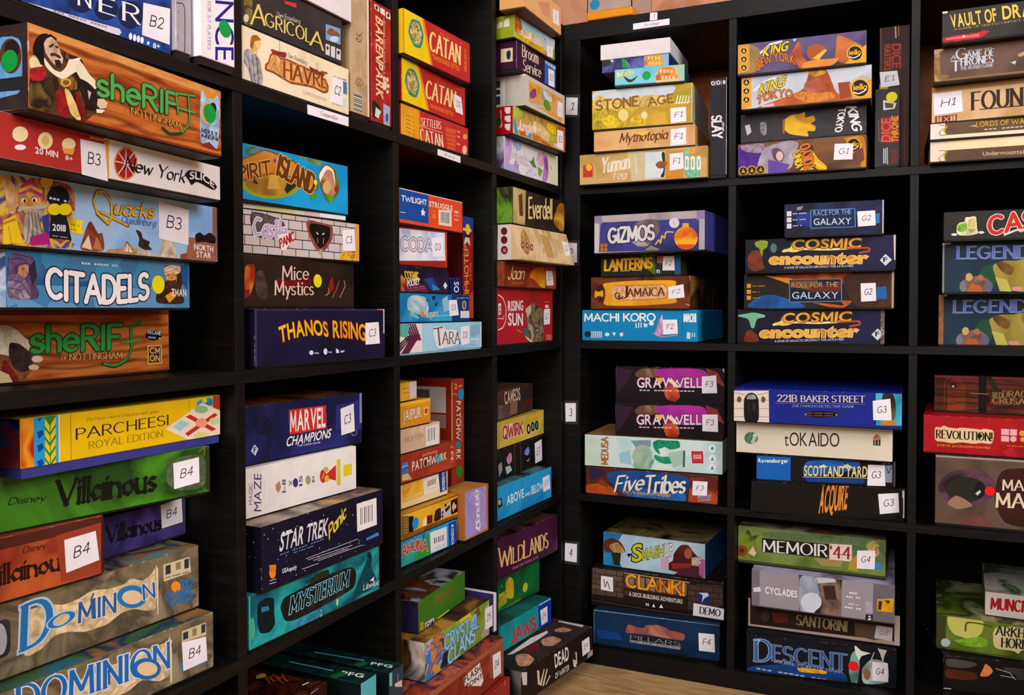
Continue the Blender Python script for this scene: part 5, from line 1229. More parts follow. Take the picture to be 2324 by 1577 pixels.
game_box('amber game box with swirling fruit art, barcode and navy maker strip', 'games in the third-row third cubby of the left shelving unit', -1320, -5683, 4796, 86.47, 1428, 2000, 444, 'e6c478', [
 ('P','F',[0,0,1428,0,1428,447,0,447],'n:9:e9c890,f0dab0'),
 ('P','F',[21,434,631,437,671,141,32,123],'n:14:e9a030,f0c050,d8842a,f3d890'),
 ('P','F',[645,426,1152,455,1180,144,671,133],'ece2d2'),
 ('P','F',[778,363,801,364,800,266,777,263],'6a6668'),
 ('P','F',[824,365,847,366,846,267,823,265],'6a6668'),
 ('P','F',[870,367,893,367,892,268,869,266],'6a6668'),
 ('P','F',[916,368,939,369,939,270,915,268],'6a6668'),
 ('P','F',[963,370,986,371,985,271,962,269],'6a6668'),
 ('P','F',[1009,372,1033,373,1032,273,1009,270],'6a6668'),
 ('M','F',[[775,203,799,203,799,215,774,215],[807,204,831,204,831,216,807,213],[840,204,864,205,864,217,840,214],[905,205,929,206,929,218,905,215],[938,206,962,206,962,218,938,215],[970,206,995,207,994,219,970,218],[1003,207,1027,207,1027,219,1003,217]],'b0a898'),
 ('P','F',[1122,443,1379,450,1398,96,1179,86],'1c418c'),
 ('T','F','RAVENSBURGER',[1236,432,1246,99,1327,434],'e6ecf6','b'),
 ('M','F',[[93,159,143,161,142,186,92,184],[161,162,211,164,210,189,160,182],[229,165,279,167,278,192,228,185],[365,170,415,172,414,197,364,190],[433,173,483,175,482,200,432,193],[501,176,551,178,550,203,500,201],[569,179,619,181,618,206,568,199]],'f0e0c0')])
game_box('terracotta game box with cream title, teal button letter and a figure two', 'games in the third-row third cubby of the left shelving unit', -1268, -5623, 5242, 87.7, 1778, 2000, 497, 'a8422c', [
 ('P','F',[0,0,1778,0,1778,500,0,500],'n:8:a8432e,983a28,b54e36'),
 ('T','F','PATCHW',[320,182,1089,208,321,337],'f0dcc0','b','4a2418'),
 ('T','F','RK',[1227,211,1436,217,1228,343],'f0dcc0','b','4a2418'),
 ('E','F',[1150,268,86,-13,1,85],'2f8c9c'),
 ('S','F',[1089,241,1212,321],11,'bfe0e0'),
 ('S','F',[1104,206,1218,270],10,'bfe0e0'),
 ('E','F',[732,249,47,-7,0,54],'2c4a3a'),
 ('T','F','Uwe Rosenberg',[632,384,1121,391,633,431],'e0a088','b'),
 ('T','F','2',[1573,183,1670,184,1574,325],'f0b898','b'),
 ('M','F',[[1559,143,1578,143,1578,151,1560,151],[1584,143,1602,142,1602,151,1584,149],[1608,142,1627,142,1627,150,1609,149],[1657,141,1676,141,1676,149,1658,148]],'e0a088'),
 ('M','F',[[1578,392,1597,393,1595,435,1575,434],[1604,394,1624,395,1622,437,1602,427],[1631,396,1651,397,1648,438,1629,429]],'cf8a70'),
 ('P','F',[22,361,203,364,210,177,20,178],'4a7ac8'),
 ('S','F',[35,298,183,305],12,'e0e8f0'),
 ('S','F',[34,237,183,274],12,'20304a'),
 ('P','F',[20,170,196,171,319,49,19,71],'d8bc8a')])
game_box('beige game box with faint carved lettering and a white barcode end', 'games in the third-row third cubby of the left shelving unit', -1231, -5935, 5743, 89.08, 1262, 1900, 424, 'dcbf9e', [
 ('P','F',[0,0,1262,0,1262,427,0,427],'n:14:dcc0a0,d2b292,e6ccae'),
 ('T','F','MORTUM',[133,187,698,196,134,279],'a89478','r'),
 ('P','F',[790,375,1210,389,1223,35,797,47],'ece8ea'),
 ('P','F',[851,336,878,335,877,119,849,116],'7a767e'),
 ('P','F',[903,337,918,339,917,121,901,117],'7a767e'),
 ('P','F',[955,339,980,339,978,121,954,118],'7a767e'),
 ('P','F',[1008,340,1021,342,1019,124,1006,119],'7a767e'),
 ('P','F',[1061,342,1089,342,1088,122,1059,120],'7a767e')])
game_box('small amber game box with cream arched title and red stamp', 'games in the third-row third cubby of the left shelving unit', -1168, -6133, 6170, 88.72, 972, 1800, 445, 'e39a1e', [
 ('P','F',[0,0,972,0,972,448,0,448],'n:8:e6a020,d98a18'),
 ('P','F',[0,385,972,385,972,448,0,448],'f0c030'),
 ('T','F','JAIPUR',[110,130,661,145,112,306],'f3e6cc','b','9a4a18'),
 ('P','F',[760,285,879,305,894,175,773,156],'f0d8b8'),
 ('P','F',[780,267,864,282,873,193,789,179],'c83a30')])
game_box('tiny amber and white game box on the top of its stack', 'games in the third-row third cubby of the left shelving unit', -1052, -6447, 6618, 91.67, 612, 1600, 325, 'd99a2c', [
 ('P','F',[0,0,612,0,612,328,0,328],'n:14:d99a2c,e6b048'),
 ('P','F',[372,333,601,323,608,57,391,39],'cfc8d2'),
 ('S','F',[137,230,347,227],12,'9a6418'),
 ('S','F',[166,151,346,151],12,'9a6418')])
game_box('tall terracotta game box on edge with vertical cream title and blue dot', 'games in the third-row third cubby of the left shelving unit', -1800, -4033, 3904, 89.42, 498, 2400, 2909, 'ab4430', [
 ('P','F',[0,0,498,0,498,2912,0,2912],'n:8:ab4630,9c3c2a'),
 ('P','F',[0,1689,40,1689,40,2854,0,2854],'d8a078'),
 ('T','F','PATCHW',[190,2493,184,1740,361,2477],'f0dcc0','b','4a2418'),
 ('T','F','RK',[183,1563,181,1350,354,1538],'f0dcc0','b','4a2418'),
 ('E','F',[267,1640,88,-12,1,75],'2f8c9c'),
 ('T','F','2',[119,2729,227,2720,120,2826],'f3b868','b'),
 ('M','F',[[288,2743,324,2747,321,2780,285,2776],[337,2748,374,2752,370,2785,335,2774],[386,2753,423,2757,419,2790,384,2779]],'f3b868'),
 ('S','F',[12,2659,227,2605],21,'d98a58'),
 ('T','F','Uwe Rosenberg',[381,2170,378,1687,425,2166],'e0907a','b'),
 ('P','F',[75,58,423,146,423,495,75,466],'c8c8a8'),
 ('DOT','F',[373,2605,112,0,0,112],'2f9cdc'),
 ('DOT','F',[296,1117,112,0,0,112],'1f9a38'),
 ('P','L',[1488,2272,2280,2272,2280,2767,1488,2767],'ded8d4'),
 ('P','L',[1584,2330,1920,2330,1920,2708,1584,2708],'6a6664'),
 ('P','L',[1680,1980,2280,1980,2280,2242,1680,2242],'b08a7a')], left='n:5:8a2c1c,a03a20,6a2418')
game_box('brown-edged lavender game box on edge with white sideways script', 'games in the third-row third cubby of the left shelving unit', -265, -4384, 3904, 87.97, 898, 500, 923, 'b97a3c', [
 ('P','F',[0,0,898,0,898,926,0,926],'b5743a'),
 ('P','F',[-8,911,805,907,823,81,27,50],'n:7:9486ca,a698d6,8478bc'),
 ('S','F',[164,724,289,855,544,849,738,717,759,500,692,344],31,'b5a6de'),
 ('S','F',[310,768,586,757,682,537,649,395],17,'a294d0'),
 ('T','F','Mandala',[571,95,511,845,400,124],'f0ecf8','q'),
 ('E','F',[497,207,86,-19,0,73],'f0ecf8'),
 ('E','F',[501,211,47,-10,0,46],'9486ca')], left='b07038', top='n:7:c08a50,a8703c')
game_box('dark red striped game box under the brick-red one, just its corner showing', 'games in the bottom-row third cubby of the left shelving unit', -916, -5492, 394, 90.95, 2998, 2800, 798, '8a2a26', [
 ('P','F',[0,0,2998,0,2998,801,0,801],'n:9:8a2a26,a03a30'),
 ('P','F',[2636,998,2689,993,2583,799,2514,827],'c8806a'),
 ('P','F',[2776,944,2829,931,2793,716,2722,744],'b5685a'),
 ('E','F',[2794,945,78,-30,0,32],'d8cfc8')])
game_box('brick-red game box with slanted white block lettering and white label, on the bottom board', 'games in the bottom-row third cubby of the left shelving unit', -1112, -5487, 1195, 89.31, 2950, 2900, 762, '8f3a2a', [
 ('P','F',[0,0,2950,0,2950,765,0,765],'n:9:93402e,7e3222,a34c36'),
 ('P','F',[0,658,2950,658,2950,765,0,765],'a3644a'),
 ('P','F',[1397,592,1993,625,2128,247,2036,183,1424,424],'ece4e0'),
 ('T','F','FLASH',[1425,479,2023,458,1403,604],'5a2a22','b'),
 ('T','F','POINT',[1480,347,2098,316,1467,435],'5a2a22','b'),
 ('P','F',[2378,671,2946,647,2960,14,2376,194],'9a5a48'),
 ('LB','F','D4',[2524,122,2834,122,2813,545,2489,574],'f1edf5')], top='n:9:7a3020,c86a4a,3a2a44,a84a2c,1c1a2a')
game_box('green illustrated game box with icy blue hand-lettered title and white label', 'games in the bottom-row third cubby of the left shelving unit', -1317, -5266, 1960, 89.84, 2373, 2800, 686, '7a9a30', [
 ('P','F',[0,0,2373,0,2373,689,0,689],'n:7:7fa032,95b23c,6a8a2c'),
 ('P','F',[-6,702,673,669,725,269,452,5,0,-11],'n:20:5a4a3a,d87a30,3a6aa8,b8aed0,2c241f'),
 ('P','F',[132,627,273,565,402,359,271,260,168,325,272,419],'p:e07a34'),
 ('P','F',[18,654,197,723,274,657,145,597],'b5a8d8'),
 ('P','F',[29,468,195,460,193,289,41,307],'3f80c8'),
 ('P','F',[14,121,192,131,191,26,13,16],'3f80c8'),
 ('E','F',[348,125,105,-40,1,80],'d9a42a'),
 ('P','F',[616,295,780,291,750,28,506,52],'243048'),
 ('P','F',[1179,722,1564,726,1715,534,1236,549],'e0c81c'),
 ('P','F',[1731,615,1935,696,2013,525,1808,504],'7a5a3a'),
 ('P','F',[1700,611,1840,581,1854,460,1715,476],'cfc0dc'),
 ('T','F','CRYSTAL',[657,328,1916,323,659,578],'8cc8ec','o','2f6a9a'),
 ('T','F','CLANS',[778,31,1774,123,780,277],'9cd0f0','o','2f6a9a'),
 ('P','F',[2158,597,2538,644,2534,11,1962,73,2188,232],'p:b9a8a4'),
 ('T','F','RENEGADE',[2090,73,2434,75,2091,161],'d890a8','b'),
 ('LB','F','D5',[2194,163,2505,149,2501,550,2183,560],'f1edf5')], left='n:9:8a6a4a,3a2a24,cfc8c0,a8642a', top='n:9:8a6a30,b5843a,5a3a28,2c2420')
game_box('white game box on edge with a purple side, beside the green illustrated one', 'games in the bottom-row third cubby of the left shelving unit', -1080, -3869, 1960, 88.31, 113, 2400, 762, 'e4dee6', [
 ('P','F',[0,0,113,0,113,765,0,765],'e2dce4')], left='433a6c')
game_box('moss green game box with faded orange emblem and purple labelled side', 'games in the bottom-row third cubby of the left shelving unit', -1249, -5323, 2649, 93.35, 1871, 2000, 560, '4f7f26', [
 ('P','F',[0,0,1871,0,1871,563,0,563],'n:6:52842a,477524'),
 ('S','F',[584,332,646,478,691,422],17,'b5682a'),
 ('S','F',[662,270,726,467,766,416],17,'b5682a'),
 ('S','F',[743,320,806,457,840,410],17,'b5682a'),
 ('S','F',[823,258,888,446,916,404],17,'b5682a'),
 ('S','F',[905,308,970,435,992,397],17,'b5682a'),
 ('S','F',[987,246,1053,424,1069,391],17,'b5682a'),
 ('S','F',[1071,296,1137,413,1146,384],17,'b5682a'),
 ('S','F',[1155,233,1222,401,1225,378],17,'b5682a'),
 ('S','F',[1240,284,1307,390,1304,371],17,'b5682a'),
 ('P','F',[703,57,1163,61,1196,29,734,21],'b8d83a'),
 ('P','F',[225,121,566,109,581,1,253,-10],'d8d4e0'),
 ('T','F','D4',[268,18,550,4,268,93],'2a2434','b'),
 ('P','F',[53,193,182,163,180,15,52,59],'b8962c')], left='3a2f5a', top='n:12:1f1c18,8a4a28,3a4a2a,c8c0d0,2a4a34')
game_box('white and violet watercolour game box with green sprout, bottom of the corner stack', 'games in the top-row corner cubby of the left shelving unit', -1522, -1585, 10924, 87.94, 2636, 2900, 695, 'dfe0ea', [
 ('P','F',[0,0,2636,0,2636,698,0,698],'n:7:e0e4ee,ecebf0,d6d8ea'),
 ('P','F',[14,696,269,697,366,582,267,301,170,67,11,30],'n:14:c08fd0,d8b0e0,a87ac8'),
 ('P','F',[301,673,597,695,799,624,697,487,431,504],'p:a8bcec'),
 ('P','F',[12,161,595,188,729,27,11,16],'b5aee0'),
 ('P','F',[496,307,662,212,628,88,429,178],'b890c8'),
 ('P','F',[1576,612,1874,675,2025,540,1911,364,1686,331,1502,429],'p:e0b5c0'),
 ('P','F',[1836,606,2064,626,2140,236,1986,-8,1759,42,1911,364],'n:16:a86ac0,c89ad8,8a50a8'),
 ('P','F',[2102,648,2575,656,2573,17,2139,11],'n:9:e6dcba,f0ead0'),
 ('P','F',[2557,0,2636,0,2636,698,2557,698],'eeeef6'),
 ('P','F',[1109,400,1250,360,1394,521,1393,366,1538,263,1321,263,1215,324],'p:5f8f3a'),
 ('P','F',[1575,315,1835,258,1685,95,1593,145],'7aa844'),
 ('S','F',[1393,87,1465,143],12,'3a3444'),
 ('S','F',[2257,414,2276,336],23,'4a3a44'),
 ('S','F',[968,60,1250,206],8,'7a7484'),
 ('T','F','Mystic',[283,289,1108,247,284,495],'eae6f0','q','a8a0b8')], left='n:9:b8b0d0,6a4a7a,d8dce8,3a2a44')
game_box('jungle game box with straw grass, yellow flower and red icon side', 'games in the top-row corner cubby of the left shelving unit', -1276, -1674, 11622, 85.94, 2413, 2900, 578, 'a8804a', [
 ('P','F',[0,0,2413,0,2413,581,0,581],'n:9:b5904e,c8a45a,8f6a34'),
 ('P','F',[14,601,472,613,471,467,103,338,13,350],'n:18:8fb03a,b5c84a,6a8a2a'),
 ('S','F',[409,572,471,408],16,'7a5a2c'),
 ('S','F',[540,568,597,414],16,'9aa03a'),
 ('S','F',[673,565,724,420],16,'8a6030'),
 ('S','F',[808,561,853,426],16,'c8b060'),
 ('S','F',[944,558,983,433],17,'7a5a2c'),
 ('S','F',[1082,554,1115,439],17,'9aa03a'),
 ('S','F',[1222,550,1249,446],17,'8a6030'),
 ('S','F',[1364,547,1384,452],17,'c8b060'),
 ('S','F',[1508,543,1522,459],17,'7a5a2c'),
 ('P','F',[28,324,103,309,223,41,42,39],'3aa0c8'),
 ('P','F',[27,209,72,44,18,35],'d8d84a'),
 ('P','F',[269,151,596,180,564,56,315,43],'b5683a'),
 ('P','F',[564,56,627,156,787,169,771,47],'3aa8d0'),
 ('P','F',[819,145,1181,163,1214,77,916,27],'c8703a'),
 ('P','F',[885,456,1182,421,1384,397,1660,292,1590,109,1181,178,787,199],'p:f0c890'),
 ('P','F',[1470,520,1944,514,1944,309,1730,304,1521,360],'p:f0c41e'),
 ('P','F',[1660,292,1944,294,1836,165,1695,173],'a8c030'),
 ('P','F',[1248,113,1521,82,1836,24,1625,21,1214,46],'p:a86a30'),
 ('P','F',[1836,134,2016,132,2016,69,1872,61],'cfc8d8'),
 ('P','F',[1998,540,2365,543,2421,-11,2309,36,2328,472,2016,464],'p:b5623a'),
 ('T','F','Jungle',[193,138,852,181,194,326],'f0c0c8','q','fbeef0'),
 ('LB','F','E1',[2001,58,2309,52,2302,467,2002,454],'f1edf5'),
 ('P','L',[2717,554,2850,546,2845,425,2758,420,2717,482],'e6dcdc'),
 ('P','L',[2717,381,2850,381,2849,252,2775,260,2717,309],'e6dcdc'),
 ('P','L',[2716,223,2849,220,2832,81,2758,103,2716,165],'e6dcdc'),
 ('P','L',[2609,523,2650,504,2642,317,2675,198,2599,134,2625,377],'p:e8b8a0'),
 ('E','L',[2583,287,57,-6,0,87],'1f5a2a')], left='b3121c')
game_box('grey stone-framed game box with a framed jungle scene and dark blue side', 'games in the top-row corner cubby of the left shelving unit', -1112, -1733, 12203, 88.81, 2035, 2800, 649, 'cfcabc', [
 ('P','F',[0,0,2035,0,2035,652,0,652],'n:12:cfcabc,c2bdb0'),
 ('P','F',[163,130,1892,39,1892,548,163,561],'n:10:d8944a,e8b04e,c87a3a'),
 ('P','F',[183,523,716,542,715,348,427,256,200,294],'p:e09a2c'),
 ('P','F',[217,342,499,478,534,323,356,211,199,221],'p:8a4a8c'),
 ('P','F',[789,529,1240,523,1395,372,1087,337,788,289],'n:20:a8c0c0,7a949c,d0dcd8'),
 ('P','F',[217,196,752,326,899,207,427,138],'d8a068'),
 ('P','F',[899,312,1087,368,1317,232,1163,124,899,162],'p:6a9a3a'),
 ('P','F',[1240,278,1592,476,1631,140,1316,155],'e0a878'),
 ('P','F',[251,130,899,192,1011,154,570,108],'c0c8b0'),
 ('LB','F','',[1623,131,1906,131,1914,466,1631,453],'f1edf5'),
 ('P','L',[1736,0,2800,0,2800,652,1736,652],'bcb6a8'),
 ('P','L',[1848,52,2352,52,2352,600,1848,600],'e4e0dc'),
 ('P','L',[1960,91,2240,91,2240,261,1960,261],'2f4a54'),
 ('P','L',[1960,300,2240,300,2240,391,1960,391],'3a3a40'),
 ('P','L',[1960,430,2240,430,2240,574,1960,574],'4a4a50'),
 ('P','L',[0,606,2800,606,2800,652,0,652],'d8d2c8'),
 ('P','L',[0,0,2800,0,2800,33,0,33],'c8b8c8')], left='n:9:1f2a5a,2a4a8c,101a3a,6aa8c8')
game_box('deep plum game box with pale wobbly lettering and light blue end', 'games in the top-row corner cubby of the left shelving unit', -1161, -2093, 12855, 88.91, 1986, 2800, 578, '47193f', [
 ('P','F',[0,0,1986,0,1986,581,0,581],'n:7:4a1a42,3c1436'),
 ('P','F',[0,0,30,0,30,581,0,581],'9a6a8c'),
 ('T','F','Broom',[284,331,1055,370,285,575],'e6d3c0','r'),
 ('T','F','Service',[322,64,1181,124,336,289],'e6d3c0','r'),
 ('P','F',[1383,528,1965,562,1964,69,1382,54],'2f6cc0'),
 ('P','F',[1398,543,1971,545,1971,491,1889,459,1404,480],'p:b5c4f0'),
 ('LB','F','E1',[1587,60,1888,75,1889,429,1568,410],'f1edf5'),
 ('P','L',[2464,438,2728,436,2728,169,2463,175],'d8c49a'),
 ('P','L',[2587,373,2661,401,2691,326,2660,199,2593,241],'p:1c3a52')], left='42133a')
game_box('sunny meadow game box with pale blue sky and moss green end', 'games in the top-row corner cubby of the left shelving unit', -1109, -2242, 13435, 87.1, 1847, 2800, 461, 'c8c8a0', [
 ('P','F',[0,0,1847,0,1847,464,0,464],'n:6:9fc8d8,b8d8e0'),
 ('P','F',[-34,453,250,450,346,291,249,133,11,100],'n:16:c87a30,a85a24,e0a04a'),
 ('P','F',[11,110,394,140,591,27,248,1,58,15],'p:b8b42a'),
 ('P','F',[249,242,793,305,1207,282,1421,178,998,112,541,102,297,124],'p:e6cfa0'),
 ('P','F',[394,129,792,125,1314,150,1584,10,997,10,443,20],'p:e0a824'),
 ('P','F',[767,197,1155,268,1394,171,1102,128,894,119],'dcd4c0'),
 ('P','F',[1234,428,1863,436,1807,232,1448,208,1394,310],'d0d4ec'),
 ('P','F',[1751,241,1863,258,1862,-3,1612,29],'7a9a2c'),
 ('P','F',[1327,350,1395,356,1354,322],'3a4a9c'),
 ('LB','F','',[1475,17,1736,49,1751,276,1421,248],'f1edf5'),
 ('P','L',[2422,327,2484,361,2534,343,2528,246,2421,229],'e0e0d0'),
 ('P','L',[2565,349,2621,394,2689,394,2689,243,2565,240],'e0e0d0')], left='9aa526')
game_box('orange-tan game box jutting out at the top of the corner stack', 'games in the top-row corner cubby of the left shelving unit', 286, -2507, 13899, 90.65, 1934, 530, 582, 'dda468', [
 ('P','F',[0,0,1934,0,1934,585,0,585],'n:9:dda468,e6b47c,cf9258'),
 ('P','F',[686,321,1279,510,1309,191,918,162],'d8987a'),
 ('S','F',[977,180,1279,171],9,'c08058'),
 ('LB','F','',[1479,151,1813,181,1798,484,1465,432],'f1edf5')], tray='5a3a20')
game_box('bright red deep game box with white block title, ring emblem and sheathed samurai', 'games in the second-row corner cubby of the left shelving unit', -1490, -2043, 7414, 89.98, 2878, 2900, 1159, 'b3242a', [
 ('P','F',[0,0,2878,0,2878,1162,0,1162],'n:7:b5262c,a51e26'),
 ('S','F',[76,1019,285,967,433,785,432,528,282,365,72,333],25,'f0e6e4'),
 ('P','F',[83,848,200,857,199,639,82,622],'f0e6e4'),
 ('P','F',[116,803,166,803,166,748,116,748],'b3242a'),
 ('P','F',[116,721,166,721,166,658,116,658],'b3242a'),
 ('S','F',[53,559,304,547,334,620],18,'f0e6e4'),
 ('T','F','RISING',[519,702,1261,720,520,896],'f3ecea','b'),
 ('T','F','SUN',[530,415,1251,403,532,656],'f3ecea','b'),
 ('P','F',[1355,748,1790,886,2140,789,2371,668,2343,0,1935,-16,1496,127,1306,229,1545,379,1402,575],'n:20:5a4a3a,8a7a5c,2f2620,a89a7a'),
 ('P','F',[1379,739,1643,827,1691,709,1497,554],'c8c0a0'),
 ('P','F',[1260,326,1544,359,1496,185,1306,171],'4a6a6a'),
 ('S','F',[1790,886,1741,1082],20,'4a2a20'),
 ('S','F',[1988,868,2039,1067],16,'4a2a20'),
 ('P','F',[1353,189,1935,-6,1786,-10,1448,109],'d8ccb0'),
 ('S','F',[960,323,1166,252],17,'d89a3a'),
 ('E','F',[2545,800,117,0,0,41],'e8c8c0'),
 ('M','F',[[2429,891,2462,892,2462,902,2429,901],[2473,892,2506,893,2506,903,2473,900],[2517,893,2550,894,2550,904,2517,901],[2606,895,2638,896,2638,906,2606,903],[2650,896,2682,896,2682,907,2650,904]],'e8c8c0'),
 ('P','F',[2490,178,2795,170,2811,45,2490,66],'c86a68'),
 ('LB','F','E2',[2370,394,2704,409,2726,749,2371,738],'f1edf5')])
game_box('russet game box with pale script and a glowing amber flame', 'games in the second-row corner cubby of the left shelving unit', -1244, -2105, 8576, 90.5, 2752, 2700, 506, '8a3a1c', [
 ('P','F',[0,0,2752,0,2752,509,0,509],'n:7:8a3a1e,7a2e18,9c4826'),
 ('P','F',[1202,234,1496,437,2108,502,2133,25,1796,57,1495,205],'n:9:c8641c,e08a24,a8481c'),
 ('P','F',[1796,136,2002,201,2133,125,2106,34,1898,30],'p:e8b82a'),
 ('P','F',[2003,478,2730,499,2729,38,2212,27,2134,464],'p:b5503a'),
 ('T','F','Jaan',[176,164,941,188,221,419],'f0c890','q','4a1a0c'),
 ('T','F','saga',[372,79,917,93,373,143],'c86a3c','q'),
 ('LB','F','E2',[2170,90,2580,100,2509,415,2134,408],'f1edf5')], left='n:9:6a2a18,8a4a30,4a1c12')
game_box('tan parchment game box with askew lid jutting out past the shelf edge', 'games in the second-row corner cubby of the left shelving unit', -908, -2128, 9085, 87.55, 2608, 2500, 709, 'cfae80', [
 ('P','F',[0,0,2608,0,2608,712,0,712],'n:8:d3b384,c4a070,e0c69c,b08c5c'),
 ('P','F',[303,575,526,685,640,379,391,89,144,220],'p:b58a58'),
 ('P','F',[1200,608,1632,582,1622,115,1272,136],'bc965f'),
 ('E','F',[258,317,75,5,40,72],'7a4a3a'),
 ('E','F',[258,317,33,2,19,34],'d3b384'),
 ('E','F',[450,321,68,4,37,65],'7a4a3a'),
 ('E','F',[450,321,30,2,17,30],'d3b384'),
 ('E','F',[634,296,78,5,42,73],'7a4a3a'),
 ('E','F',[634,296,35,2,20,35],'d3b384'),
 ('LB','F','E2',[2240,207,2520,242,2557,519,2274,540],'f1edf5'),
 ('P','L',[2200,0,2500,0,2500,712,2200,712],'cfc6bc'),
 ('E','L',[2341,578,69,-3,0,75],'6a1a24'),
 ('E','L',[2341,408,73,-3,0,78],'6a1a24'),
 ('E','L',[2346,212,77,-3,0,82],'7a1a26'),
 ('T','L','VAX',[2320,168,2380,175,2320,240],'d8b0b0','b')], left='n:12:5a4448,8a7478,3a2a2c', lean=200)
game_box('bark-brown game box with pale yellow brush script and leafy green end', 'games in the second-row corner cubby of the left shelving unit', -1043, -2124, 9797, 90.01, 2717, 2700, 722, '2c2418', [
 ('P','F',[0,0,2717,0,2717,725,0,725],'n:8:2c251a,3a3020,241d14'),
 ('P','F',[25,739,636,735,588,25,21,21],'n:8:c8ae7c,b59a66,e0cc9c'),
 ('P','F',[281,583,457,640,499,191,323,192],'6a4a2a'),
 ('P','F',[2356,648,2738,700,2709,37,2301,104,2038,240],'n:12:b5842a,8a5a1c,d8a840'),
 ('T','F','Everdell',[770,189,2013,287,703,587],'e6cf92','q')], left='n:10:3a4a1c,6a9a2c,1f2814,8a7a5a')
game_box('vivid sky blue game box with white capitals, lowest in the third-row corner cubby', 'games in the third-row corner cubby of the left shelving unit', -1491, -1976, 3904, 87.7, 2692, 2800, 707, '1f8fd0', [
 ('P','F',[0,0,2692,0,2692,710,0,710],'n:6:1f90d2,2ea0e0,1a80c0'),
 ('T','F','ABOVE',[531,271,1309,281,512,454],'e4f0f8','b'),
 ('T','F','AND',[1352,282,1619,281,1353,351],'e4f0f8','b'),
 ('T','F','BELOW',[1673,270,2268,280,1655,443],'e4f0f8','b'),
 ('P','F',[155,458,292,468,331,293,154,273],'2a1c1c'),
 ('E','F',[213,391,55,-11,0,56],'c8a890'),
 ('LB','F','E3',[2268,208,2618,226,2574,549,2221,534],'f1edf5')], top='n:9:16242c,5a7a88,0c1418')
game_box('black game box with oval gem pictures and fine copper rules', 'games in the third-row corner cubby of the left shelving unit', -1673, -1591, 4614, 90.76, 2509, 2600, 636, '1a1515', [
 ('P','F',[0,0,2509,0,2509,639,0,639],'n:9:1a1616,120f10'),
 ('S','F',[869,622,915,2],12,'a8603a'),
 ('S','F',[1188,636,1235,-4],12,'a8603a'),
 ('E','F',[582,303,218,-35,1,292],'3a3434'),
 ('E','F',[582,303,194,-31,1,276],'141010'),
 ('P','F',[443,413,630,530,748,463,724,310,558,258],'p:c88ab8'),
 ('P','F',[396,247,652,243,747,129,487,76],'b8cfcc'),
 ('E','F',[1515,325,239,-37,1,285],'3a3434'),
 ('E','F',[1515,325,213,-33,1,271],'141010'),
 ('P','F',[1388,426,1619,514,1697,420,1644,305,1438,337],'p:7a8ae0'),
 ('P','F',[1337,292,1540,199,1696,236,1618,166],'d8a890'),
 ('E','F',[123,292,163,-27,1,266],'3a3434'),
 ('E','F',[123,292,144,-24,1,251],'141010'),
 ('P','F',[57,341,214,391,258,212,100,87],'9a9490'),
 ('LB','F','E3',[2025,59,2426,79,2399,561,1989,523],'f1edf5')])
game_box('mustard yellow game box with crimson bubble title and three masks', 'games in the third-row corner cubby of the left shelving unit', -1655, -1513, 5253, 91.23, 2592, 2500, 572, 'd3b850', [
 ('P','F',[0,0,2592,0,2592,575,0,575],'n:7:d6bc56,c8ac44,e0ca6c'),
 ('P','F',[266,483,524,491,1367,449,1392,162,861,153,287,173],'p:e6cfa0'),
 ('T','F','QWIRK',[287,202,1340,189,289,452],'a82c40','o','f0dcb0'),
 ('P','F',[546,118,1366,125,1365,44,560,38],'e0c020'),
 ('P','F',[1682,515,2512,517,2541,460,1735,426],'e6b82a'),
 ('S','F',[1471,539,1495,6],8,'b59a3a'),
 ('E','F',[1681,237,107,-14,0,113],'1c1a1a'),
 ('E','F',[1923,259,109,-14,0,108],'1c1a1a'),
 ('E','F',[2160,261,112,-14,0,109],'1c1a1a'),
 ('E','F',[1681,237,48,-6,0,62],'d6dce0'),
 ('E','F',[1923,259,49,-6,0,62],'8ab0c8'),
 ('E','F',[2160,261,50,-6,0,63],'5a8a9a'),
 ('S','F',[69,508,93,29],19,'8a7a3a')], top='n:9:a88a3a,c8aa50')
game_box('small dark brown game box with worn cream capitals, top of the corner cubby stack', 'games in the third-row corner cubby of the left shelving unit', -1614, -1630, 5828, 94.25, 2224, 2200, 621, '4a2c22', [
 ('P','F',[0,0,2224,0,2224,624,0,624],'n:9:4a2e24,5a382a,38221c'),
 ('T','F','CAMEOS',[430,317,1389,331,405,582],'d6c8b4','b'),
 ('P','F',[758,343,1213,338,1182,58,757,46],'8a6a5a'),
 ('P','F',[61,336,703,289,757,26,59,30],'n:16:5a4a48,7a6a68'),
 ('P','F',[1780,345,2124,344,2123,143,1810,144],'6a2c34'),
 ('P','F',[1449,540,2188,518,2187,285,1448,315],'3a3436'),
 ('M','F',[[73,585,138,588,137,605,72,601],[161,589,226,593,225,610,160,603],[248,594,313,598,312,615,247,608]],'8a5a30')], top='n:8:54433a,8a5a44')
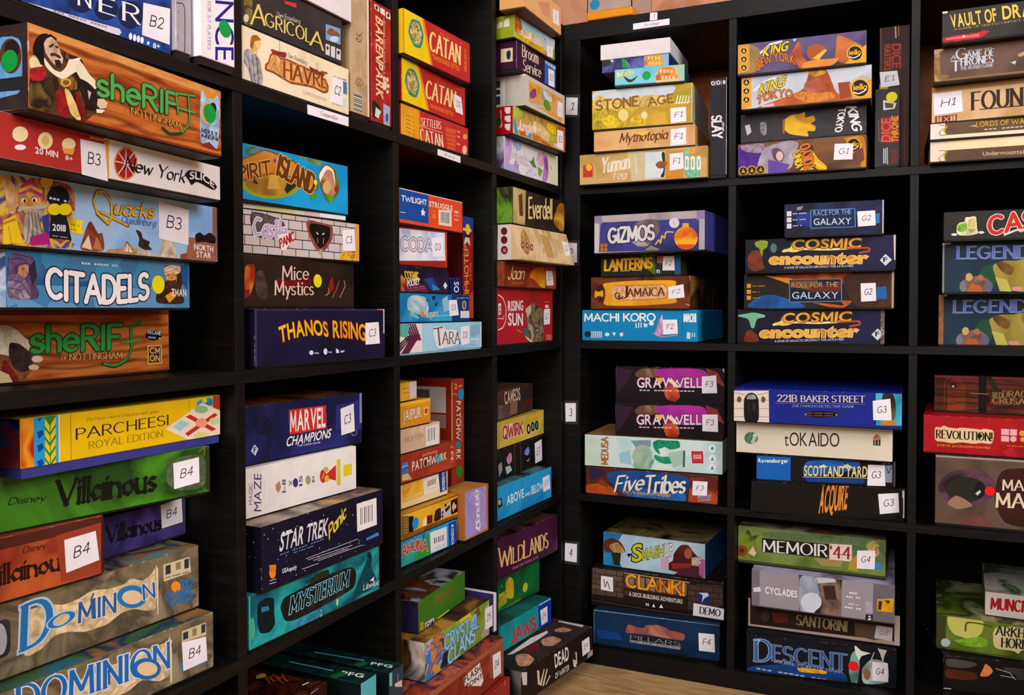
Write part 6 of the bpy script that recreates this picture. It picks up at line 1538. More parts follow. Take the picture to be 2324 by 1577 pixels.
game_box('shrink-wrapped black game box with pale faces on its lid, angled out over the bottom board', 'games in the bottom-row corner cubby of the left shelving unit', -406, -1779, 394, 81.18, 2922, 2150, 660, '1c1614', [
 ('P','F',[0,0,2922,0,2922,663,0,663],'n:7:1e1715,2c211c,120f0e'),
 ('T','F','DEAD',[1287,297,1860,289,1253,581],'f0ecec','b',None,0,0.02),
 ('T','F','OF WINTER',[1286,60,1878,48,1286,183],'cfcac8','b'),
 ('P','F',[582,498,662,454,693,152,613,189],'d8cfa8'),
 ('P','F',[839,435,872,415,741,117,677,157],'d8cfa8'),
 ('P','F',[953,404,986,375,838,82,774,105],'d8cfa8'),
 ('P','F',[1069,225,1102,195,920,69,887,90],'d8cfa8'),
 ('P','F',[2131,362,2204,319,2223,56,2168,93],'c8bc90'),
 ('P','F',[2022,234,2168,148,2186,-23,2058,58],'d8d0c0'),
 ('P','F',[1219,14,1968,-2,1968,-56,1303,-61],'d6d2d0'),
 ('P','F',[-3,653,209,587,208,327,56,383],'cfcbc8'),
 ('P','F',[2712,132,2926,156,2926,5,2636,-10],'b8a09c'),
 ('P','T',[627,576,843,408,683,103,328,37,174,195],'p:c8947a'),
 ('P','T',[1616,564,1961,478,1884,159,1436,161,1368,347],'p:b88a78'),
 ('P','T',[2279,627,2546,547,2515,271,2313,304,2192,532],'p:b8806a'),
 ('P','T',[542,706,1578,795,2155,725,2058,644,1587,609,645,629],'e0dadc'),
 ('P','T',[2834,827,2895,207,2770,181,2759,794],'cfcac6'),
 ('P','T',[934,592,1496,574,1184,295,844,327],'6a1f1c'),
 ('P','T',[2163,622,2331,187,2205,199,1961,478],'3a3230'),
 ('LB','F','E4',[2454,148,2789,163,2751,495,2416,490],'f1edf5')], left='n:10:2a2626,7a7678,141212', top='n:9:2c221e,3c2e28,4a3a34')
game_box('teal game box with blurred red capitals and a royal blue labelled end', 'games in the bottom-row corner cubby of the left shelving unit', -1419, -1597, 1057, 82.92, 2158, 2500, 583, '158a90', [
 ('P','F',[0,0,2158,0,2158,586,0,586],'n:5:178e96,1aa0a8,117a82'),
 ('P','F',[1558,594,2158,592,2165,17,1612,38],'1f3fa8'),
 ('P','F',[1595,584,2112,605,2112,548,1595,547],'a8bcf0'),
 ('T','F','JAWS',[478,93,1466,84,463,364],'e0242c','o'),
 ('LB','F','E4',[1711,82,1985,91,1967,442,1653,436],'f1edf5')], top='n:6:1a7a7c,1f5f5a,123a3a')
game_box('forest green game box with golden figure and yellow dot, mostly covered', 'games in the bottom-row corner cubby of the left shelving unit', -1534, -1260, 1643, 81.89, 1914, 1950, 977, '155a34', [
 ('P','F',[0,0,1914,0,1914,980,0,980],'n:6:17603a,1f7a44,0f4428'),
 ('P','F',[486,593,652,687,819,579,835,148,517,237],'n:8:c8a41e,e0c02a,b5841c'),
 ('P','F',[225,410,518,420,550,155,224,85],'n:30:8a8a2a,c8c03a,4a4a1c'),
 ('P','F',[224,30,1091,95,1091,38,224,-6],'6a8a2c'),
 ('DOT','F',[1295,274,102,0,0,102],'e0d022'),
 ('E','F',[355,555,29,-8,0,33],'4ab83a')])
game_box('magenta-plum game box with golden serif title standing over a green one', 'games in the bottom-row corner cubby of the left shelving unit', -1108, -1664, 2623, 84.4, 2814, 1900, 832, '4f1442', [
 ('P','F',[0,0,2814,0,2814,835,0,835],'n:6:521545,441038'),
 ('P','F',[2743,42,2814,42,2814,334,2743,334],'6a2c5c'),
 ('T','F','W',[238,282,689,221,239,664],'eac07a','r'),
 ('T','F','ILD',[716,229,1247,208,718,549],'eac07a','r'),
 ('T','F','L',[1247,208,1537,209,1248,580],'eac07a','r'),
 ('T','F','ANDS',[1537,209,2360,188,1508,549],'eac07a','r'),
 ('T','F','MARTIN WALLACE',[798,82,1895,62,798,138],'b88aa8','s')], top='n:12:2a1a1c,6a4a44,1a1014')
game_box('khaki game box with pale brush script, teal strip, three cartouches and F1 label at bottom', 'games in the top-row corner cubby of the right shelving unit', 1888, 1214, 10924, 0.85, 2860, 2900, 690, 'bf9a5a', [
 ('P','F',[0,0,2860,0,2860,693,0,693],'n:8:c19c5c,cdac70,b08a4c'),
 ('P','F',[1099,697,1519,653,1520,66,1209,33],'d0c294'),
 ('P','F',[1511,640,1958,627,1949,65,1512,61],'n:7:a8c8dc,dce6e6'),
 ('P','F',[1958,627,2350,628,2352,24,1960,38],'d08a3a'),
 ('P','F',[2350,654,2556,676,2711,169,2724,15,2378,22],'p:7cc0a0'),
 ('P','F',[2351,347,2531,487,2402,624,2595,661,2608,481],'p:d8a85a'),
 ('P','F',[1866,614,1958,627,1946,65,1841,84,1933,221],'p:2c3a24'),
 ('P','F',[1734,364,1827,435,2025,395,1933,273,1800,269],'p:9a5a3a'),
 ('P','F',[80,452,307,477,307,182,80,183],'c8402c'),
 ('E','F',[222,402,74,-5,0,80],'e8b82a'),
 ('S','F',[307,490,378,325,350,166],16,'d8c8a0'),
 ('T','F','Yunnan',[518,262,1154,325,518,582],'ecdcc8','q'),
 ('T','F','Tea',[742,115,1073,94,742,300],'e6cfc0','q'),
 ('S','F',[1290,604,1318,183],24,'e0dcc8'),
 ('P','F',[2382,472,2428,507,2469,466,2470,198,2382,204],'f0ece0'),
 ('P','F',[2511,463,2557,498,2598,457,2599,189,2511,195],'f0ece0'),
 ('P','F',[2639,454,2685,488,2726,447,2727,180,2640,186],'f0ece0'),
 ('S','F',[2423,418,2423,265],26,'8a9a9a'),
 ('S','F',[2552,409,2552,256],26,'8a9a9a'),
 ('S','F',[2680,400,2680,247],25,'8a9a9a'),
 ('LB','F','F1',[2059,207,2359,231,2345,578,2050,566],'f1edf5')])
game_box('peach parchment game box with brown calligraphic script and F1 label', 'games in the top-row corner cubby of the right shelving unit', 1883, 1039, 11617, 3.81, 2227, 2700, 465, 'd3a168', [
 ('P','F',[0,0,2227,0,2227,468,0,468],'n:8:d6a56c,e0b27a,c8925a'),
 ('T','F','Mythotopia',[586,182,1630,198,585,379],'6a3c16','q'),
 ('P','F',[747,406,1278,392,1120,300],'e6bc60'),
 ('LB','F','F1',[1701,39,2042,53,2034,404,1707,390],'f1edf5')])
game_box('deep golden game box with mammoth-age landscape, stone lettering and F1 label', 'games in the top-row corner cubby of the right shelving unit', 1802, 1049, 12085, 5.5, 2195, 2800, 879, 'c8a030', [
 ('P','F',[0,0,2195,0,2195,882,0,882],'n:7:d0a838,e0c050,b8922c,c8b048'),
 ('P','F',[0,635,439,582,1098,688,1756,635,1888,882,0,882],'n:6:d6dce0,c0d0dc,e6e2d0'),
 ('P','F',[1756,662,2195,794,2195,441,1866,441],'a8982c'),
 ('P','F',[26,694,162,788,405,663,885,650,1305,693,1668,637,1668,432,26,457],'p:d8b868'),
 ('P','F',[13,431,351,484,780,294,780,33,13,35],'p:b8a030'),
 ('P','F',[189,233,405,349,620,202,540,37,352,38],'p:e8c024'),
 ('E','F',[700,300,117,-9,0,130],'e6d080'),
 ('P','F',[859,210,991,304,1202,210,1202,55,886,52],'p:e0b83a'),
 ('E','F',[1162,265,68,-5,0,78],'f0dca0'),
 ('P','F',[1306,254,1617,308,1669,47,1358,31],'d8a83a'),
 ('T','F','STONE',[94,451,1031,482,94,649],'8a6420','o'),
 ('T','F','AGE',[1253,452,1784,499,1240,621],'8a6420','o'),
 ('S','F',[1848,456,1886,619],23,'f3eed8'),
 ('S','F',[1909,451,1947,614],23,'f3eed8'),
 ('S','F',[1970,446,2008,609],23,'f3eed8'),
 ('S','F',[2031,441,2069,604],23,'f3eed8'),
 ('S','F',[2092,436,2130,599],23,'f3eed8'),
 ('S','F',[1835,465,2153,470],18,'f3eed8'),
 ('P','F',[2162,0,2195,0,2195,882,2162,882],'d8b868'),
 ('LB','F','F1',[1733,47,2065,64,2057,375,1725,371],'f1edf5')], right='n:5:d8dce0,e6e2dc,a8a090')
game_box('small aqua game box with green dot, flying bird and orange pavilion', 'games in the top-row corner cubby of the right shelving unit', 2008, 541, 12967, 7.69, 1496, 2000, 374, '62b8cc', [
 ('P','F',[0,0,1496,0,1496,377,0,377],'n:6:62b8d0,7fcadc,a8d8c8'),
 ('P','F',[0,0,1496,0,1496,30,0,45],'1f8a9a'),
 ('P','F',[898,0,1496,0,1496,377,1122,377,868,226],'a8c8a8'),
 ('P','F',[28,329,264,335,473,292,265,206,55,171],'p:b8d0a0'),
 ('P','F',[160,253,304,151,369,133,538,235,395,92,291,75],'p:3a2a1c'),
 ('P','F',[886,181,937,190,937,343,1293,331,1306,173,1356,156,1357,54,899,53],'n:30:d8782c,e8964a,c0601c'),
 ('P','F',[975,235,1013,235,1013,302,975,302],'f3d8b0'),
 ('P','F',[1052,229,1090,229,1090,295,1052,295],'f3d8b0'),
 ('P','F',[1128,222,1166,222,1166,289,1128,289],'f3d8b0'),
 ('P','F',[1204,216,1242,216,1242,283,1204,283],'f3d8b0'),
 ('P','F',[1014,91,1052,91,1052,158,1014,158],'f3d8b0'),
 ('P','F',[1090,85,1128,85,1128,152,1090,152],'f3d8b0'),
 ('P','F',[1166,79,1205,79,1205,146,1166,146],'f3d8b0'),
 ('P','F',[1243,73,1281,73,1281,140,1243,140],'f3d8b0'),
 ('P','F',[899,78,1357,80,1369,28,912,31],'e6c088'),
 ('DOT','F',[690,197,91,0,0,91],'0f9a50')], right='2a5a68')
game_box('white-lidded game box with violet landscape tray, topmost in its cubby', 'games in the top-row corner cubby of the right shelving unit', 1761, 584, 13344, 2.63, 1541, 2000, 601, '5a5a9a', [
 ('P','F',[42,343,969,305,969,22,42,3],'n:9:54509a,3c3c6a,6a70b8'),
 ('P','F',[969,330,1542,316,1568,-4,969,22],'n:8:7a9ac0,9ab8d0'),
 ('P','F',[179,263,287,329,287,199],'b8d8c0'),
 ('P','F',[476,308,597,165,651,43,490,73],'2f9a5a'),
 ('P','F',[530,276,624,136,664,54],'e6ece0'),
 ('P','F',[28,332,219,324,219,154,42,121],'3c3c44'),
 ('P','F',[943,50,969,150,1008,172,1008,287,1335,276,1361,107,1413,76,1413,13],'n:30:d8942c,e8ac4a,b5741c'),
 ('P','F',[1061,183,1095,183,1095,243,1061,243],'f3d8a0'),
 ('P','F',[1134,175,1168,175,1168,235,1134,235],'f3d8a0'),
 ('P','F',[1208,167,1242,167,1242,227,1208,227],'f3d8a0'),
 ('P','F',[1281,159,1314,159,1314,218,1281,218],'f3d8a0'),
 ('P','F',[1074,64,1106,64,1106,126,1074,126],'f3d8a0'),
 ('P','F',[1148,56,1179,56,1179,118,1148,118],'f3d8a0'),
 ('P','F',[1221,48,1252,48,1252,110,1221,110],'f3d8a0'),
 ('P','F',[1294,40,1325,40,1325,102,1294,102],'f3d8a0')], right='2c3a68', white=0.44999999999999996)
game_box('charcoal black game box standing on edge with white sideways block letters', 'games in the top-row corner cubby of the right shelving unit', 3519, 1352, 10924, 1.14, 350, 2900, 2112, '2a2632', [
 ('P','F',[0,0,350,0,350,2115,0,2115],'n:9:2a2632,322e3a'),
 ('P','F',[338,0,350,0,350,2115,338,2115],'e0dee6'),
 ('T','F','SLAY',[38,1314,58,855,232,1309],'efeef2','o'),
 ('T','F','the',[251,1168,261,990,296,1164],'efeef2','o'),
 ('E','F',[59,2008,43,-5,0,48],'efeef2'),
 ('E','F',[172,2009,43,-5,0,48],'efeef2'),
 ('E','F',[292,2009,30,-3,0,45],'efeef2'),
 ('S','F',[116,2060,117,1959],8,'efeef2'),
 ('S','F',[232,2058,233,1957],8,'efeef2'),
 ('E','F',[59,2008,18,-2,0,25],'2a2632'),
 ('E','F',[172,2009,18,-2,0,25],'2a2632')])
game_box('cyan blue game box with chunky white title, pink tower and label, lowest in its cubby', 'games in the second-row corner cubby of the right shelving unit', 1750, 1414, 7414, -0.0, 2661, 2700, 720, '0f86c0', [
 ('P','F',[0,0,2661,0,2661,723,0,723],'n:6:1088c4,0f80b8'),
 ('S','F',[2329,710,2331,18],12,'0a6a9c'),
 ('T','F','MACHI KORO',[59,465,1714,471,59,628],'eef2ee','o'),
 ('S','F',[1281,415,1286,320],24,'e6ece8'),
 ('S','F',[1342,427,1342,327],24,'e6ece8'),
 ('S','F',[1399,427,1399,333],24,'e6ece8'),
 ('P','F',[1452,428,1550,404,1538,334,1465,333],'c8dce0'),
 ('E','F',[1634,417,58,0,0,47],'e6ece8'),
 ('P','F',[1695,193,1791,453,1874,640,1899,500,1935,172,1767,124],'p:d8a0c8'),
 ('S','F',[1867,629,1719,205],12,'6a5a9a'),
 ('S','F',[1827,453,1863,148],9,'6a5a9a'),
 ('S','F',[1671,193,1863,120,2220,164],19,'c890b8'),
 ('E','F',[136,166,82,1,0,68],'20382c'),
 ('P','F',[221,228,477,230,477,85,221,82],'c8dce8'),
 ('S','F',[252,216,252,87],17,'3a6a9c'),
 ('S','F',[298,216,298,88],17,'3a6a9c'),
 ('S','F',[344,217,344,88],17,'3a6a9c'),
 ('S','F',[390,217,390,89],17,'3a6a9c'),
 ('S','F',[436,217,436,89],17,'3a6a9c'),
 ('E','F',[604,163,56,1,0,43],'d8ecf0'),
 ('P','F',[722,208,815,209,772,124],'d8ecf0'),
 ('P','F',[898,198,985,210,972,127,910,126],'d8ecf0'),
 ('T','F','MACHI',[2365,460,2623,461,2364,622],'e6eeee','o'),
 ('P','F',[2426,86,2506,86,2506,228,2426,228],'c8dce8'),
 ('S','F',[2547,213,2547,132],18,'d8ecf0'),
 ('S','F',[2598,214,2599,133],18,'d8ecf0'),
 ('LB','F','F2',[1906,172,2231,194,2214,505,1891,500],'f1edf5')])
game_box('worn brown game box with amber banner, curly-lettered peach plaque and label', 'games in the second-row corner cubby of the right shelving unit', 1811, 1352, 8137, -0.76, 2289, 2700, 738, '5a2c14', [
 ('P','F',[0,0,2289,0,2289,741,0,741],'n:9:5c2e16,7a4420,3c1c0e'),
 ('P','F',[257,603,1020,650,2006,646,1948,496,1948,265,2031,137,1021,83,282,98,346,277,346,469],'n:6:e69a1e,f0ac2c,d88a1a'),
 ('P','F',[91,448,193,399,295,458,295,278,193,327,91,255],'p:e6a830'),
 ('E','F',[231,495,66,-1,0,72],'4a2410'),
 ('E','F',[244,218,66,0,0,63],'4a2410'),
 ('P','F',[573,538,1507,549,1746,545,1799,452,1794,312,1723,239,673,208,523,252,467,372,497,491],'p:e8ac7c'),
 ('S','F',[573,538,1507,549,1746,545,1799,452,1794,312,1723,239,673,208],14,'a86a3a'),
 ('T','F','J',[673,239,872,261,673,501],'5a3014','r'),
 ('S','F',[773,298,673,227,585,275,585,371,673,382,698,310,648,299],24,'5a3014'),
 ('T','F','AMAICA',[872,292,1711,313,872,468],'5a3014','r'),
 ('S','F',[2275,745,2299,515],14,'c8a888'),
 ('S','F',[2195,125,2311,78],14,'c8b098'),
 ('LB','F','F2',[1813,233,2167,263,2142,551,1798,494],'f1edf5')], right='n:10:6a4a20,3a2410,8a6a34')
game_box('small black-green game box with brush-yellow capitals and a label over a night harbour', 'games in the second-row corner cubby of the right shelving unit', 1803, 1047, 8879, 1.24, 1819, 2200, 481, '1d211c', [
 ('P','F',[0,0,1819,0,1819,484,0,484],'n:8:1d221d,262b24'),
 ('P','F',[622,488,1248,482,1261,16,1153,88],'n:9:4a6a1c,2a3a1a,6a8a24'),
 ('P','F',[1291,430,1414,436,1414,269,1291,283],'b5643a'),
 ('P','F',[1260,261,1414,269,1415,13,1261,16],'24384a'),
 ('P','F',[1684,436,1812,444,1818,6,1685,9],'2f5a8c'),
 ('T','F','LANTERNS',[92,144,1182,181,99,366],'e6ae2a','o','6a4a10'),
 ('M','F',[[284,110,317,110,316,134,283,133],[329,111,362,111,361,135,328,130],[374,112,407,112,406,136,373,130],[464,113,497,114,496,138,463,132],[509,114,542,115,541,138,508,133],[553,115,587,116,586,139,553,139],[598,116,632,117,631,140,598,135],[643,117,677,118,676,141,643,136],[733,119,767,119,766,143,733,138],[778,120,812,120,811,144,778,138],[823,120,857,121,856,145,823,144],[868,121,902,122,901,146,868,140],[913,122,946,123,946,146,913,141]],'d8b878'),
 ('T','F','n',[1292,67,1348,66,1291,167],'e6ecec','o'),
 ('LB','F','F2',[1415,116,1685,110,1672,429,1426,426],'f1edf5')], right='n:8:1a2024,5a4a1c')
game_box('silver-framed violet game box with puffy silver title and an amber flask', 'games in the second-row corner cubby of the right shelving unit', 2189, 750, 9363, -2.64, 2478, 2500, 849, '8a8098', [
 ('P','F',[0,0,2478,0,2478,852,0,852],'n:9:a89ca0,b8acae,948a94'),
 ('P','F',[112,51,2354,17,2354,682,149,699],'n:6:3a3a78,4a4c90,2c2c5c'),
 ('P','F',[0,665,186,665,186,852,0,852],'9080a0'),
 ('P','F',[2305,648,2478,648,2478,852,2305,852],'9080a8'),
 ('P','F',[0,0,112,0,112,682,0,682],'c8c0c4'),
 ('P','F',[2367,0,2478,0,2478,665,2367,665],'b0a8b4'),
 ('P','F',[899,605,1067,711,1472,714,1543,484,1212,88,924,190],'n:9:6a5a6a,8a7478,54485c'),
 ('P','F',[875,238,1068,322,1260,155,1020,141],'a8a09c'),
 ('P','F',[147,61,309,61,309,230,147,230],'b5743a'),
 ('S','F',[229,227,230,64],14,'54301c'),
 ('S','F',[147,148,309,143],14,'54301c'),
 ('T','F','GiZMOS',[347,246,1378,287,346,549],'d6d4d6','o','2a2434',0,0.05),
 ('S','F',[1414,172,1496,283,1520,169,1555,371,1613,278,1636,435,1799,417],32,'e0b84a'),
 ('E','F',[2076,282,254,-10,-1,241],'n:10:e89a1e,f0b432,d8641c'),
 ('P','F',[2006,598,2132,592,2144,502,1995,509],'e0a83a'),
 ('P','F',[1869,156,2281,141,2168,45,1985,51],'d85a1c'),
 ('E','F',[1822,611,111,-5,0,108],'e0d8d8'),
 ('S','F',[1803,641,1834,572],11,'a84a3a'),
 ('P','F',[1164,56,1307,154,1497,67,1497,45],'8a8a5a')], right='4a4a8a')
game_box('desert sunset game box with white brush script over blue, label F3 at its end', 'games in the third-row corner cubby of the right shelving unit', 2007, 1513, 3904, 0.44, 3008, 2900, 631, '5a2c24', [
 ('P','F',[0,0,3008,0,3008,634,0,634],'n:6:4a2c34,5c3428,3a2434'),
 ('P','F',[-5,222,519,289,696,134,796,22,-5,1],'n:9:c86a24,a84c1c,e08a34'),
 ('P','F',[252,268,392,376,545,243,519,192],'8a3c1c'),
 ('P','F',[469,528,1143,627,2109,606,2414,560,2346,-7,996,-9,595,295],'n:6:1c3a6a,245a94,162c54'),
 ('P','F',[896,7,1389,264,1872,163,2298,270,2346,-7,1144,-32],'p:2f6aa8'),
 ('P','F',[2414,560,3002,606,3015,-3,2369,-4],'n:9:8a3a20,b55428,6a2a1a'),
 ('P','F',[59,595,443,575,469,455,137,332],'3a2c4a'),
 ('T','F','Five',[683,109,1340,213,696,449],'f0e0cc','q'),
 ('T','F','Tribes',[1389,133,2287,222,1376,514],'f0e0cc','q'),
 ('T','F','The Artisans of Naqala',[859,88,1968,101,859,172],'d8a03a','q'),
 ('T','F','days of',[2578,119,2878,169,2578,201],'7ab0e0','b'),
 ('T','F','wonder',[2579,49,2878,100,2579,112],'7ab0e0','b'),
 ('LB','F','F3',[2462,179,2781,195,2796,502,2473,494],'f1edf5')])
game_box('pale mint game box with curled green dragon, red stamp and sideways rust title', 'games in the third-row corner cubby of the right shelving unit', 2001, 1124, 4538, 2.51, 3121, 2000, 734, 'bcd8d4', [
 ('P','F',[0,0,3121,0,3121,737,0,737],'n:6:bcd8d6,cfe4e0,a8ccd0'),
 ('P','F',[8,592,363,685,389,53,8,28],'c8dcc8'),
 ('T','F','MEDUSA',[552,76,552,695,402,66],'b5683a','o'),
 ('P','F',[813,347,1060,434,1109,101,838,131],'9ac8dc'),
 ('P','F',[1084,652,1545,689,1546,535,1207,491],'7a98a8'),
 ('P','F',[1085,27,1207,251,1401,312,1642,279,1547,11],'p:7fb89a'),
 ('E','F',[1353,320,229,14,0,251],'n:20:8fae98,a8c4a8,6a8f7c'),
 ('P','F',[1570,631,1713,711,1856,695,2187,713,2211,550,1975,489,1880,554,1786,359,1642,445],'p:1f8a6a'),
 ('P','F',[1618,373,1786,324,2023,350,2035,186,1786,170,1618,278],'p:23906e'),
 ('P','F',[1714,497,1880,554,1881,389,1786,336],'dcece4'),
 ('P','F',[1571,60,1786,193,2024,115,2118,27,1643,18],'d6e4dc'),
 ('P','F',[1928,415,2258,506,2282,202,2047,116],'a8c8b8'),
 ('P','F',[2270,507,2316,486,2306,134,2259,130],'4a6a68'),
 ('P','F',[2444,494,2699,505,2711,242,2468,226],'b5283a'),
 ('P','F',[2468,472,2676,480,2688,264,2492,251],'c83a48'),
 ('T','F','EGGS',[2496,333,2665,344,2496,415],'f0d8d8','b'),
 ('E','F',[2900,579,73,4,0,88],'e6f0f0'),
 ('E','F',[2901,359,73,5,0,88],'e6f0f0'),
 ('E','F',[2901,162,73,5,0,88],'e6f0f0'),
 ('E','F',[2900,579,30,2,0,39],'5a8a98'),
 ('P','F',[2871,311,2901,406,2933,315],'5a8a98'),
 ('P','F',[2865,113,2901,209,2938,118],'5a8a98'),
 ('P','F',[0,707,3121,707,3121,737,0,737],'dcecec')], top='n:8:8a6a44,a8845a,6a5038')
game_box('black-magenta space game box, lower of two alike, label near its end', 'games in the third-row corner cubby of the right shelving unit', 2309, 1445, 5275, 4.08, 2422, 2400, 771, '181014', [
 ('P','F',[0,0,2422,0,2422,774,0,774],'n:7:1a1014,241420,140c10'),
 ('P','F',[3,713,396,655,274,385,28,84],'3a2238'),
 ('P','F',[420,560,566,710,975,725,1142,613,856,506,566,470],'n:8:9a7a4a,6a4a3a,b89a70'),
 ('P','F',[807,719,2051,765,2076,346,1567,300,1142,375],'n:6:8a2a8c,b5389c,5a2a7a'),
 ('P','F',[2029,764,2280,681,2440,363,2075,556],'n:8:c8642c,7a2c3c'),
 ('P','F',[1071,372,1402,339,1473,107,1356,-18,1143,43],'n:9:b5402c,8a2a1c,d8643a'),
 ('P','F',[420,464,663,474,663,282,494,299],'3a2024'),
 ('T','F','GRAVWELL',[494,275,1938,335,493,491],'e8c8dc','b','2a1420'),
 ('P','F',[903,508,1118,517,1023,370],'e8b05a'),
 ('P','F',[1166,471,1379,315,1449,318,1284,500],'f0dcc0'),
 ('M','F',[[552,200,614,202,613,232,551,230],[635,203,697,205,696,234,635,227],[718,205,779,207,779,237,717,229],[884,210,945,212,944,242,883,234],[967,212,1028,214,1027,244,966,236],[1050,215,1111,217,1110,246,1049,245],[1133,217,1194,219,1193,249,1132,241],[1216,220,1277,221,1276,251,1215,243],[1381,224,1443,226,1442,256,1381,248],[1464,227,1526,229,1525,258,1464,251],[1547,229,1609,231,1608,261,1546,259],[1630,232,1691,233,1691,263,1629,255],[1713,234,1774,236,1774,265,1712,258]],'c8b8c8'),
 ('S','F',[3,665,-9,-15],12,'8a7a88'),
 ('LB','F','F3',[1959,191,2298,189,2290,572,1958,558],'f1edf5')], top='2a1c24')
game_box('black-magenta space game box, upper of two alike at the stack top', 'games in the third-row corner cubby of the right shelving unit', 2270, 1585, 6049, 4.55, 2434, 2400, 795, '181014', [
 ('P','F',[0,0,2434,0,2434,798,0,798],'n:7:1a1014,241420,140c10'),
 ('P','F',[3,772,397,707,275,438,28,139],'3a2238'),
 ('P','F',[422,611,568,759,979,768,1146,653,859,550,568,519],'n:8:9a7a4a,6a4a3a,b89a70'),
 ('P','F',[810,765,2061,792,2085,370,1573,331,1147,414],'n:6:8a2a8c,b5389c,5a2a7a'),
 ('P','F',[2038,791,2291,703,2452,381,2084,581],'n:8:c8642c,7a2c3c'),
 ('P','F',[1075,412,1408,374,1480,139,1362,16,1148,80],'n:9:b5402c,8a2a1c,d8643a'),
 ('P','F',[422,515,666,521,666,328,496,348],'3a2024'),
 ('T','F','GRAVWELL',[496,323,1947,361,495,541],'e8c8dc','b','2a1420'),
 ('P','F',[907,551,1123,557,1027,411],'e8b05a'),
 ('P','F',[1171,510,1385,350,1455,352,1289,537],'f0dcc0'),
 ('M','F',[[555,248,616,249,616,279,554,278],[638,249,699,250,699,280,638,273],[721,250,783,251,782,281,721,274],[888,252,949,253,949,283,887,276],[971,253,1033,254,1032,284,971,277],[1054,254,1116,255,1116,285,1054,284],[1138,255,1199,256,1199,286,1137,279],[1221,256,1283,257,1282,287,1221,280],[1387,259,1449,259,1449,289,1387,283],[1471,260,1532,261,1532,290,1470,284],[1554,261,1616,262,1615,292,1554,291],[1637,262,1699,263,1699,293,1637,286],[1721,263,1782,264,1782,294,1720,287]],'c8b8c8'),
 ('S','F',[3,723,-9,41],12,'8a7a88'),
 ('LB','F','F3',[1952,234,2281,249,2257,642,1946,606],'f1edf5'),
 ('P','F',[2382,810,2450,812,2446,637,2416,729],'cfc0c8')])
game_box('deep navy game box with pinkish torn-edged title strip, bottom of its cubby', 'games in the bottom-row corner cubby of the right shelving unit', 2005, 1707, 394, 3.51, 2865, 2900, 810, '10314f', [
 ('P','F',[0,0,2865,0,2865,813,0,813],'n:6:11324f,163c5c,0d2840'),
 ('S','F',[8,793,2858,807],21,'7f9ab4'),
 ('S','F',[8,793,8,15],19,'6a8aa8'),
 ('S','F',[8,15,2751,-7],16,'3a6a9c'),
 ('P','F',[54,353,594,346,701,177,109,148],'134a80'),
 ('P','F',[740,366,807,584,1018,521,1201,532,1206,605,1383,621,1461,644,1693,610,1744,553,2113,525,2088,356,1668,362,1384,388,860,369],'n:20:a8605a,8a5450,b87a6a'),
 ('P','F',[833,352,2025,360,2012,192,847,210],'1c242c'),
 ('P','F',[847,218,2012,217,2000,151,860,160],'9a949c'),
 ('T','F','PILLARS',[860,238,2000,233,865,330],'7a8490','r'),
 ('T','F','OF THE EARTH',[886,171,1974,173,886,208],'3a3c44','r'),
 ('LB','F','F4',[2417,190,2765,197,2753,599,2406,585],'f1edf5')])
game_box('dungeon-stone game box with glowing orange letter blocks and white DEMO sticker', 'games in the bottom-row corner cubby of the right shelving unit', 1977, 1740, 1207, 2.55, 3049, 2450, 875, '2a201c', [
 ('P','F',[0,0,3049,0,3049,878,0,878],'n:9:221a18,2c221e'),
 ('P','F',[28,874,769,904,769,241,14,254],'k:5a4a44,4a3c38,6a5850,1c1614'),
 ('P','F',[2268,764,3035,804,3049,349,2269,171],'k:4a3c38,3c302c,5a4a44,1c1614'),
 ('P','F',[0,0,3049,0,3049,140,0,140],'1c1412'),
 ('S','F',[14,106,1412,59,2372,55],22,'5a4034'),
 ('P','F',[796,828,2293,793,2217,461,769,480],'4a3a34'),
 ('P','F',[809,789,1025,782,1025,484,837,527],'8a7468'),
 ('P','F',[1057,783,1270,777,1270,485,1084,528],'8a7468'),
 ('P','F',[1302,778,1513,771,1514,486,1329,529],'8a7468'),
 ('P','F',[1545,772,1754,765,1755,487,1571,529],'8a7468'),
 ('P','F',[1785,766,1993,760,1993,488,1812,530],'8a7468'),
 ('P','F',[2024,761,2229,754,2230,488,2050,531],'8a7468'),
 ('T','F','CLANK!',[850,537,2179,490,850,807],'n:12:e8881c,f0a832,b5541c','o','4a2008'),
 ('S','F',[796,841,2293,793],24,'c89a6a'),
 ('P','F',[783,441,2166,403,2154,280,783,322],'4a3c38'),
 ('T','F','A DECK-BUILDING ADVENTURE',[904,324,2141,296,904,411],'d6ccc8','b'),
 ('P','F',[1284,116,1406,116,1406,232,1284,232],'0c0a0a'),
 ('P','F',[1438,115,1559,115,1559,230,1438,230],'0c0a0a'),
 ('P','F',[1590,114,1711,114,1711,229,1590,229],'0c0a0a'),
 ('T','F','N',[1306,137,1372,138,1305,208],'e6e2e0','b'),
 ('P','F',[1451,130,1485,213,1522,131],'e6e2e0'),
 ('P','F',[1609,132,1661,222,1706,136],'e6e2e0'),
 ('P','F',[236,710,524,703,530,365,228,382],'ece8ea'),
 ('S','F',[305,638,332,427,387,621,442,413],19,'3a3638'),
 ('P','F',[2484,605,2762,605,2762,363,2511,343],'2a3a78'),
 ('P','F',[2497,586,2699,611,2737,551,2624,473,2574,364,2598,547],'dfe6f0'),
 ('LB','F','DEMO*',[2379,61,3058,45,3067,295,2396,342],'f1edf5')])
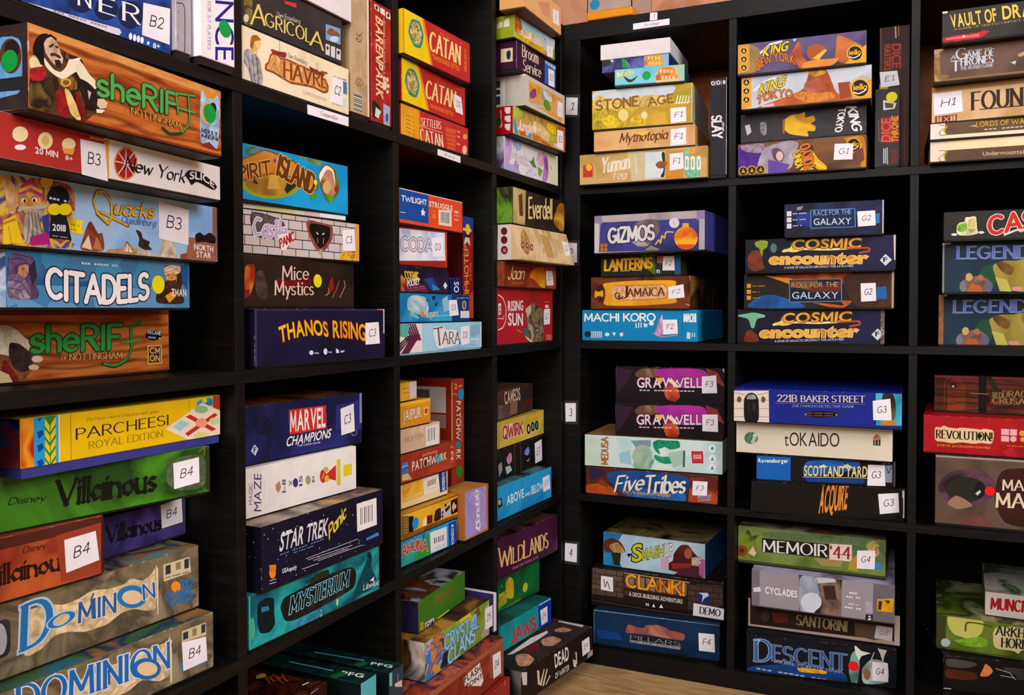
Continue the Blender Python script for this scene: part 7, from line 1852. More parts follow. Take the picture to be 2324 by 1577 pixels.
game_box('sky blue comic game box with yellow title, hooded figure and mushroom hut', 'games in the bottom-row corner cubby of the right shelving unit', 1975, 1898, 2084, -2.11, 2432, 2500, 809, 'a8c8dc', [
 ('P','F',[0,0,2432,0,2432,812,0,812],'n:6:a8c8de,b8d4e4,98bcd6'),
 ('P','F',[0,0,486,0,243,406,486,812,0,812],'2f7ab5'),
 ('P','F',[6,576,191,706,445,628,586,378,333,427,163,325,20,361],'p:6a3a24'),
 ('P','F',[134,510,389,622,572,377,389,354,220,386],'p:b58a5a'),
 ('P','F',[206,357,446,361,418,62,277,57],'2c3a1c'),
 ('P','F',[6,305,163,325,220,63,6,35],'3a8ac0'),
 ('P','F',[586,352,725,396,642,279],'1c1a1a'),
 ('P','F',[1701,493,1859,720,2043,756,2200,556,2329,470,2434,22,1596,114,1408,167,1702,337],'n:9:4a2420,6a2c24,341a1c'),
 ('E','F',[2043,549,89,11,0,119],'a8604a'),
 ('P','F',[1408,351,1595,427,1596,114,1408,115],'c8a8c0'),
 ('P','F',[2122,469,2329,521,2356,294,2122,288],'b8a090'),
 ('P','F',[1649,278,2096,336,2097,233,1676,151],'8a3a30'),
 ('P','F',[2018,223,2381,246,2421,-5,1703,24],'5a2a44'),
 ('P','F',[2303,466,2427,457,2421,20,2292,105],'b06a9c'),
 ('T','F','S',[711,194,960,253,725,577],'ccd02a','b','20201a',0,0.06),
 ('T','F','MASH',[960,261,1475,425,959,505],'ccd02a','b','20201a',0,0.05),
 ('T','F','UP',[1515,417,1701,467,1501,682],'ecece0','b','20201a',0,0.05),
 ('T','F','AEG',[2135,316,2330,354,2135,432],'e6d8c8','b')], right='2a6aa0', top='n:10:3a3428,8a7a54,1c1814')
game_box('violet game box with pale moon-faced figure, feathered hand and G1 label, lowest of four', 'games in the top-row middle cubby of the right shelving unit', 5209, 1336, 10924, -0.0, 2496, 2900, 670, '8a6aa0', [
 ('P','F',[0,0,2496,0,2496,673,0,673],'n:6:6a4a34,84603c,543a2c'),
 ('P','F',[-7,657,422,659,520,490,425,150,328,32,-5,9],'p:5a2c8c'),
 ('P','F',[17,642,495,666,568,561,472,444,129,508],'p:9a8490'),
 ('P','F',[532,576,1046,682,1234,605,1142,344,1096,103,764,15,498,33,388,227],'n:8:b5a8b4,9a8ca0,d0c4cc'),
 ('P','F',[665,528,833,540,952,383,906,239,738,276],'p:6a5468'),
 ('P','F',[618,310,1048,180,954,14,619,12],'6a54a8'),
 ('E','F',[845,367,71,-5,-1,98],'d8b8b8'),
 ('P','F',[1235,483,1327,622,1514,534,1516,73,1377,34,1237,142],'p:5a3a2a'),
 ('S','F',[1456,441,1585,238,1746,81],39,'e8bc2a'),
 ('S','F',[1457,381,1585,194,1746,62],39,'d8a41e'),
 ('S','F',[1457,320,1585,151,1747,43],39,'f0cc3a'),
 ('S','F',[1457,259,1585,107,1747,23],39,'e8bc2a'),
 ('S','F',[1458,199,1586,64,1747,4],39,'d8a41e'),
 ('P','F',[1237,44,1377,180,1517,49],'e0c030'),
 ('T','F','KING',[1318,160,1247,470,1178,97],'e0c22a','o','4a2a0c'),
 ('T','F','TOKYO',[1535,84,1421,590,1354,36],'e0782a','o','4a2a0c'),
 ('P','F',[2060,633,2483,668,2499,5,2399,35,2375,369,2151,554],'n:8:d89a2a,b5741c'),
 ('E','F',[2263,473,142,-12,-1,152],'e6b21e'),
 ('E','F',[2263,473,120,-10,-1,128],'1a1410'),
 ('T','F','iello',[2166,450,2360,450,2165,534],'e6a82a','o'),
 ('S','F',[2170,417,2235,384,2313,416,2348,443],18,'f0ece6'),
 ('P','F',[2264,378,2441,411,2465,173,2333,64],'7a4a34'),
 ('E','F',[111,109,99,-7,0,100],'c89a3a'),
 ('E','F',[288,112,98,-7,0,100],'c89a3a'),
 ('E','F',[464,115,97,-7,0,99],'c89a3a'),
 ('E','F',[111,109,76,-5,0,78],'241a14'),
 ('E','F',[288,112,76,-5,0,77],'241a14'),
 ('E','F',[464,115,75,-5,0,77],'241a14'),
 ('P','F',[69,74,111,167,156,69],'c89a3a'),
 ('P','F',[247,77,288,169,333,72],'c89a3a'),
 ('P','F',[423,80,464,172,508,75],'c89a3a'),
 ('LB','F','G1',[1891,210,2247,194,2258,509,1910,530],'f1edf5')], right='8a6a3a')
game_box('black game box with shaggy yellow paw print and upside-down white title, third from the top', 'games in the top-row middle cubby of the right shelving unit', 5220, 1296, 11597, 0.61, 2437, 2800, 607, '38363a', [
 ('P','F',[0,0,2437,0,2437,610,0,610],'n:9:39373b,434145,302e33'),
 ('P','F',[846,403,987,512,1175,519,1291,557,1269,425,1454,469,1489,357,1386,306,1497,247,1479,140,1317,166,1364,41,1178,81,989,121,870,229],'n:20:e6a818,f0bc30,c88a10'),
 ('P','F',[841,428,893,448,883,130,847,157],'a86a14'),
 ('T','F','KING',[2079,577,2194,91,2246,561],'f0eef0','o','141214',0,0.04),
 ('T','F','TOKYO',[1933,556,1857,96,2056,556],'f0eef0','o','141214',0,0.04),
 ('P','F',[85,372,183,401,220,235,135,168],'c8c6ca'),
 ('P','F',[390,419,523,432,531,184,476,127,396,220],'p:8a888e'),
 ('M','F',[[406,344,426,344,425,363,405,362],[433,345,453,345,452,364,432,359],[460,345,480,346,480,364,460,360]],'38363a'),
 ('M','F',[[406,245,426,245,426,264,406,263],[433,245,453,246,453,264,433,260],[460,246,481,247,480,265,460,261]],'38363a')])
game_box('grey sky game box with orange horned beast and two-line yellow and orange title', 'games in the top-row middle cubby of the right shelving unit', 5283, 928, 12207, 1.95, 2466, 2800, 667, 'c8d0dc', [
 ('P','F',[0,0,2466,0,2466,670,0,670],'n:5:b8c0cc,c8d0da,a0a8ba'),
 ('P','F',[274,29,1043,245,1225,322,1314,645,1359,688,1651,668,1787,266,1855,142,2466,13,2467,-10,1273,-39,345,3],'n:8:a8502a,c86a34,8a3c20'),
 ('P','F',[1269,650,1404,730,1629,635,1607,567,1405,541],'p:d8943a'),
 ('P','F',[1247,462,1541,479,1565,241,1362,190,1202,324],'n:20:c8806a,a85a48'),
 ('P','F',[997,202,1134,284,1497,200,1721,225,1855,71,1272,32],'p:d8843a'),
 ('P','F',[1853,376,2073,377,2119,93,1900,44],'9a4a2c'),
 ('P','F',[2052,333,2464,383,2466,13,2119,34],'n:8:d8843a,e8a03a,b5602a'),
 ('P','F',[2139,394,2269,473,2420,434,2378,322],'b5b0a8'),
 ('P','F',[392,66,627,93,674,16,416,4],'d8b0b8'),
 ('P','F',[-4,665,194,669,202,72,6,17],'n:8:d88a2c,e8a83a'),
 ('E','F',[100,562,76,-8,0,73],'e8b84a'),
 ('E','F',[100,386,76,-8,0,73],'e8b84a'),
 ('E','F',[101,210,76,-7,0,73],'e8b84a'),
 ('E','F',[100,562,60,-6,0,59],'2a1a12'),
 ('E','F',[100,386,60,-6,0,59],'2a1a12'),
 ('E','F',[101,210,60,-6,0,59],'2a1a12'),
 ('P','F',[64,536,99,610,136,529],'e8b84a'),
 ('P','F',[64,360,100,435,136,353],'e8b84a'),
 ('P','F',[65,185,101,259,137,178],'e8b84a'),
 ('S','F',[253,383,437,522,671,606],49,'e6e2e6'),
 ('T','F','KING',[343,289,839,421,390,491],'e6cc20','b','4a2c10',0,0.06),
 ('T','F','TOKYO',[309,86,997,166,320,231],'e07a1e','b','4a1c0c',0.1,0.06),
 ('E','F',[2260,230,177,-18,-1,191],'e6b21e'),
 ('E','F',[2260,230,149,-15,-1,160],'1a1410'),
 ('T','F','iello',[2138,204,2381,199,2138,309],'e6a82a','o'),
 ('S','F',[2144,161,2225,119,2322,157,2366,191],23,'f0ece6')], right='6a4a2a')
game_box('violet dusk game box with winged orange beast and yellow and orange title, topmost of four', 'games in the top-row middle cubby of the right shelving unit', 5196, 812, 12877, 2.58, 2432, 2800, 640, '5a5076', [
 ('P','F',[0,0,2432,0,2432,643,0,643],'n:6:54486a,6a5c80,483c5c'),
 ('P','F',[-1,638,260,619,484,473,486,65,1,19],'n:9:8a6a4a,a88458,6a5038'),
 ('P','F',[1016,317,1197,628,1256,243,1380,135,1246,-4,1109,165],'n:8:a84c28,c86838,8a3820'),
 ('P','F',[1889,638,2174,465,2423,298,2425,-2,2112,-2,1848,131,1879,360],'n:8:c06a34,a85028,d8863e'),
 ('P','F',[1334,423,1513,496,1714,379,1626,226,1425,154,1334,282],'n:9:8a4424,b5602c'),
 ('P','F',[1436,200,1669,361,1714,333,1559,163],'d8b83a'),
 ('P','F',[1245,126,1447,175,1781,162,1958,165,1826,28,1471,-16,1246,-4],'n:9:d0702e,e89040,b05426'),
 ('P','F',[2046,39,2422,367,2425,-2],'e6a424'),
 ('P','F',[1060,621,1151,633,1106,568],'b8c8e8'),
 ('P','F',[6,625,236,622,239,91,8,42],'n:8:c8843a,d89a48'),
 ('E','F',[123,502,71,-8,0,73],'e8b84a'),
 ('E','F',[124,333,71,-8,0,73],'e8b84a'),
 ('E','F',[125,163,71,-8,0,73],'e8b84a'),
 ('E','F',[123,502,55,-6,0,56],'2a1a12'),
 ('E','F',[124,333,55,-6,0,56],'2a1a12'),
 ('E','F',[125,163,55,-6,0,56],'2a1a12'),
 ('P','F',[90,477,123,548,157,470],'e8b84a'),
 ('P','F',[91,308,124,379,157,300],'e8b84a'),
 ('P','F',[91,138,124,209,158,131],'e8b84a'),
 ('S','F',[456,428,647,574,854,602],48,'e6e2e6'),
 ('T','F','KING',[485,334,970,418,519,517],'e6cc20','b','4a2c10',0,0.06),
 ('T','F','NEW YORK',[380,76,1120,116,356,247],'e07a1e','b','4a1c0c',0.16,0.06),
 ('E','F',[2223,217,151,-17,-1,162],'e6b21e'),
 ('E','F',[2223,217,127,-14,-1,136],'1a1410'),
 ('T','F','iello',[2120,196,2326,189,2119,285],'e6a82a','o'),
 ('S','F',[2125,160,2193,123,2276,154,2314,182],19,'f0ece6')], right='4a3a3a')
game_box('charcoal game box on edge with sideways red and orange lettering and yellow dot', 'games in the top-row middle cubby of the right shelving unit', 6827, 310, 10924, 0.2, 450, 340, 1585, '3a383b', [
 ('P','F',[0,0,450,0,450,1588,0,1588],'n:9:3b393c,444245'),
 ('T','F','DICE',[279,519,288,1003,114,532],'c8443a','b'),
 ('T','F','THRONE',[434,506,425,1035,316,515],'d8902e','b'),
 ('P','F',[105,1004,415,1036,423,503,114,532],'a03028'),
 ('T','F','DICE',[292,528,288,987,122,542],'d86048','b'),
 ('T','F','THRONE',[419,517,412,1016,311,526],'e0a03a','b'),
 ('T','F','ADVENTURES',[89,555,77,976,70,556],'8a7a54','b'),
 ('P','F',[149,1368,391,1282,358,1174,151,1163],'d6dcd6'),
 ('P','F',[178,1314,338,1277,330,1197,189,1201],'5a5654'),
 ('S','F',[166,405,168,118],20,'c8c4c8'),
 ('S','F',[200,402,203,115],20,'c8c4c8'),
 ('S','F',[229,420,239,92],16,'c8c4c8'),
 ('P','F',[289,395,411,365,413,100,295,99],'6a3c28'),
 ('DOT','F',[304,1409,102,0,0,102],'e6e01e')])
game_box('tall dark maroon game box on edge, with faint red lettering and a sideways label', 'games in the top-row middle cubby of the right shelving unit', 6920, 1534, 10924, 1.2, 559, 2000, 2910, '38100e', [
 ('P','F',[0,0,559,0,559,2913,0,2913],'n:8:38110f,44161a,2c0c0c'),
 ('S','F',[-30,2945,-14,2047],10,'8a6a3a'),
 ('S','F',[18,2939,35,2042],10,'8a6a3a'),
 ('S','F',[287,2976,302,2674],25,'c8a888'),
 ('S','F',[344,2937,355,2709],12,'a88a5a'),
 ('S','F',[403,1525,423,259],17,'5a1a12'),
 ('S','F',[460,1519,480,213],12,'6a2014'),
 ('P','F',[79,2578,404,2558,408,2062,83,2036],'5a1814'),
 ('T','F','DICE',[233,2559,236,2082,395,2549],'b54030','b'),
 ('T','F','MASTERS',[89,2566,93,2046,208,2562],'b5502e','b'),
 ('E','F',[76,1714,96,-10,-1,75],'c89a1e'),
 ('P','F',[399,2063,522,2070,525,1699,374,1632],'32100e'),
 ('LB','F','E1',[33,1704,379,1724,332,2017,6,2020],'f1edf5')])
game_box('black space game box with golden title and a long-armed green alien, bottom of its stack', 'games in the second-row middle cubby of the right shelving unit', 5372, 1543, 7414, -0.09, 2888, 2900, 719, '1a1824', [
 ('P','F',[0,0,2888,0,2888,722,0,722],'n:6:1a1824,221f33,14121a'),
 ('P','F',[2022,0,2888,0,2888,722,2455,722],'n:6:201e3c,2a2850'),
 ('S','F',[747,402,1152,460,1611,440,2102,474],49,'f0d890'),
 ('P','F',[725,435,896,470,917,591,950,470,1152,426,940,370],'p:e8c870'),
 ('T','F','COSMIC',[918,447,2262,486,938,636],'n:20:d89a30,e8b84a,c07a24','b','6a3a14',0,0.05),
 ('S','F',[2021,463,2432,486,2433,412,2243,378],39,'b5542c'),
 ('T','F','encounter',[466,132,2384,176,487,345],'n:20:d89a30,e8b84a,c07a24','b','e8b878',0,0.07),
 ('T','F','A GAME OF GALACTIC DIPLOMACY FOR 3-5 PLAYERS',[770,35,2124,93,770,80],'c8c0d8','b'),
 ('P','F',[1,606,223,640,333,663,573,607,584,562,399,528,356,326,290,326,234,528,24,572],'n:20:8fd0b0,6aa890'),
 ('P','F',[115,31,180,257,290,303,422,170,467,36],'n:16:8a4a2a,6a3420,a86a44'),
 ('P','F',[2759,339,2876,228,2760,99,2646,215],'c8d8dc'),
 ('T','F','F',[2721,184,2799,195,2710,269],'1a1824','b'),
 ('P','F',[2816,0,2888,0,2888,722,2816,722],'n:40:a8988c,5a4a44,cfc4ba')])
game_box('dark brown and blue space game box with an orange comet streak and G2 label', 'games in the second-row middle cubby of the right shelving unit', 5571, 1452, 8136, -1.79, 2916, 2900, 747, '3a2a24', [
 ('P','F',[0,0,2916,0,2916,750,0,750],'n:5:2c2624,382c24,24242c'),
 ('P','F',[436,708,1493,741,2201,759,2204,366,1902,583,1079,466],'n:6:c85a24,8a3c20,e07a2c'),
 ('P','F',[436,708,951,643,1351,375,909,534],'e8942c'),
 ('P','F',[-4,20,286,276,611,317,1081,160,1353,28],'n:6:1c4a80,2a68b0,16304c'),
 ('P','F',[1332,147,1703,48,2007,26,2166,174,1925,176,2006,69,1702,113],'p:c8602a'),
 ('P','F',[1922,668,2300,746,2913,764,2919,23,2167,47],'n:7:4a2c20,5c3824,3a2420'),
 ('P','F',[926,611,1938,615,1945,165,937,149],'1c2840'),
 ('S','F',[926,611,1938,615,1945,165,937,149,926,611],15,'7a90b8'),
 ('P','F',[951,588,1494,590,1434,374,952,468],'7a5a2a'),
 ('P','F',[1330,462,1923,561,1924,369,1330,354],'6a3424'),
 ('T','F','ROLL FOR THE',[973,450,1873,455,973,551],'c8a060','s','2a3450'),
 ('T','F','GALAXY',[985,222,1884,219,984,358],'c8d6ee','s','1c2840',0,0.04),
 ('P','F',[60,456,144,456,144,542,60,542],'d89a1e'),
 ('P','F',[61,331,145,331,145,417,61,417],'d89a1e'),
 ('P','F',[61,205,145,205,145,291,61,291],'d89a1e'),
 ('M','F',[[178,483,200,483,200,502,178,502],[208,483,229,483,229,502,208,498],[237,483,258,483,258,502,237,498],[295,483,317,483,317,502,295,498],[324,483,346,483,346,503,324,499],[353,483,375,483,375,503,353,503],[383,483,404,483,404,503,382,499],[412,483,433,483,433,503,412,499]],'c88a2a'),
 ('M','F',[[179,357,200,358,200,377,179,377],[207,358,229,358,228,378,207,374],[236,359,257,359,257,378,236,374],[293,360,314,360,314,380,293,375]],'c88a2a'),
 ('M','F',[[180,232,204,233,204,252,180,252],[213,233,237,233,237,253,213,248],[246,233,270,234,270,253,246,249],[312,235,336,235,336,255,311,250]],'c88a2a'),
 ('P','F',[2597,435,2771,453,2792,212,2599,193],'1f6ab0'),
 ('P','F',[2872,0,2916,0,2916,750,2872,750],'a89a88'),
 ('LB','F','G2',[2315,152,2593,168,2581,525,2302,517],'f1edf5')])
game_box('black space game box with golden title and leafy-headed alien, second from the top', 'games in the second-row middle cubby of the right shelving unit', 5581, 1255, 8886, -0.33, 2878, 2900, 701, '1a1824', [
 ('P','F',[0,0,2878,0,2878,704,0,704],'n:6:1a1824,221f33,14121a'),
 ('P','F',[2015,0,2878,0,2878,704,2447,704],'n:6:201e3c,2a2850'),
 ('S','F',[763,442,1157,484,1606,449,2084,465],48,'f0d890'),
 ('P','F',[741,476,909,503,929,621,961,501,1157,452,951,404],'p:e8c870'),
 ('T','F','COSMIC',[930,481,2240,471,949,664],'n:20:d89a30,e8b84a,c07a24','b','6a3a14',0,0.05),
 ('S','F',[2005,457,2406,466,2406,393,2222,367],38,'b5542c'),
 ('T','F','encounter',[489,188,2359,164,509,395],'n:20:d89a30,e8b84a,c07a24','b','e8b878',0,0.07),
 ('T','F','A GAME OF GALACTIC DIPLOMACY FOR 3-5 PLAYERS',[785,83,2106,92,785,127],'c8c0d8','b'),
 ('P','F',[187,647,316,686,466,659,445,529,360,488,350,334,307,335,295,512,209,558],'n:20:9ab03a,7a942a'),
 ('P','F',[37,299,102,451,252,491,339,378,361,202,404,92,190,30,60,99],'n:16:8a4a2c,6a3420,a86a4a'),
 ('E','F',[572,514,63,-2,-1,98],'5a7a78'),
 ('P','F',[2695,332,2810,215,2697,100,2591,210],'c8d8dc'),
 ('T','F','F',[2658,177,2734,186,2648,261],'1a1824','b'),
 ('P','F',[2850,211,2878,211,2878,704,2835,704],'cfc4ba')])
game_box('small midnight blue space game box with framed thin lettering and G2 label, topmost', 'games in the second-row middle cubby of the right shelving unit', 5829, 853, 9590, 1.93, 1856, 2400, 675, '1c2040', [
 ('P','F',[0,0,1856,0,1856,678,0,678],'n:7:1c1e38,2a3060,14141c,242c54'),
 ('P','F',[222,478,506,508,549,188,244,242],'2c3c8a'),
 ('P','F',[506,529,1328,528,1340,168,512,172],'143258'),
 ('S','F',[506,529,1328,528,1340,168,512,172,506,529],17,'5a86c0'),
 ('T','F','RACE FOR THE',[557,421,1261,421,557,516],'8aa8d8','s'),
 ('T','F','GALAXY',[564,234,1262,223,564,361],'d6e4f4','s'),
 ('P','F',[48,431,137,431,137,529,48,529],'d8dae0'),
 ('P','F',[48,306,137,306,137,404,48,404],'d8dae0'),
 ('P','F',[49,182,138,182,138,280,49,280],'d8dae0'),
 ('M','F',[[164,464,186,464,186,485,164,485],[194,464,216,465,215,486,194,481],[223,465,245,465,245,487,223,482],[282,466,304,466,303,488,282,483],[312,467,333,467,333,488,311,484],[341,467,363,468,362,489,341,488],[370,468,392,468,392,489,370,485],[400,468,422,469,421,490,399,485]],'d8d8e4'),
 ('M','F',[[165,342,189,342,189,363,165,363],[197,342,221,343,220,364,197,359],[229,343,253,343,252,364,229,360],[293,344,316,344,316,366,292,361],[325,344,348,345,348,366,324,361],[356,345,380,345,380,367,356,366],[388,346,412,346,411,367,388,363]],'c8c8e0'),
 ('M','F',[[166,220,192,221,191,242,166,241],[201,221,227,222,226,243,201,238],[236,222,262,223,261,244,235,239],[305,225,331,226,330,247,305,242]],'c8c8e0'),
 ('P','F',[1705,412,1781,418,1782,223,1710,215],'2a7ab0'),
 ('P','F',[242,605,364,621,324,548,242,541],'8a8a9c'),
 ('P','F',[1828,0,1856,0,1856,678,1828,678],'c8c4cc'),
 ('LB','F','G2',[1389,170,1710,184,1697,474,1373,468],'f1edf5')])
game_box('plain black game box with glowing orange block letters, bottom of its stack', 'games in the third-row middle cubby of the right shelving unit', 5558, 1471, 3904, 7.1, 2955, 2900, 642, '17120f', [
 ('P','F',[0,0,2955,0,2955,645,0,645],'n:8:17130f,1e1814'),
 ('T','F','ACQUIRE',[1337,61,1874,186,1380,583],'n:10:e08a3a,e8a04a,d07030','b','5a2c14'),
 ('S','F',[383,-6,1685,-18],16,'6a6058'),
 ('P','F',[2925,64,2955,64,2955,613,2910,613],'d8d4d0'),
 ('P','F',[2401,395,2927,467,2930,124,2385,86],'241e1c'),
 ('LB','F','G3',[2500,113,2856,173,2839,561,2463,518],'f1edf5')])
game_box('dark game box with flat blue left panel and pale blocky title under a G3 label', 'games in the third-row middle cubby of the right shelving unit', 5533, 1456, 4549, 6.97, 2694, 2700, 534, '15131c', [
 ('P','F',[0,0,2694,0,2694,537,0,537],'n:7:16141e,1c1a28'),
 ('P','F',[-4,19,684,19,684,514,-4,514],'1a66b8'),
 ('P','F',[1028,477,2033,529,2016,334,956,78,917,313],'n:6:1c4a98,2a68c0,142c5c'),
 ('P','F',[937,97,2125,137,2090,48,1031,24],'1c4a8a'),
 ('T','F','Ravensburger',[36,376,635,397,35,456],'eef2f8','b'),
 ('T','F','SCOTLAND YARD',[946,147,2161,191,954,355],'e0d8a0','b','3a3424'),
 ('P','F',[1214,320,1324,404,1417,350],'e0d8a0'),
 ('P','F',[1663,344,1763,447,1917,358],'e0d8a0'),
 ('P','F',[1741,418,1772,418,1772,465,1741,465],'1c2a44'),
 ('S','F',[928,120,2161,164],12,'d6d0a8'),
 ('P','F',[2496,438,2629,454,2631,99,2508,102],'8a98ac'),
 ('S','F',[2523,410,2559,287,2611,405],15,'1c1a24'),
 ('M','F',[[2455,464,2471,466,2470,480,2453,478],[2477,466,2493,468,2492,482,2476,478],[2499,469,2515,470,2514,484,2498,480],[2543,473,2559,474,2558,489,2542,484],[2565,475,2581,476,2580,491,2564,486]],'c8ccd8'),
 ('P','F',[2654,0,2694,0,2694,537,2654,537],'5a5460'),
 ('LB','F','G3',[2165,14,2508,25,2488,447,2177,440],'f1edf5')])
game_box('ivory game box with thin brushed title and round green seal', 'games in the third-row middle cubby of the right shelving unit', 5443, 1475, 5086, 0.35, 3050, 2900, 685, 'ded6c0', [
 ('P','F',[0,0,3050,0,3050,688,0,688],'n:8:e2dac6,d8cfb8'),
 ('T','F','tOKAIDO',[987,214,2063,259,985,492],'3a3226','s'),
 ('E','F',[309,332,141,8,-1,129],'n:24:4a7a60,6a9478,2f5a44,b8c4a8'),
 ('E','F',[387,397,43,3,0,36],'d8cfb8'),
 ('P','F',[2695,327,2831,327,2831,494,2695,494],'4a4038'),
 ('P','F',[2695,484,2756,574,2830,521,2830,445,2695,437],'p:b87a54'),
 ('S','F',[2730,458,2731,334],11,'d8d0bc'),
 ('S','F',[2783,442,2792,338],11,'d8d0bc')])
game_box('royal blue game box with brick doorway end, cream serif title and label over an urn', 'games in the third-row middle cubby of the right shelving unit', 5532, 1217, 5774, 0.08, 3228, 2900, 715, '1a2c84', [
 ('P','F',[0,0,3228,0,3228,718,0,718],'n:6:182878,1f3490'),
 ('P','F',[-52,658,710,687,723,22,-23,-12],'e0d4c8'),
 ('S','F',[-39,458,717,486],8,'5a4e48'),
 ('S','F',[-38,284,717,315],8,'5a4e48'),
 ('S','F',[-38,110,718,144],8,'5a4e48'),
 ('P','F',[212,-5,204,489,277,601,365,634,452,602,510,501,522,11],'p:1c1a1c'),
 ('P','F',[249,486,287,571,365,604,442,578,475,496],'p:9a9690'),
 ('S','F',[23,621,219,579],8,'5a4e48'),
 ('S','F',[701,647,490,589],8,'5a4e48'),
 ('P','F',[282,412,336,415,337,256,283,253],'2c2a2c'),
 ('P','F',[385,417,443,419,444,261,386,258],'3a3634'),
 ('P','F',[63,503,112,555,161,507,142,416,73,423],'7a5a30'),
 ('P','F',[558,523,596,574,653,517,625,427,568,444],'7a5a30'),
 ('T','F','221B',[887,474,1262,478,887,611],'e6d2b8','r'),
 ('T','F','BAKER STREET',[1349,482,2552,520,1348,610],'e6d2b8','r'),
 ('S','F',[844,437,2561,488],8,'8a80a8'),
 ('T','F','THE FAMOUS DETECTIVE GAME',[1173,369,2360,404,1173,416],'a8a4c0','r'),
 ('E','F',[1740,245,324,16,0,69],'1a1410'),
 ('M','F',[[1474,247,1498,248,1498,267,1473,266],[1507,249,1531,250,1530,269,1506,264],[1540,250,1564,251,1563,270,1539,265],[1606,253,1630,254,1629,273,1605,268],[1638,254,1663,255,1662,274,1638,269],[1671,255,1696,256,1695,275,1671,274],[1704,257,1729,258,1728,277,1704,272],[1737,258,1762,259,1761,278,1737,273],[1803,261,1827,262,1827,281,1802,276],[1836,262,1860,263,1859,282,1835,277],[1869,263,1893,264,1892,284,1868,283],[1902,265,1926,266,1925,285,1901,280],[1935,266,1959,267,1958,286,1934,282]],'8a6a3c'),
 ('M','F',[[1474,197,1499,198,1498,215,1474,214],[1507,198,1532,199,1531,216,1507,212],[1540,200,1564,201,1564,217,1540,213],[1606,202,1630,204,1630,220,1605,216],[1639,204,1663,205,1662,222,1638,217],[1672,205,1696,206,1695,223,1671,222],[1705,207,1729,208,1728,224,1704,220],[1737,208,1762,209,1761,226,1737,221],[1803,211,1828,212,1827,229,1803,224],[1836,212,1861,213,1860,230,1836,226],[1869,214,1893,215,1893,231,1868,230],[1902,215,1926,216,1926,233,1901,228],[1935,216,1959,217,1958,234,1934,230]],'8a6a3c'),
 ('P','F',[1419,229,1452,254,1452,207],'d8b060'),
 ('P','F',[2050,252,2018,274,2018,228],'d8b060'),
 ('P','F',[2750,744,3219,762,3238,95,2763,79],'n:5:2aa0c0,4abcd4,1c88a8'),
 ('P','F',[2887,740,3058,746,3119,535,3113,275,3063,179,2892,189,2855,524],'n:8:4a4438,6a5c48,2c2a28'),
 ('P','F',[2857,187,3130,192,3131,90,2849,78],'b58a44'),
 ('LB','F','G3',[2711,179,3046,187,3017,614,2699,558],'f1edf5')])
game_box('midnight game box with steel-blue serif title, yellow sash and red dot, bottom of its cubby', 'games in the bottom-row middle cubby of the right shelving unit', 5494, 1126, 394, 8.1, 2960, 1700, 800, '121826', [
 ('P','F',[0,0,2960,0,2960,803,0,803],'n:6:12161e,181c2a'),
 ('P','F',[16,122,940,280,1975,255,2045,-54,5,-106],'n:6:163a6a,1c4a84,12284c'),
 ('T','F','D',[183,254,505,279,181,705],'41699e','r','98b4d6',0,0.03),
 ('T','F','ESCENT',[540,308,1998,270,539,632],'425f8a','r','8ca4c4',0,0.03),
 ('S','F',[181,693,277,716,230,623],20,'a8c4e6'),
 ('T','F','JOURNEYS IN THE DARK',[564,261,1930,196,564,311],'a8b0c0','r'),
 ('P','F',[1011,214,1312,225,1634,202,1612,138,1359,132,1081,123],'p:e0aa24'),
 ('M','F',[[210,79,291,75,293,106,211,111],[320,74,402,69,404,100,321,98],[431,68,513,63,514,94,432,92],[652,56,734,51,735,82,653,81],[762,50,844,45,846,76,764,75],[873,44,955,40,957,71,875,75],[984,38,1065,34,1067,65,985,63],[1094,32,1176,28,1178,59,1096,57],[1315,20,1397,16,1399,47,1317,45],[1426,14,1508,10,1509,41,1427,39],[1537,8,1618,4,1620,35,1538,39],[1647,2,1729,-2,1731,29,1648,27],[1758,-3,1840,-8,1841,23,1759,21]],'b0b0b8'),
 ('P','F',[2086,609,2175,716,2266,460,2225,17,2112,-21,2043,239],'n:8:4a7a70,7ab0a0,2a4a48'),
 ('P','F',[2151,823,2287,704,2466,676,2288,595,2244,481,2175,643],'dcdad4'),
 ('P','F',[2598,788,2775,771,2732,658,2700,510,2643,696],'d0ccc8'),
 ('P','F',[2290,341,2489,582,2799,522,2824,92,2314,4],'n:9:6a9a94,b8c8c0,3a5a5a'),
 ('E','F',[2402,233,67,8,-1,121],'8a6a4c'),
 ('S','F',[2456,482,2532,696],17,'c8ccc8'),
 ('DOT','F',[2139,372,103,0,0,103],'e0242c'),
 ('LB','F','G4',[2503,112,2802,118,2794,509,2496,506],'f1edf5')])
game_box('dark brown game box with gold carved lettering and ivory rim, half hidden in shade', 'games in the bottom-row middle cubby of the right shelving unit', 5564, 2011, 1197, 2.13, 3039, 2800, 644, '2c211e', [
 ('P','F',[0,0,3039,0,3039,647,0,647],'n:8:2c211e,3a2a26,221a18'),
 ('P','F',[0,0,3039,0,3039,104,0,65],'c8a898'),
 ('P','F',[0,0,46,0,46,647,0,647],'b89a88'),
 ('P','F',[2933,0,3039,0,3039,647,2933,647],'cfc0b4'),
 ('P','F',[496,379,834,399,835,197,545,157],'6a2c26'),
 ('E','F',[362,272,93,13,-1,115],'4a3e38'),
 ('T','F','SANTORINI',[1014,184,2017,176,1025,400],'a08a64','r'),
 ('P','F',[2164,382,2591,392,2571,72,2188,115],'6a544a'),
 ('LB','F','G5',[2549,118,2892,95,2901,387,2591,392],'d8d0d4')])
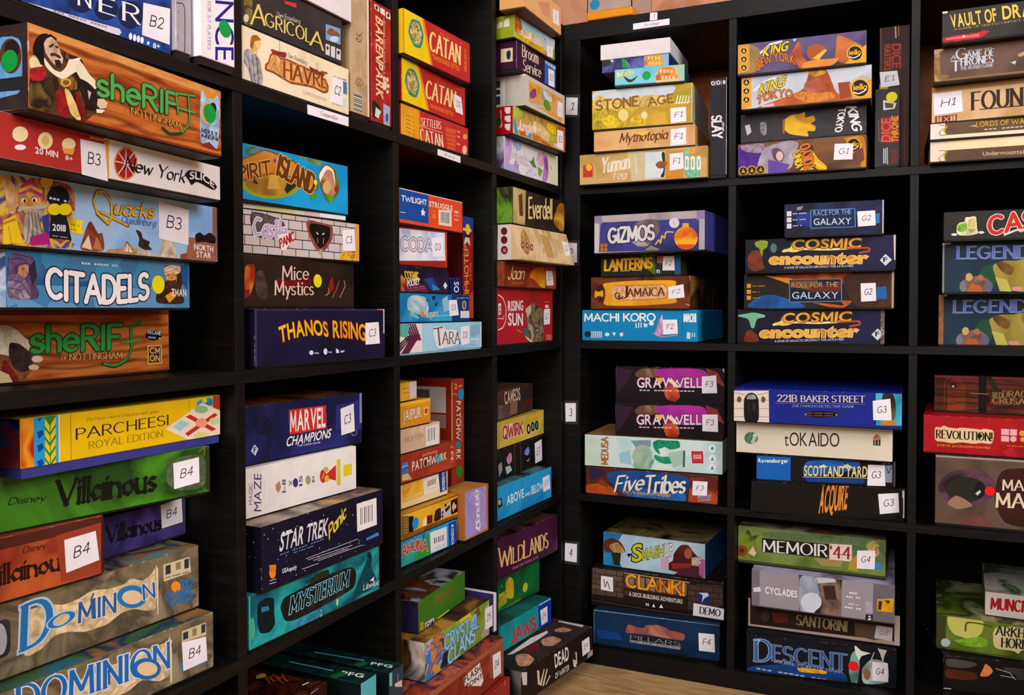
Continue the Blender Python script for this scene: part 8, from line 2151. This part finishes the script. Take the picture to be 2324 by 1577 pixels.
game_box('mid grey game box with white title and a painted face strip, jutting forward', 'games in the bottom-row middle cubby of the right shelving unit', 5618, 1495, 1844, 1.31, 2782, 2900, 784, '8f8a94', [
 ('P','F',[0,0,2782,0,2782,787,0,787],'n:8:8f8a94,98939c'),
 ('P','F',[0,0,167,0,167,787,0,787],'77727c'),
 ('P','F',[2364,0,2782,0,2782,787,2392,787],'6e6a70'),
 ('P','F',[958,788,1796,782,1790,-10,962,-17],'n:7:5a4038,3a2824,8a7468,241a18'),
 ('P','F',[958,788,1290,792,1360,462,1295,17,962,-17],'n:7:b8c0cc,8a96a8,dce0e6'),
 ('E','F',[1202,247,205,27,-1,194],'ccd4de'),
 ('P','F',[1290,767,1651,800,1685,720,1336,652],'c8c4c8'),
 ('P','F',[1427,615,1652,644,1698,362,1474,332],'4a302c'),
 ('T','F','CYCLADES',[280,310,926,303,280,446],'f0eef0','b'),
 ('P','F',[29,389,172,432,197,336,53,305],'dcd8dc'),
 ('M','F',[[1937,517,1975,517,1975,555,1937,555],[1988,517,2026,517,2026,556,1988,548],[2040,517,2078,518,2078,556,2040,548]],'e0dce0'),
 ('M','F',[[1881,433,1914,433,1914,466,1881,466],[1925,433,1958,433,1958,466,1925,459],[1970,434,2002,434,2002,466,1969,460],[2058,434,2090,434,2090,467,2058,460],[2102,434,2134,435,2134,467,2102,460]],'e0dce0'),
 ('M','F',[[1922,295,1950,295,1950,321,1922,322],[1960,294,1988,294,1989,321,1960,316],[1998,294,2027,294,2027,320,1999,315],[2075,293,2103,292,2104,319,2075,314]],'e0dce0'),
 ('M','F',[[1851,213,1890,213,1891,249,1851,249],[1904,213,1943,212,1944,248,1904,241],[1957,212,1997,212,1997,247,1958,241],[2064,211,2103,210,2104,246,2064,239],[2117,210,2157,210,2157,245,2117,239]],'e0dce0'),
 ('P','F',[2239,398,2376,404,2378,180,2241,173],'a8a4a8'),
 ('P','F',[2248,138,2382,145,2379,-21,2242,-17],'2a262a'),
 ('T','F','14+',[2357,0,2356,130,2286,-11],'f0eef0','b'),
 ('P','F',[2462,475,2766,527,2751,243,2457,238],'n:16:e6ae1e,c88a14'),
 ('P','F',[2488,443,2553,440,2533,260,2479,265],'4a2c10'),
 ('P','F',[2596,469,2703,471,2660,395],'4a2c10')], tray='5a565c', top='n:8:8a84b0,a8a0c0,6a6474')
game_box('olive green game box with white stencil title, red numerals and helmeted soldier', 'games in the bottom-row middle cubby of the right shelving unit', 5397, 1815, 2631, -0.45, 2953, 2900, 816, '6f8044', [
 ('P','F',[0,0,2953,0,2953,819,0,819],'n:7:6f8044,7d8e50,5e7038'),
 ('P','F',[486,748,2972,826,2965,278,2336,247,2311,655,535,602],'n:14:5e7050,6a7c5a,50644a'),
 ('S','F',[704,734,700,596],8,'46583a'),
 ('S','F',[909,741,905,606],7,'46583a'),
 ('S','F',[1111,748,1107,616],7,'46583a'),
 ('S','F',[1312,755,1308,626],7,'46583a'),
 ('S','F',[1511,762,1507,637],7,'46583a'),
 ('S','F',[1708,769,1704,647],7,'46583a'),
 ('S','F',[1903,776,1899,656],7,'46583a'),
 ('S','F',[2096,783,2092,666],7,'46583a'),
 ('S','F',[2288,790,2284,676],7,'46583a'),
 ('S','F',[2477,797,2474,686],7,'46583a'),
 ('S','F',[2666,803,2662,695],7,'46583a'),
 ('S','F',[2852,810,2848,705],7,'46583a'),
 ('P','F',[0,0,2953,0,2953,82,0,82],'44522a'),
 ('P','F',[-32,361,142,635,215,770,290,600,510,700,340,530,414,412,390,157,-43,53],'n:14:5a6a24,7a8a30,3f4a1c'),
 ('E','F',[81,272,124,15,-1,117],'8a4a24'),
 ('P','F',[218,237,316,401,390,258,341,176],'d8c0a0'),
 ('E','F',[81,272,50,6,0,46],'5a2a14'),
 ('P','F',[506,599,1863,616,1865,323,507,297],'24261f'),
 ('T','F','MEMOIR',[536,313,1825,355,535,552],'e8e4de','r','24261f',0,0.01),
 ('P','F',[1876,629,2311,650,2313,305,1872,299],'e4cfc0'),
 ('T','F',"'44",[1894,339,2279,356,1893,582],'9a2c2c','r'),
 ('P','F',[1560,298,2133,295,2089,168,1723,146],'a08a5a'),
 ('P','F',[2225,136,2291,338,2424,475,2427,114],'b09040'),
 ('P','F',[2567,636,2622,750,2754,789,2842,692,2820,654,2590,615],'p:a89a58'),
 ('P','F',[2601,616,2831,655,2832,524,2756,443,2623,547],'p:c8946a'),
 ('P','F',[2757,347,2888,340,2889,197,2758,204],'4a8ab8'),
 ('P','F',[2311,655,2578,638,2513,558,2323,535],'5a6c48'),
 ('LB','F','G4',[2408,179,2747,198,2755,586,2412,551],'f1edf5')], top='n:8:8a8a6a,b8b4a0,5a5a44,8a5a44')
game_box('cream-rimmed game box with dark lower band and gilt corner scroll, bottom of the end stack', 'games in the top-row end cubby of the right shelving unit', 9077, 1262, 10924, 0.84, 3000, 2900, 407, 'e6d2a8', [
 ('P','F',[0,0,3000,0,3000,226,0,226],'n:9:5a4434,6a503c,4a3828'),
 ('P','F',[0,226,3000,226,3000,410,0,410],'n:8:e6d0a0,f0deb4'),
 ('P','F',[0,0,255,0,255,410,0,410],'ecd8c8'),
 ('S','F',[153,230,306,219,231,119,269,31,193,16,135,83,287,199],19,'b09a4a'),
 ('T','F','Undermountain &',[887,81,1718,71,887,154],'c8a890','b')])
game_box('game box with gilt capitals on brown over a cream rim, second from the bottom', 'games in the top-row end cubby of the right shelving unit', 9051, 1198, 11334, 1.69, 3000, 2900, 318, '5c4838', [
 ('P','F',[0,0,3000,0,3000,90,0,90],'n:8:ead8b8,f0e2c8'),
 ('P','F',[0,90,3000,90,3000,321,0,321],'n:9:5e4a3a,6e5844,4e3c30'),
 ('P','F',[0,0,255,0,255,321,0,321],'ecdcd0'),
 ('S','F',[151,292,304,258,228,180,286,91,172,90,153,165,285,238],21,'b0a040'),
 ('P','F',[651,228,790,237,771,208],'d8c0a0'),
 ('T','F','LORDS OF WATERDEEP',[771,197,2026,203,771,291],'c8a43c','b','3a2c14'),
 ('M','F',[[910,135,963,135,963,155,910,155],[981,135,1034,135,1034,155,981,151],[1053,135,1105,135,1105,155,1053,151],[1195,135,1248,135,1248,155,1195,151],[1267,135,1320,135,1320,155,1267,151],[1338,135,1391,135,1391,155,1338,155],[1410,135,1463,135,1463,155,1410,151],[1481,135,1534,135,1534,155,1481,151],[1624,135,1677,135,1677,155,1624,151],[1695,135,1748,135,1748,155,1695,151],[1767,135,1820,135,1820,155,1767,155],[1838,135,1891,135,1891,155,1838,151],[1910,135,1963,135,1963,155,1910,151]],'d8ccc0')])
game_box('sandy game box with thin dark arrow-tipped capitals, small icons and H1 label', 'games in the top-row end cubby of the right shelving unit', 9126, 1084, 11655, -2.51, 2900, 2800, 692, 'cda472', [
 ('P','F',[0,0,2900,0,2900,695,0,695],'n:7:cfa675,dcb688,be945f'),
 ('P','F',[0,598,2900,598,2900,695,0,695],'b08258'),
 ('T','F','FOUNDERS',[681,203,2278,191,678,525],'3a2414','r'),
 ('S','F',[810,196,1834,190],19,'3a2414'),
 ('P','F',[62,143,431,146,428,11,63,26],'6a2c20'),
 ('P','F',[90,32,177,32,177,129,90,129],'e0a080'),
 ('S','F',[214,116,291,35],17,'e0a080'),
 ('S','F',[290,119,215,36],17,'e0a080'),
 ('P','F',[318,33,409,33,409,131,318,131],'e0a080'),
 ('S','F',[132,125,133,36],11,'6a2c20'),
 ('S','F',[363,126,364,38],10,'6a2c20'),
 ('LB','F','H1',[40,166,531,188,501,583,25,569],'f1edf5')])
game_box('aged brown game box with gilt corner mounts and stacked silver-blue title', 'games in the top-row end cubby of the right shelving unit', 9109, 811, 12350, -0.66, 2900, 2800, 630, '6a5246', [
 ('P','F',[0,0,2900,0,2900,633,0,633],'n:7:665046,745c4e,584439'),
 ('P','F',[0,0,2900,0,2900,76,0,63],'8a6a48'),
 ('P','F',[9,641,93,672,108,132,182,144,275,113,164,43,6,20],'n:16:a8845a,8a6840,c8a878'),
 ('P','F',[0,538,174,601,145,633,0,633],'c8b090'),
 ('T','F','A',[282,410,356,411,290,481],'d6dce6','r'),
 ('T','F','G',[374,399,548,398,372,594],'d6e0f0','r'),
 ('T','F','AME OF',[548,408,981,404,547,520],'d6e0f0','r'),
 ('T','F','T',[293,193,440,186,291,378],'cfd8e8','r'),
 ('T','F','HRONES',[449,277,973,274,448,410],'cfd8e8','r'),
 ('T','F','THE BOARD GAME',[440,196,974,197,440,258],'b8bcc8','r'),
 ('M','F',[[559,529,579,529,579,547,559,547],[586,529,605,529,605,547,586,544],[612,529,632,530,632,547,612,544],[665,530,685,530,685,548,665,544],[692,530,711,530,711,548,692,544],[718,530,738,530,738,548,718,548],[745,530,764,530,764,548,745,544],[771,530,791,530,791,548,771,544],[824,530,844,531,844,548,824,545],[851,531,870,531,870,548,850,545],[877,531,897,531,897,548,877,548],[903,531,923,531,923,549,903,545],[930,531,950,531,949,549,930,545]],'c8c4c4'),
 ('P','F',[1248,240,1335,259,1319,191],'d0c8c0'),
 ('P','F',[1352,367,1594,475,1595,375,1387,322],'c89a70')], tray='2c221e')
game_box('black-grey game box with golden chiselled title and red sword, top of the end stack', 'games in the top-row end cubby of the right shelving unit', 9181, 499, 12983, -0.49, 2800, 2700, 601, '35322e', [
 ('P','F',[0,0,2800,0,2800,604,0,604],'n:7:36332f,403d38,2c2a27'),
 ('T','F','VAULT OF',[152,287,884,304,122,514],'n:12:e8c05a,f0d070,c8923a','b','3a2a14'),
 ('T','F','DRAGONS',[971,321,2036,331,951,548],'n:12:e8c05a,f0d070,c8923a','b','3a2a14'),
 ('T','F','A GAME OF HEISTS,CONFLICT AND',[198,230,1436,254,198,265],'c8a45a','r'),
 ('P','F',[7,135,639,149,647,178,789,139,648,58,640,39,12,22],'p:b5202c'),
 ('P','F',[62,107,603,124,604,64,72,71],'e86a6a'),
 ('E','F',[353,102,25,-3,0,28],'f0b0a8'),
 ('P','F',[0,562,84,562,84,604,0,604],'e0dcd8')])
game_box('deep dark slate game box with silver-blue serif title and hulking green figure, bottom one', 'games in the second-row end cubby of the right shelving unit', 9253, 1694, 7414, 0.06, 2955, 2900, 1002, '1f2c36', [
 ('P','F',[0,0,2955,0,2955,1005,0,1005],'n:7:1c2830,243a4a,16202a'),
 ('P','F',[67,661,394,660,558,433,400,-1,32,5],'n:7:1c3040,2a4658'),
 ('P','F',[560,206,717,502,955,570,920,75,562,13],'n:7:1f4a3c,2c5a44'),
 ('P','F',[856,525,1033,615,1267,615,1459,660,1652,527,1657,30,1195,23,958,211],'n:10:8a7a3a,a8984e,6a5c2a'),
 ('P','F',[918,300,1115,257,1195,23,999,31],'b5b45a'),
 ('P','F',[915,570,1033,615,1249,482,1192,325,1035,391],'n:20:5a3c20,8a6a34'),
 ('P','F',[288,9,337,227,459,274,679,343,859,210,881,18],'n:24:4a3c3c,8a6a58,2a2224'),
 ('E','F',[474,296,60,1,-1,77],'c8a06a'),
 ('E','F',[670,287,52,0,-1,59],'a87058'),
 ('P','F',[441,11,520,160,661,139,722,16],'b5643a'),
 ('E','F',[811,119,67,1,-1,113],'6a6478'),
 ('E','F',[369,113,57,1,-1,105],'7a7884'),
 ('T','F','LEGENDARY',[266,654,2176,670,270,884],'5f72c0','r','a8b8e4',0,0.025),
 ('P','F',[1204,113,1369,115,1370,48,1205,46],'d88a90'),
 ('M','F',[[1384,55,1411,55,1410,80,1383,80],[1420,56,1447,56,1447,81,1420,75],[1457,56,1484,57,1483,81,1456,76],[1530,57,1557,58,1556,82,1529,77]],'c87a80'),
 ('P','F',[0,0,35,0,35,1005,0,1005],'8a8078'),
 ('P','F',[0,954,148,975,148,1005,0,1005],'d0c8c0'),
 ('P','F',[0,50,89,0,89,1005,0,1005],'n:30:a8784a,7a5230')])
game_box('deep dark slate game box with silver-blue serif title and hulking green figure, second up', 'games in the second-row end cubby of the right shelving unit', 9268, 1274, 8419, 0.42, 2907, 2900, 981, '1f2c36', [
 ('P','F',[0,0,2907,0,2907,984,0,984],'n:7:1c2830,243a4a,16202a'),
 ('P','F',[60,687,379,678,538,453,385,35,26,50],'n:7:1c3040,2a4658'),
 ('P','F',[540,232,693,516,925,577,891,96,542,44],'n:7:1f4a3c,2c5a44'),
 ('P','F',[829,535,1001,618,1229,613,1417,651,1604,517,1610,33,1159,38,928,226],'n:10:8a7a3a,a8984e,6a5c2a'),
 ('P','F',[889,315,1081,268,1159,38,968,51],'b5b45a'),
 ('P','F',[886,578,1001,618,1211,483,1156,332,1003,400],'n:20:5a3c20,8a6a34'),
 ('P','F',[276,47,323,258,441,300,656,363,832,228,853,41],'n:24:4a3c3c,8a6a58,2a2224'),
 ('E','F',[457,322,59,-1,-1,75],'c8a06a'),
 ('E','F',[647,308,51,-1,-1,57],'a87058'),
 ('P','F',[424,46,501,189,639,165,698,43],'b5643a'),
 ('E','F',[784,141,66,-1,-1,110],'6a6478'),
 ('E','F',[354,146,55,-1,-1,102],'7a7884'),
 ('T','F','LEGENDARY',[254,675,2115,643,258,899],'5f72c0','r','a8b8e4',0,0.025),
 ('P','F',[1168,125,1328,123,1329,58,1169,60],'d88a90'),
 ('M','F',[[1343,64,1369,64,1369,88,1343,88],[1378,64,1405,64,1405,88,1379,83],[1414,63,1440,63,1441,87,1414,83],[1485,63,1511,62,1512,87,1485,82]],'c87a80'),
 ('P','F',[0,0,35,0,35,984,0,984],'8a8078'),
 ('P','F',[0,935,145,954,145,984,0,984],'d0c8c0')])
game_box('charcoal game box with puffy red title and green jelly emblem, topmost in its cubby', 'games in the second-row end cubby of the right shelving unit', 9221, 956, 9403, 0.69, 2800, 2800, 551, '302d2a', [
 ('P','F',[0,0,2800,0,2800,554,0,554],'n:8:322f2c,3a3734'),
 ('P','F',[213,166,222,297,270,350,348,357,357,444,425,441,502,459,540,436,552,218,582,130,428,97,253,110],'p:d8d8b8'),
 ('P','F',[223,188,251,318,387,334,398,203,311,162],'p:7ab83a'),
 ('P','F',[397,246,406,398,521,437,543,175,428,136],'p:c8b878'),
 ('E','F',[178,128,51,-2,0,24],'d8dcd8'),
 ('E','F',[624,150,50,-2,0,24],'d8dcd8'),
 ('T','F','CASH',[764,113,1737,234,751,426],'c8342c','o','e8d8c8',0,0.05),
 ('S','F',[1000,93,1187,172,1555,178],34,'e0dcd8')])
game_box('very deep umber game box with cream serif title, murky orb and red dot, bottom one', 'games in the third-row end cubby of the right shelving unit', 9244, 1623, 3904, -0.36, 2974, 2900, 1375, '4a3a34', [
 ('P','F',[0,0,2974,0,2974,1378,0,1378],'n:5:5a4c42,6a5a4c,48362e'),
 ('P','F',[1107,1210,2136,1244,2149,149,1196,93,995,592],'n:6:4a2420,3c1c1a'),
 ('E','F',[554,780,498,43,-3,365],'n:14:4a3440,6a4a58,30222c'),
 ('E','F',[534,733,340,30,-2,251],'n:7:26241f,3a3a2c'),
 ('E','F',[775,753,91,8,-2,159],'20181c'),
 ('P','F',[696,678,775,753,795,710,736,636],'b8c0c8'),
 ('P','F',[191,426,353,625,557,529,678,426,396,330],'n:7:a88472,8a6a5c'),
 ('P','F',[317,46,519,205,800,256,1000,117,1000,49],'n:7:8a5a50,6a423c'),
 ('P','F',[0,1337,2974,1337,2974,1378,0,1378],'a8948c'),
 ('T','F','MANSIONS',[1160,782,2326,834,1158,978],'e0ccb0','r'),
 ('T','F','OF',[2344,835,2509,839,2343,955],'e0ccb0','r'),
 ('T','F','MADNESS',[1055,444,2513,524,1053,714],'e6d0b0','r'),
 ('DOT','F',[944,741,87,0,0,87],'e8281e')])
game_box('scarlet game box with torn parchment title plate and four pink icons', 'games in the third-row end cubby of the right shelving unit', 9103, 1747, 5282, -1.92, 3050, 2900, 752, 'a3141e', [
 ('P','F',[0,0,3050,0,3050,755,0,755],'n:6:a5151f,b01c28,940f1a'),
 ('P','F',[202,536,316,520,358,569,441,527,605,514,646,540,889,531,1010,516,1050,541,1209,528,1234,439,1202,244,1012,265,892,234,689,255,505,219,360,244,204,245],'n:12:e6cc9a,d8b882'),
 ('T','F','REVOLUTION!',[235,310,1201,312,234,468],'2a2018','r'),
 ('E','F',[991,396,40,3,0,46],'1a1410'),
 ('T','F','STEVE JACKSON GAMES',[247,148,1173,158,247,185],'d89a2a','b'),
 ('P','F',[1351,443,1481,443,1481,559,1351,559],'e8b0b8'),
 ('P','F',[1496,440,1612,440,1612,559,1496,559],'e8b0b8'),
 ('P','F',[1352,315,1483,315,1483,423,1352,423],'e8b0b8'),
 ('E','F',[1554,373,54,4,-1,56],'e8b0b8'),
 ('E','F',[1698,490,50,3,-1,54],'d8a02a'),
 ('E','F',[1709,375,42,3,0,45],'d8a02a'),
 ('M','F',[[1450,231,1464,231,1464,245,1450,245],[1469,231,1482,231,1482,245,1469,242],[1487,231,1500,231,1500,245,1487,242],[1523,231,1536,231,1536,245,1523,243],[1541,231,1554,231,1554,245,1541,243],[1559,231,1573,232,1573,245,1559,245],[1577,232,1591,232,1591,246,1577,243],[1595,232,1609,232,1609,246,1595,243],[1632,232,1645,232,1645,246,1632,243],[1650,232,1663,232,1663,246,1650,243],[1668,232,1681,232,1681,246,1668,246],[1686,232,1699,232,1699,246,1686,243],[1704,232,1718,232,1718,246,1704,243]],'d8a02a'),
 ('P','F',[1371,108,1526,232,1665,6,1490,4],'b82430')])
game_box('planked reddish wood game box with small carved door and tarnished title', 'games in the third-row end cubby of the right shelving unit', 9204, 2360, 6038, -2.04, 2851, 2800, 753, '5f2e1c', [
 ('P','F',[0,0,2851,0,2851,756,0,756],'w:5f2e1c,43201a,7a4024'),
 ('P','F',[0,703,2851,703,2851,756,0,756],'8a4a44'),
 ('P','F',[5,699,166,704,172,21,11,25],'w:54281a,3a1a14,6a3420'),
 ('P','F',[172,21,178,644,252,707,464,702,549,610,571,516,565,29],'w:7a3c1e,64301a,8f4a26'),
 ('S','F',[215,23,221,598,295,684],24,'42180f'),
 ('P','F',[798,0,941,0,941,756,798,756],'1a0e0c'),
 ('E','F',[349,543,64,2,-1,57],'3a1a14'),
 ('E','F',[343,531,25,1,0,26],'c8b8a8'),
 ('S','F',[656,401,967,402],21,'b56a4a'),
 ('E','F',[958,296,53,2,-1,85],'2c1a16'),
 ('P','F',[912,753,1025,745,1171,469,1090,443],'3c3420'),
 ('T','F','RED',[1050,336,1213,336,1049,441],'8a8a54','r'),
 ('T','F','DRAGON',[1223,355,1852,371,1222,483],'a08a54','r'),
 ('T','F','CRUSADE',[1051,218,1814,220,1050,336],'b09060','r')])
game_box('blackish game box with slate and rust bars and a small flame', 'games in the bottom-row end cubby of the right shelving unit', 9097, 2315, 394, 11.39, 2845, 2441, 702, '17120f', [
 ('P','F',[0,0,2845,0,2845,705,0,705],'n:8:18130f,201a16'),
 ('P','F',[37,668,592,618,633,565,430,478,49,476],'n:9:44443f,54534c'),
 ('P','F',[28,451,574,413,635,362,616,247,30,235],'n:9:6a3418,54280f'),
 ('P','F',[666,342,736,507,775,624,877,543,919,457,819,346],'n:16:b5542c,e08a54,6a2414'),
 ('P','F',[1089,575,1619,569,1621,347,1322,339,1341,453,1140,479],'n:9:4a4548,3c383c'),
 ('S','F',[969,529,1221,464,1322,339],13,'b8b0ac'),
 ('S','F',[1051,398,1302,371],13,'b8b0ac'),
 ('P','F',[0,0,171,0,142,42,0,42],'d0c8c4')])
game_box('mossy green game box with pale moon disc and black lettering on a cream plaque', 'games in the bottom-row end cubby of the right shelving unit', 9279, 2495, 1099, -0.73, 2899, 2653, 711, '5a6a24', [
 ('P','F',[0,0,2899,0,2899,714,0,714],'n:7:5c6c26,6e7f30,47541e'),
 ('P','F',[4,738,189,743,175,24,0,18],'4a4a22'),
 ('P','F',[199,745,814,769,871,664,837,454,699,307,518,300,315,348,211,516],'n:9:b8bc5a,c8c86a'),
 ('S','F',[537,452,545,637,815,644,1014,607],32,'5a5a2a'),
 ('P','F',[296,229,539,292,818,383,958,292,939,176,540,132],'p:78a832'),
 ('S','F',[-1,65,541,40,1716,61],19,'3a4418'),
 ('E','F',[174,151,86,14,-1,88],'b8bcc0'),
 ('P','F',[1029,648,1899,691,1904,260,1542,232,1476,131,1408,187,1038,170],'n:9:d8cc9a,c4b682'),
 ('T','F','ARKHAM',[1084,460,1882,478,1092,642],'1f2a1a','r'),
 ('T','F','HORROR',[1184,228,1885,268,1188,416],'1f2a1a','r')], top='n:7:6a7a2c,3a4418,a8a878,2c2a1c')
game_box('white game box with crimson jagged lettering and grassy lid, on a green one', 'games in the bottom-row end cubby of the right shelving unit', 9682, 2646, 1813, -1.95, 1850, 2324, 505, 'd6c6bc', [
 ('P','F',[0,0,1850,0,1850,508,0,508],'n:8:d8c8be,e2d4ca'),
 ('T','F','MUNCHKIN',[108,161,1065,197,116,381],'b0202c','u')], left='b0a098', top='n:9:cfc4ba,e0d8d0,3a6a2c,d8cec4')
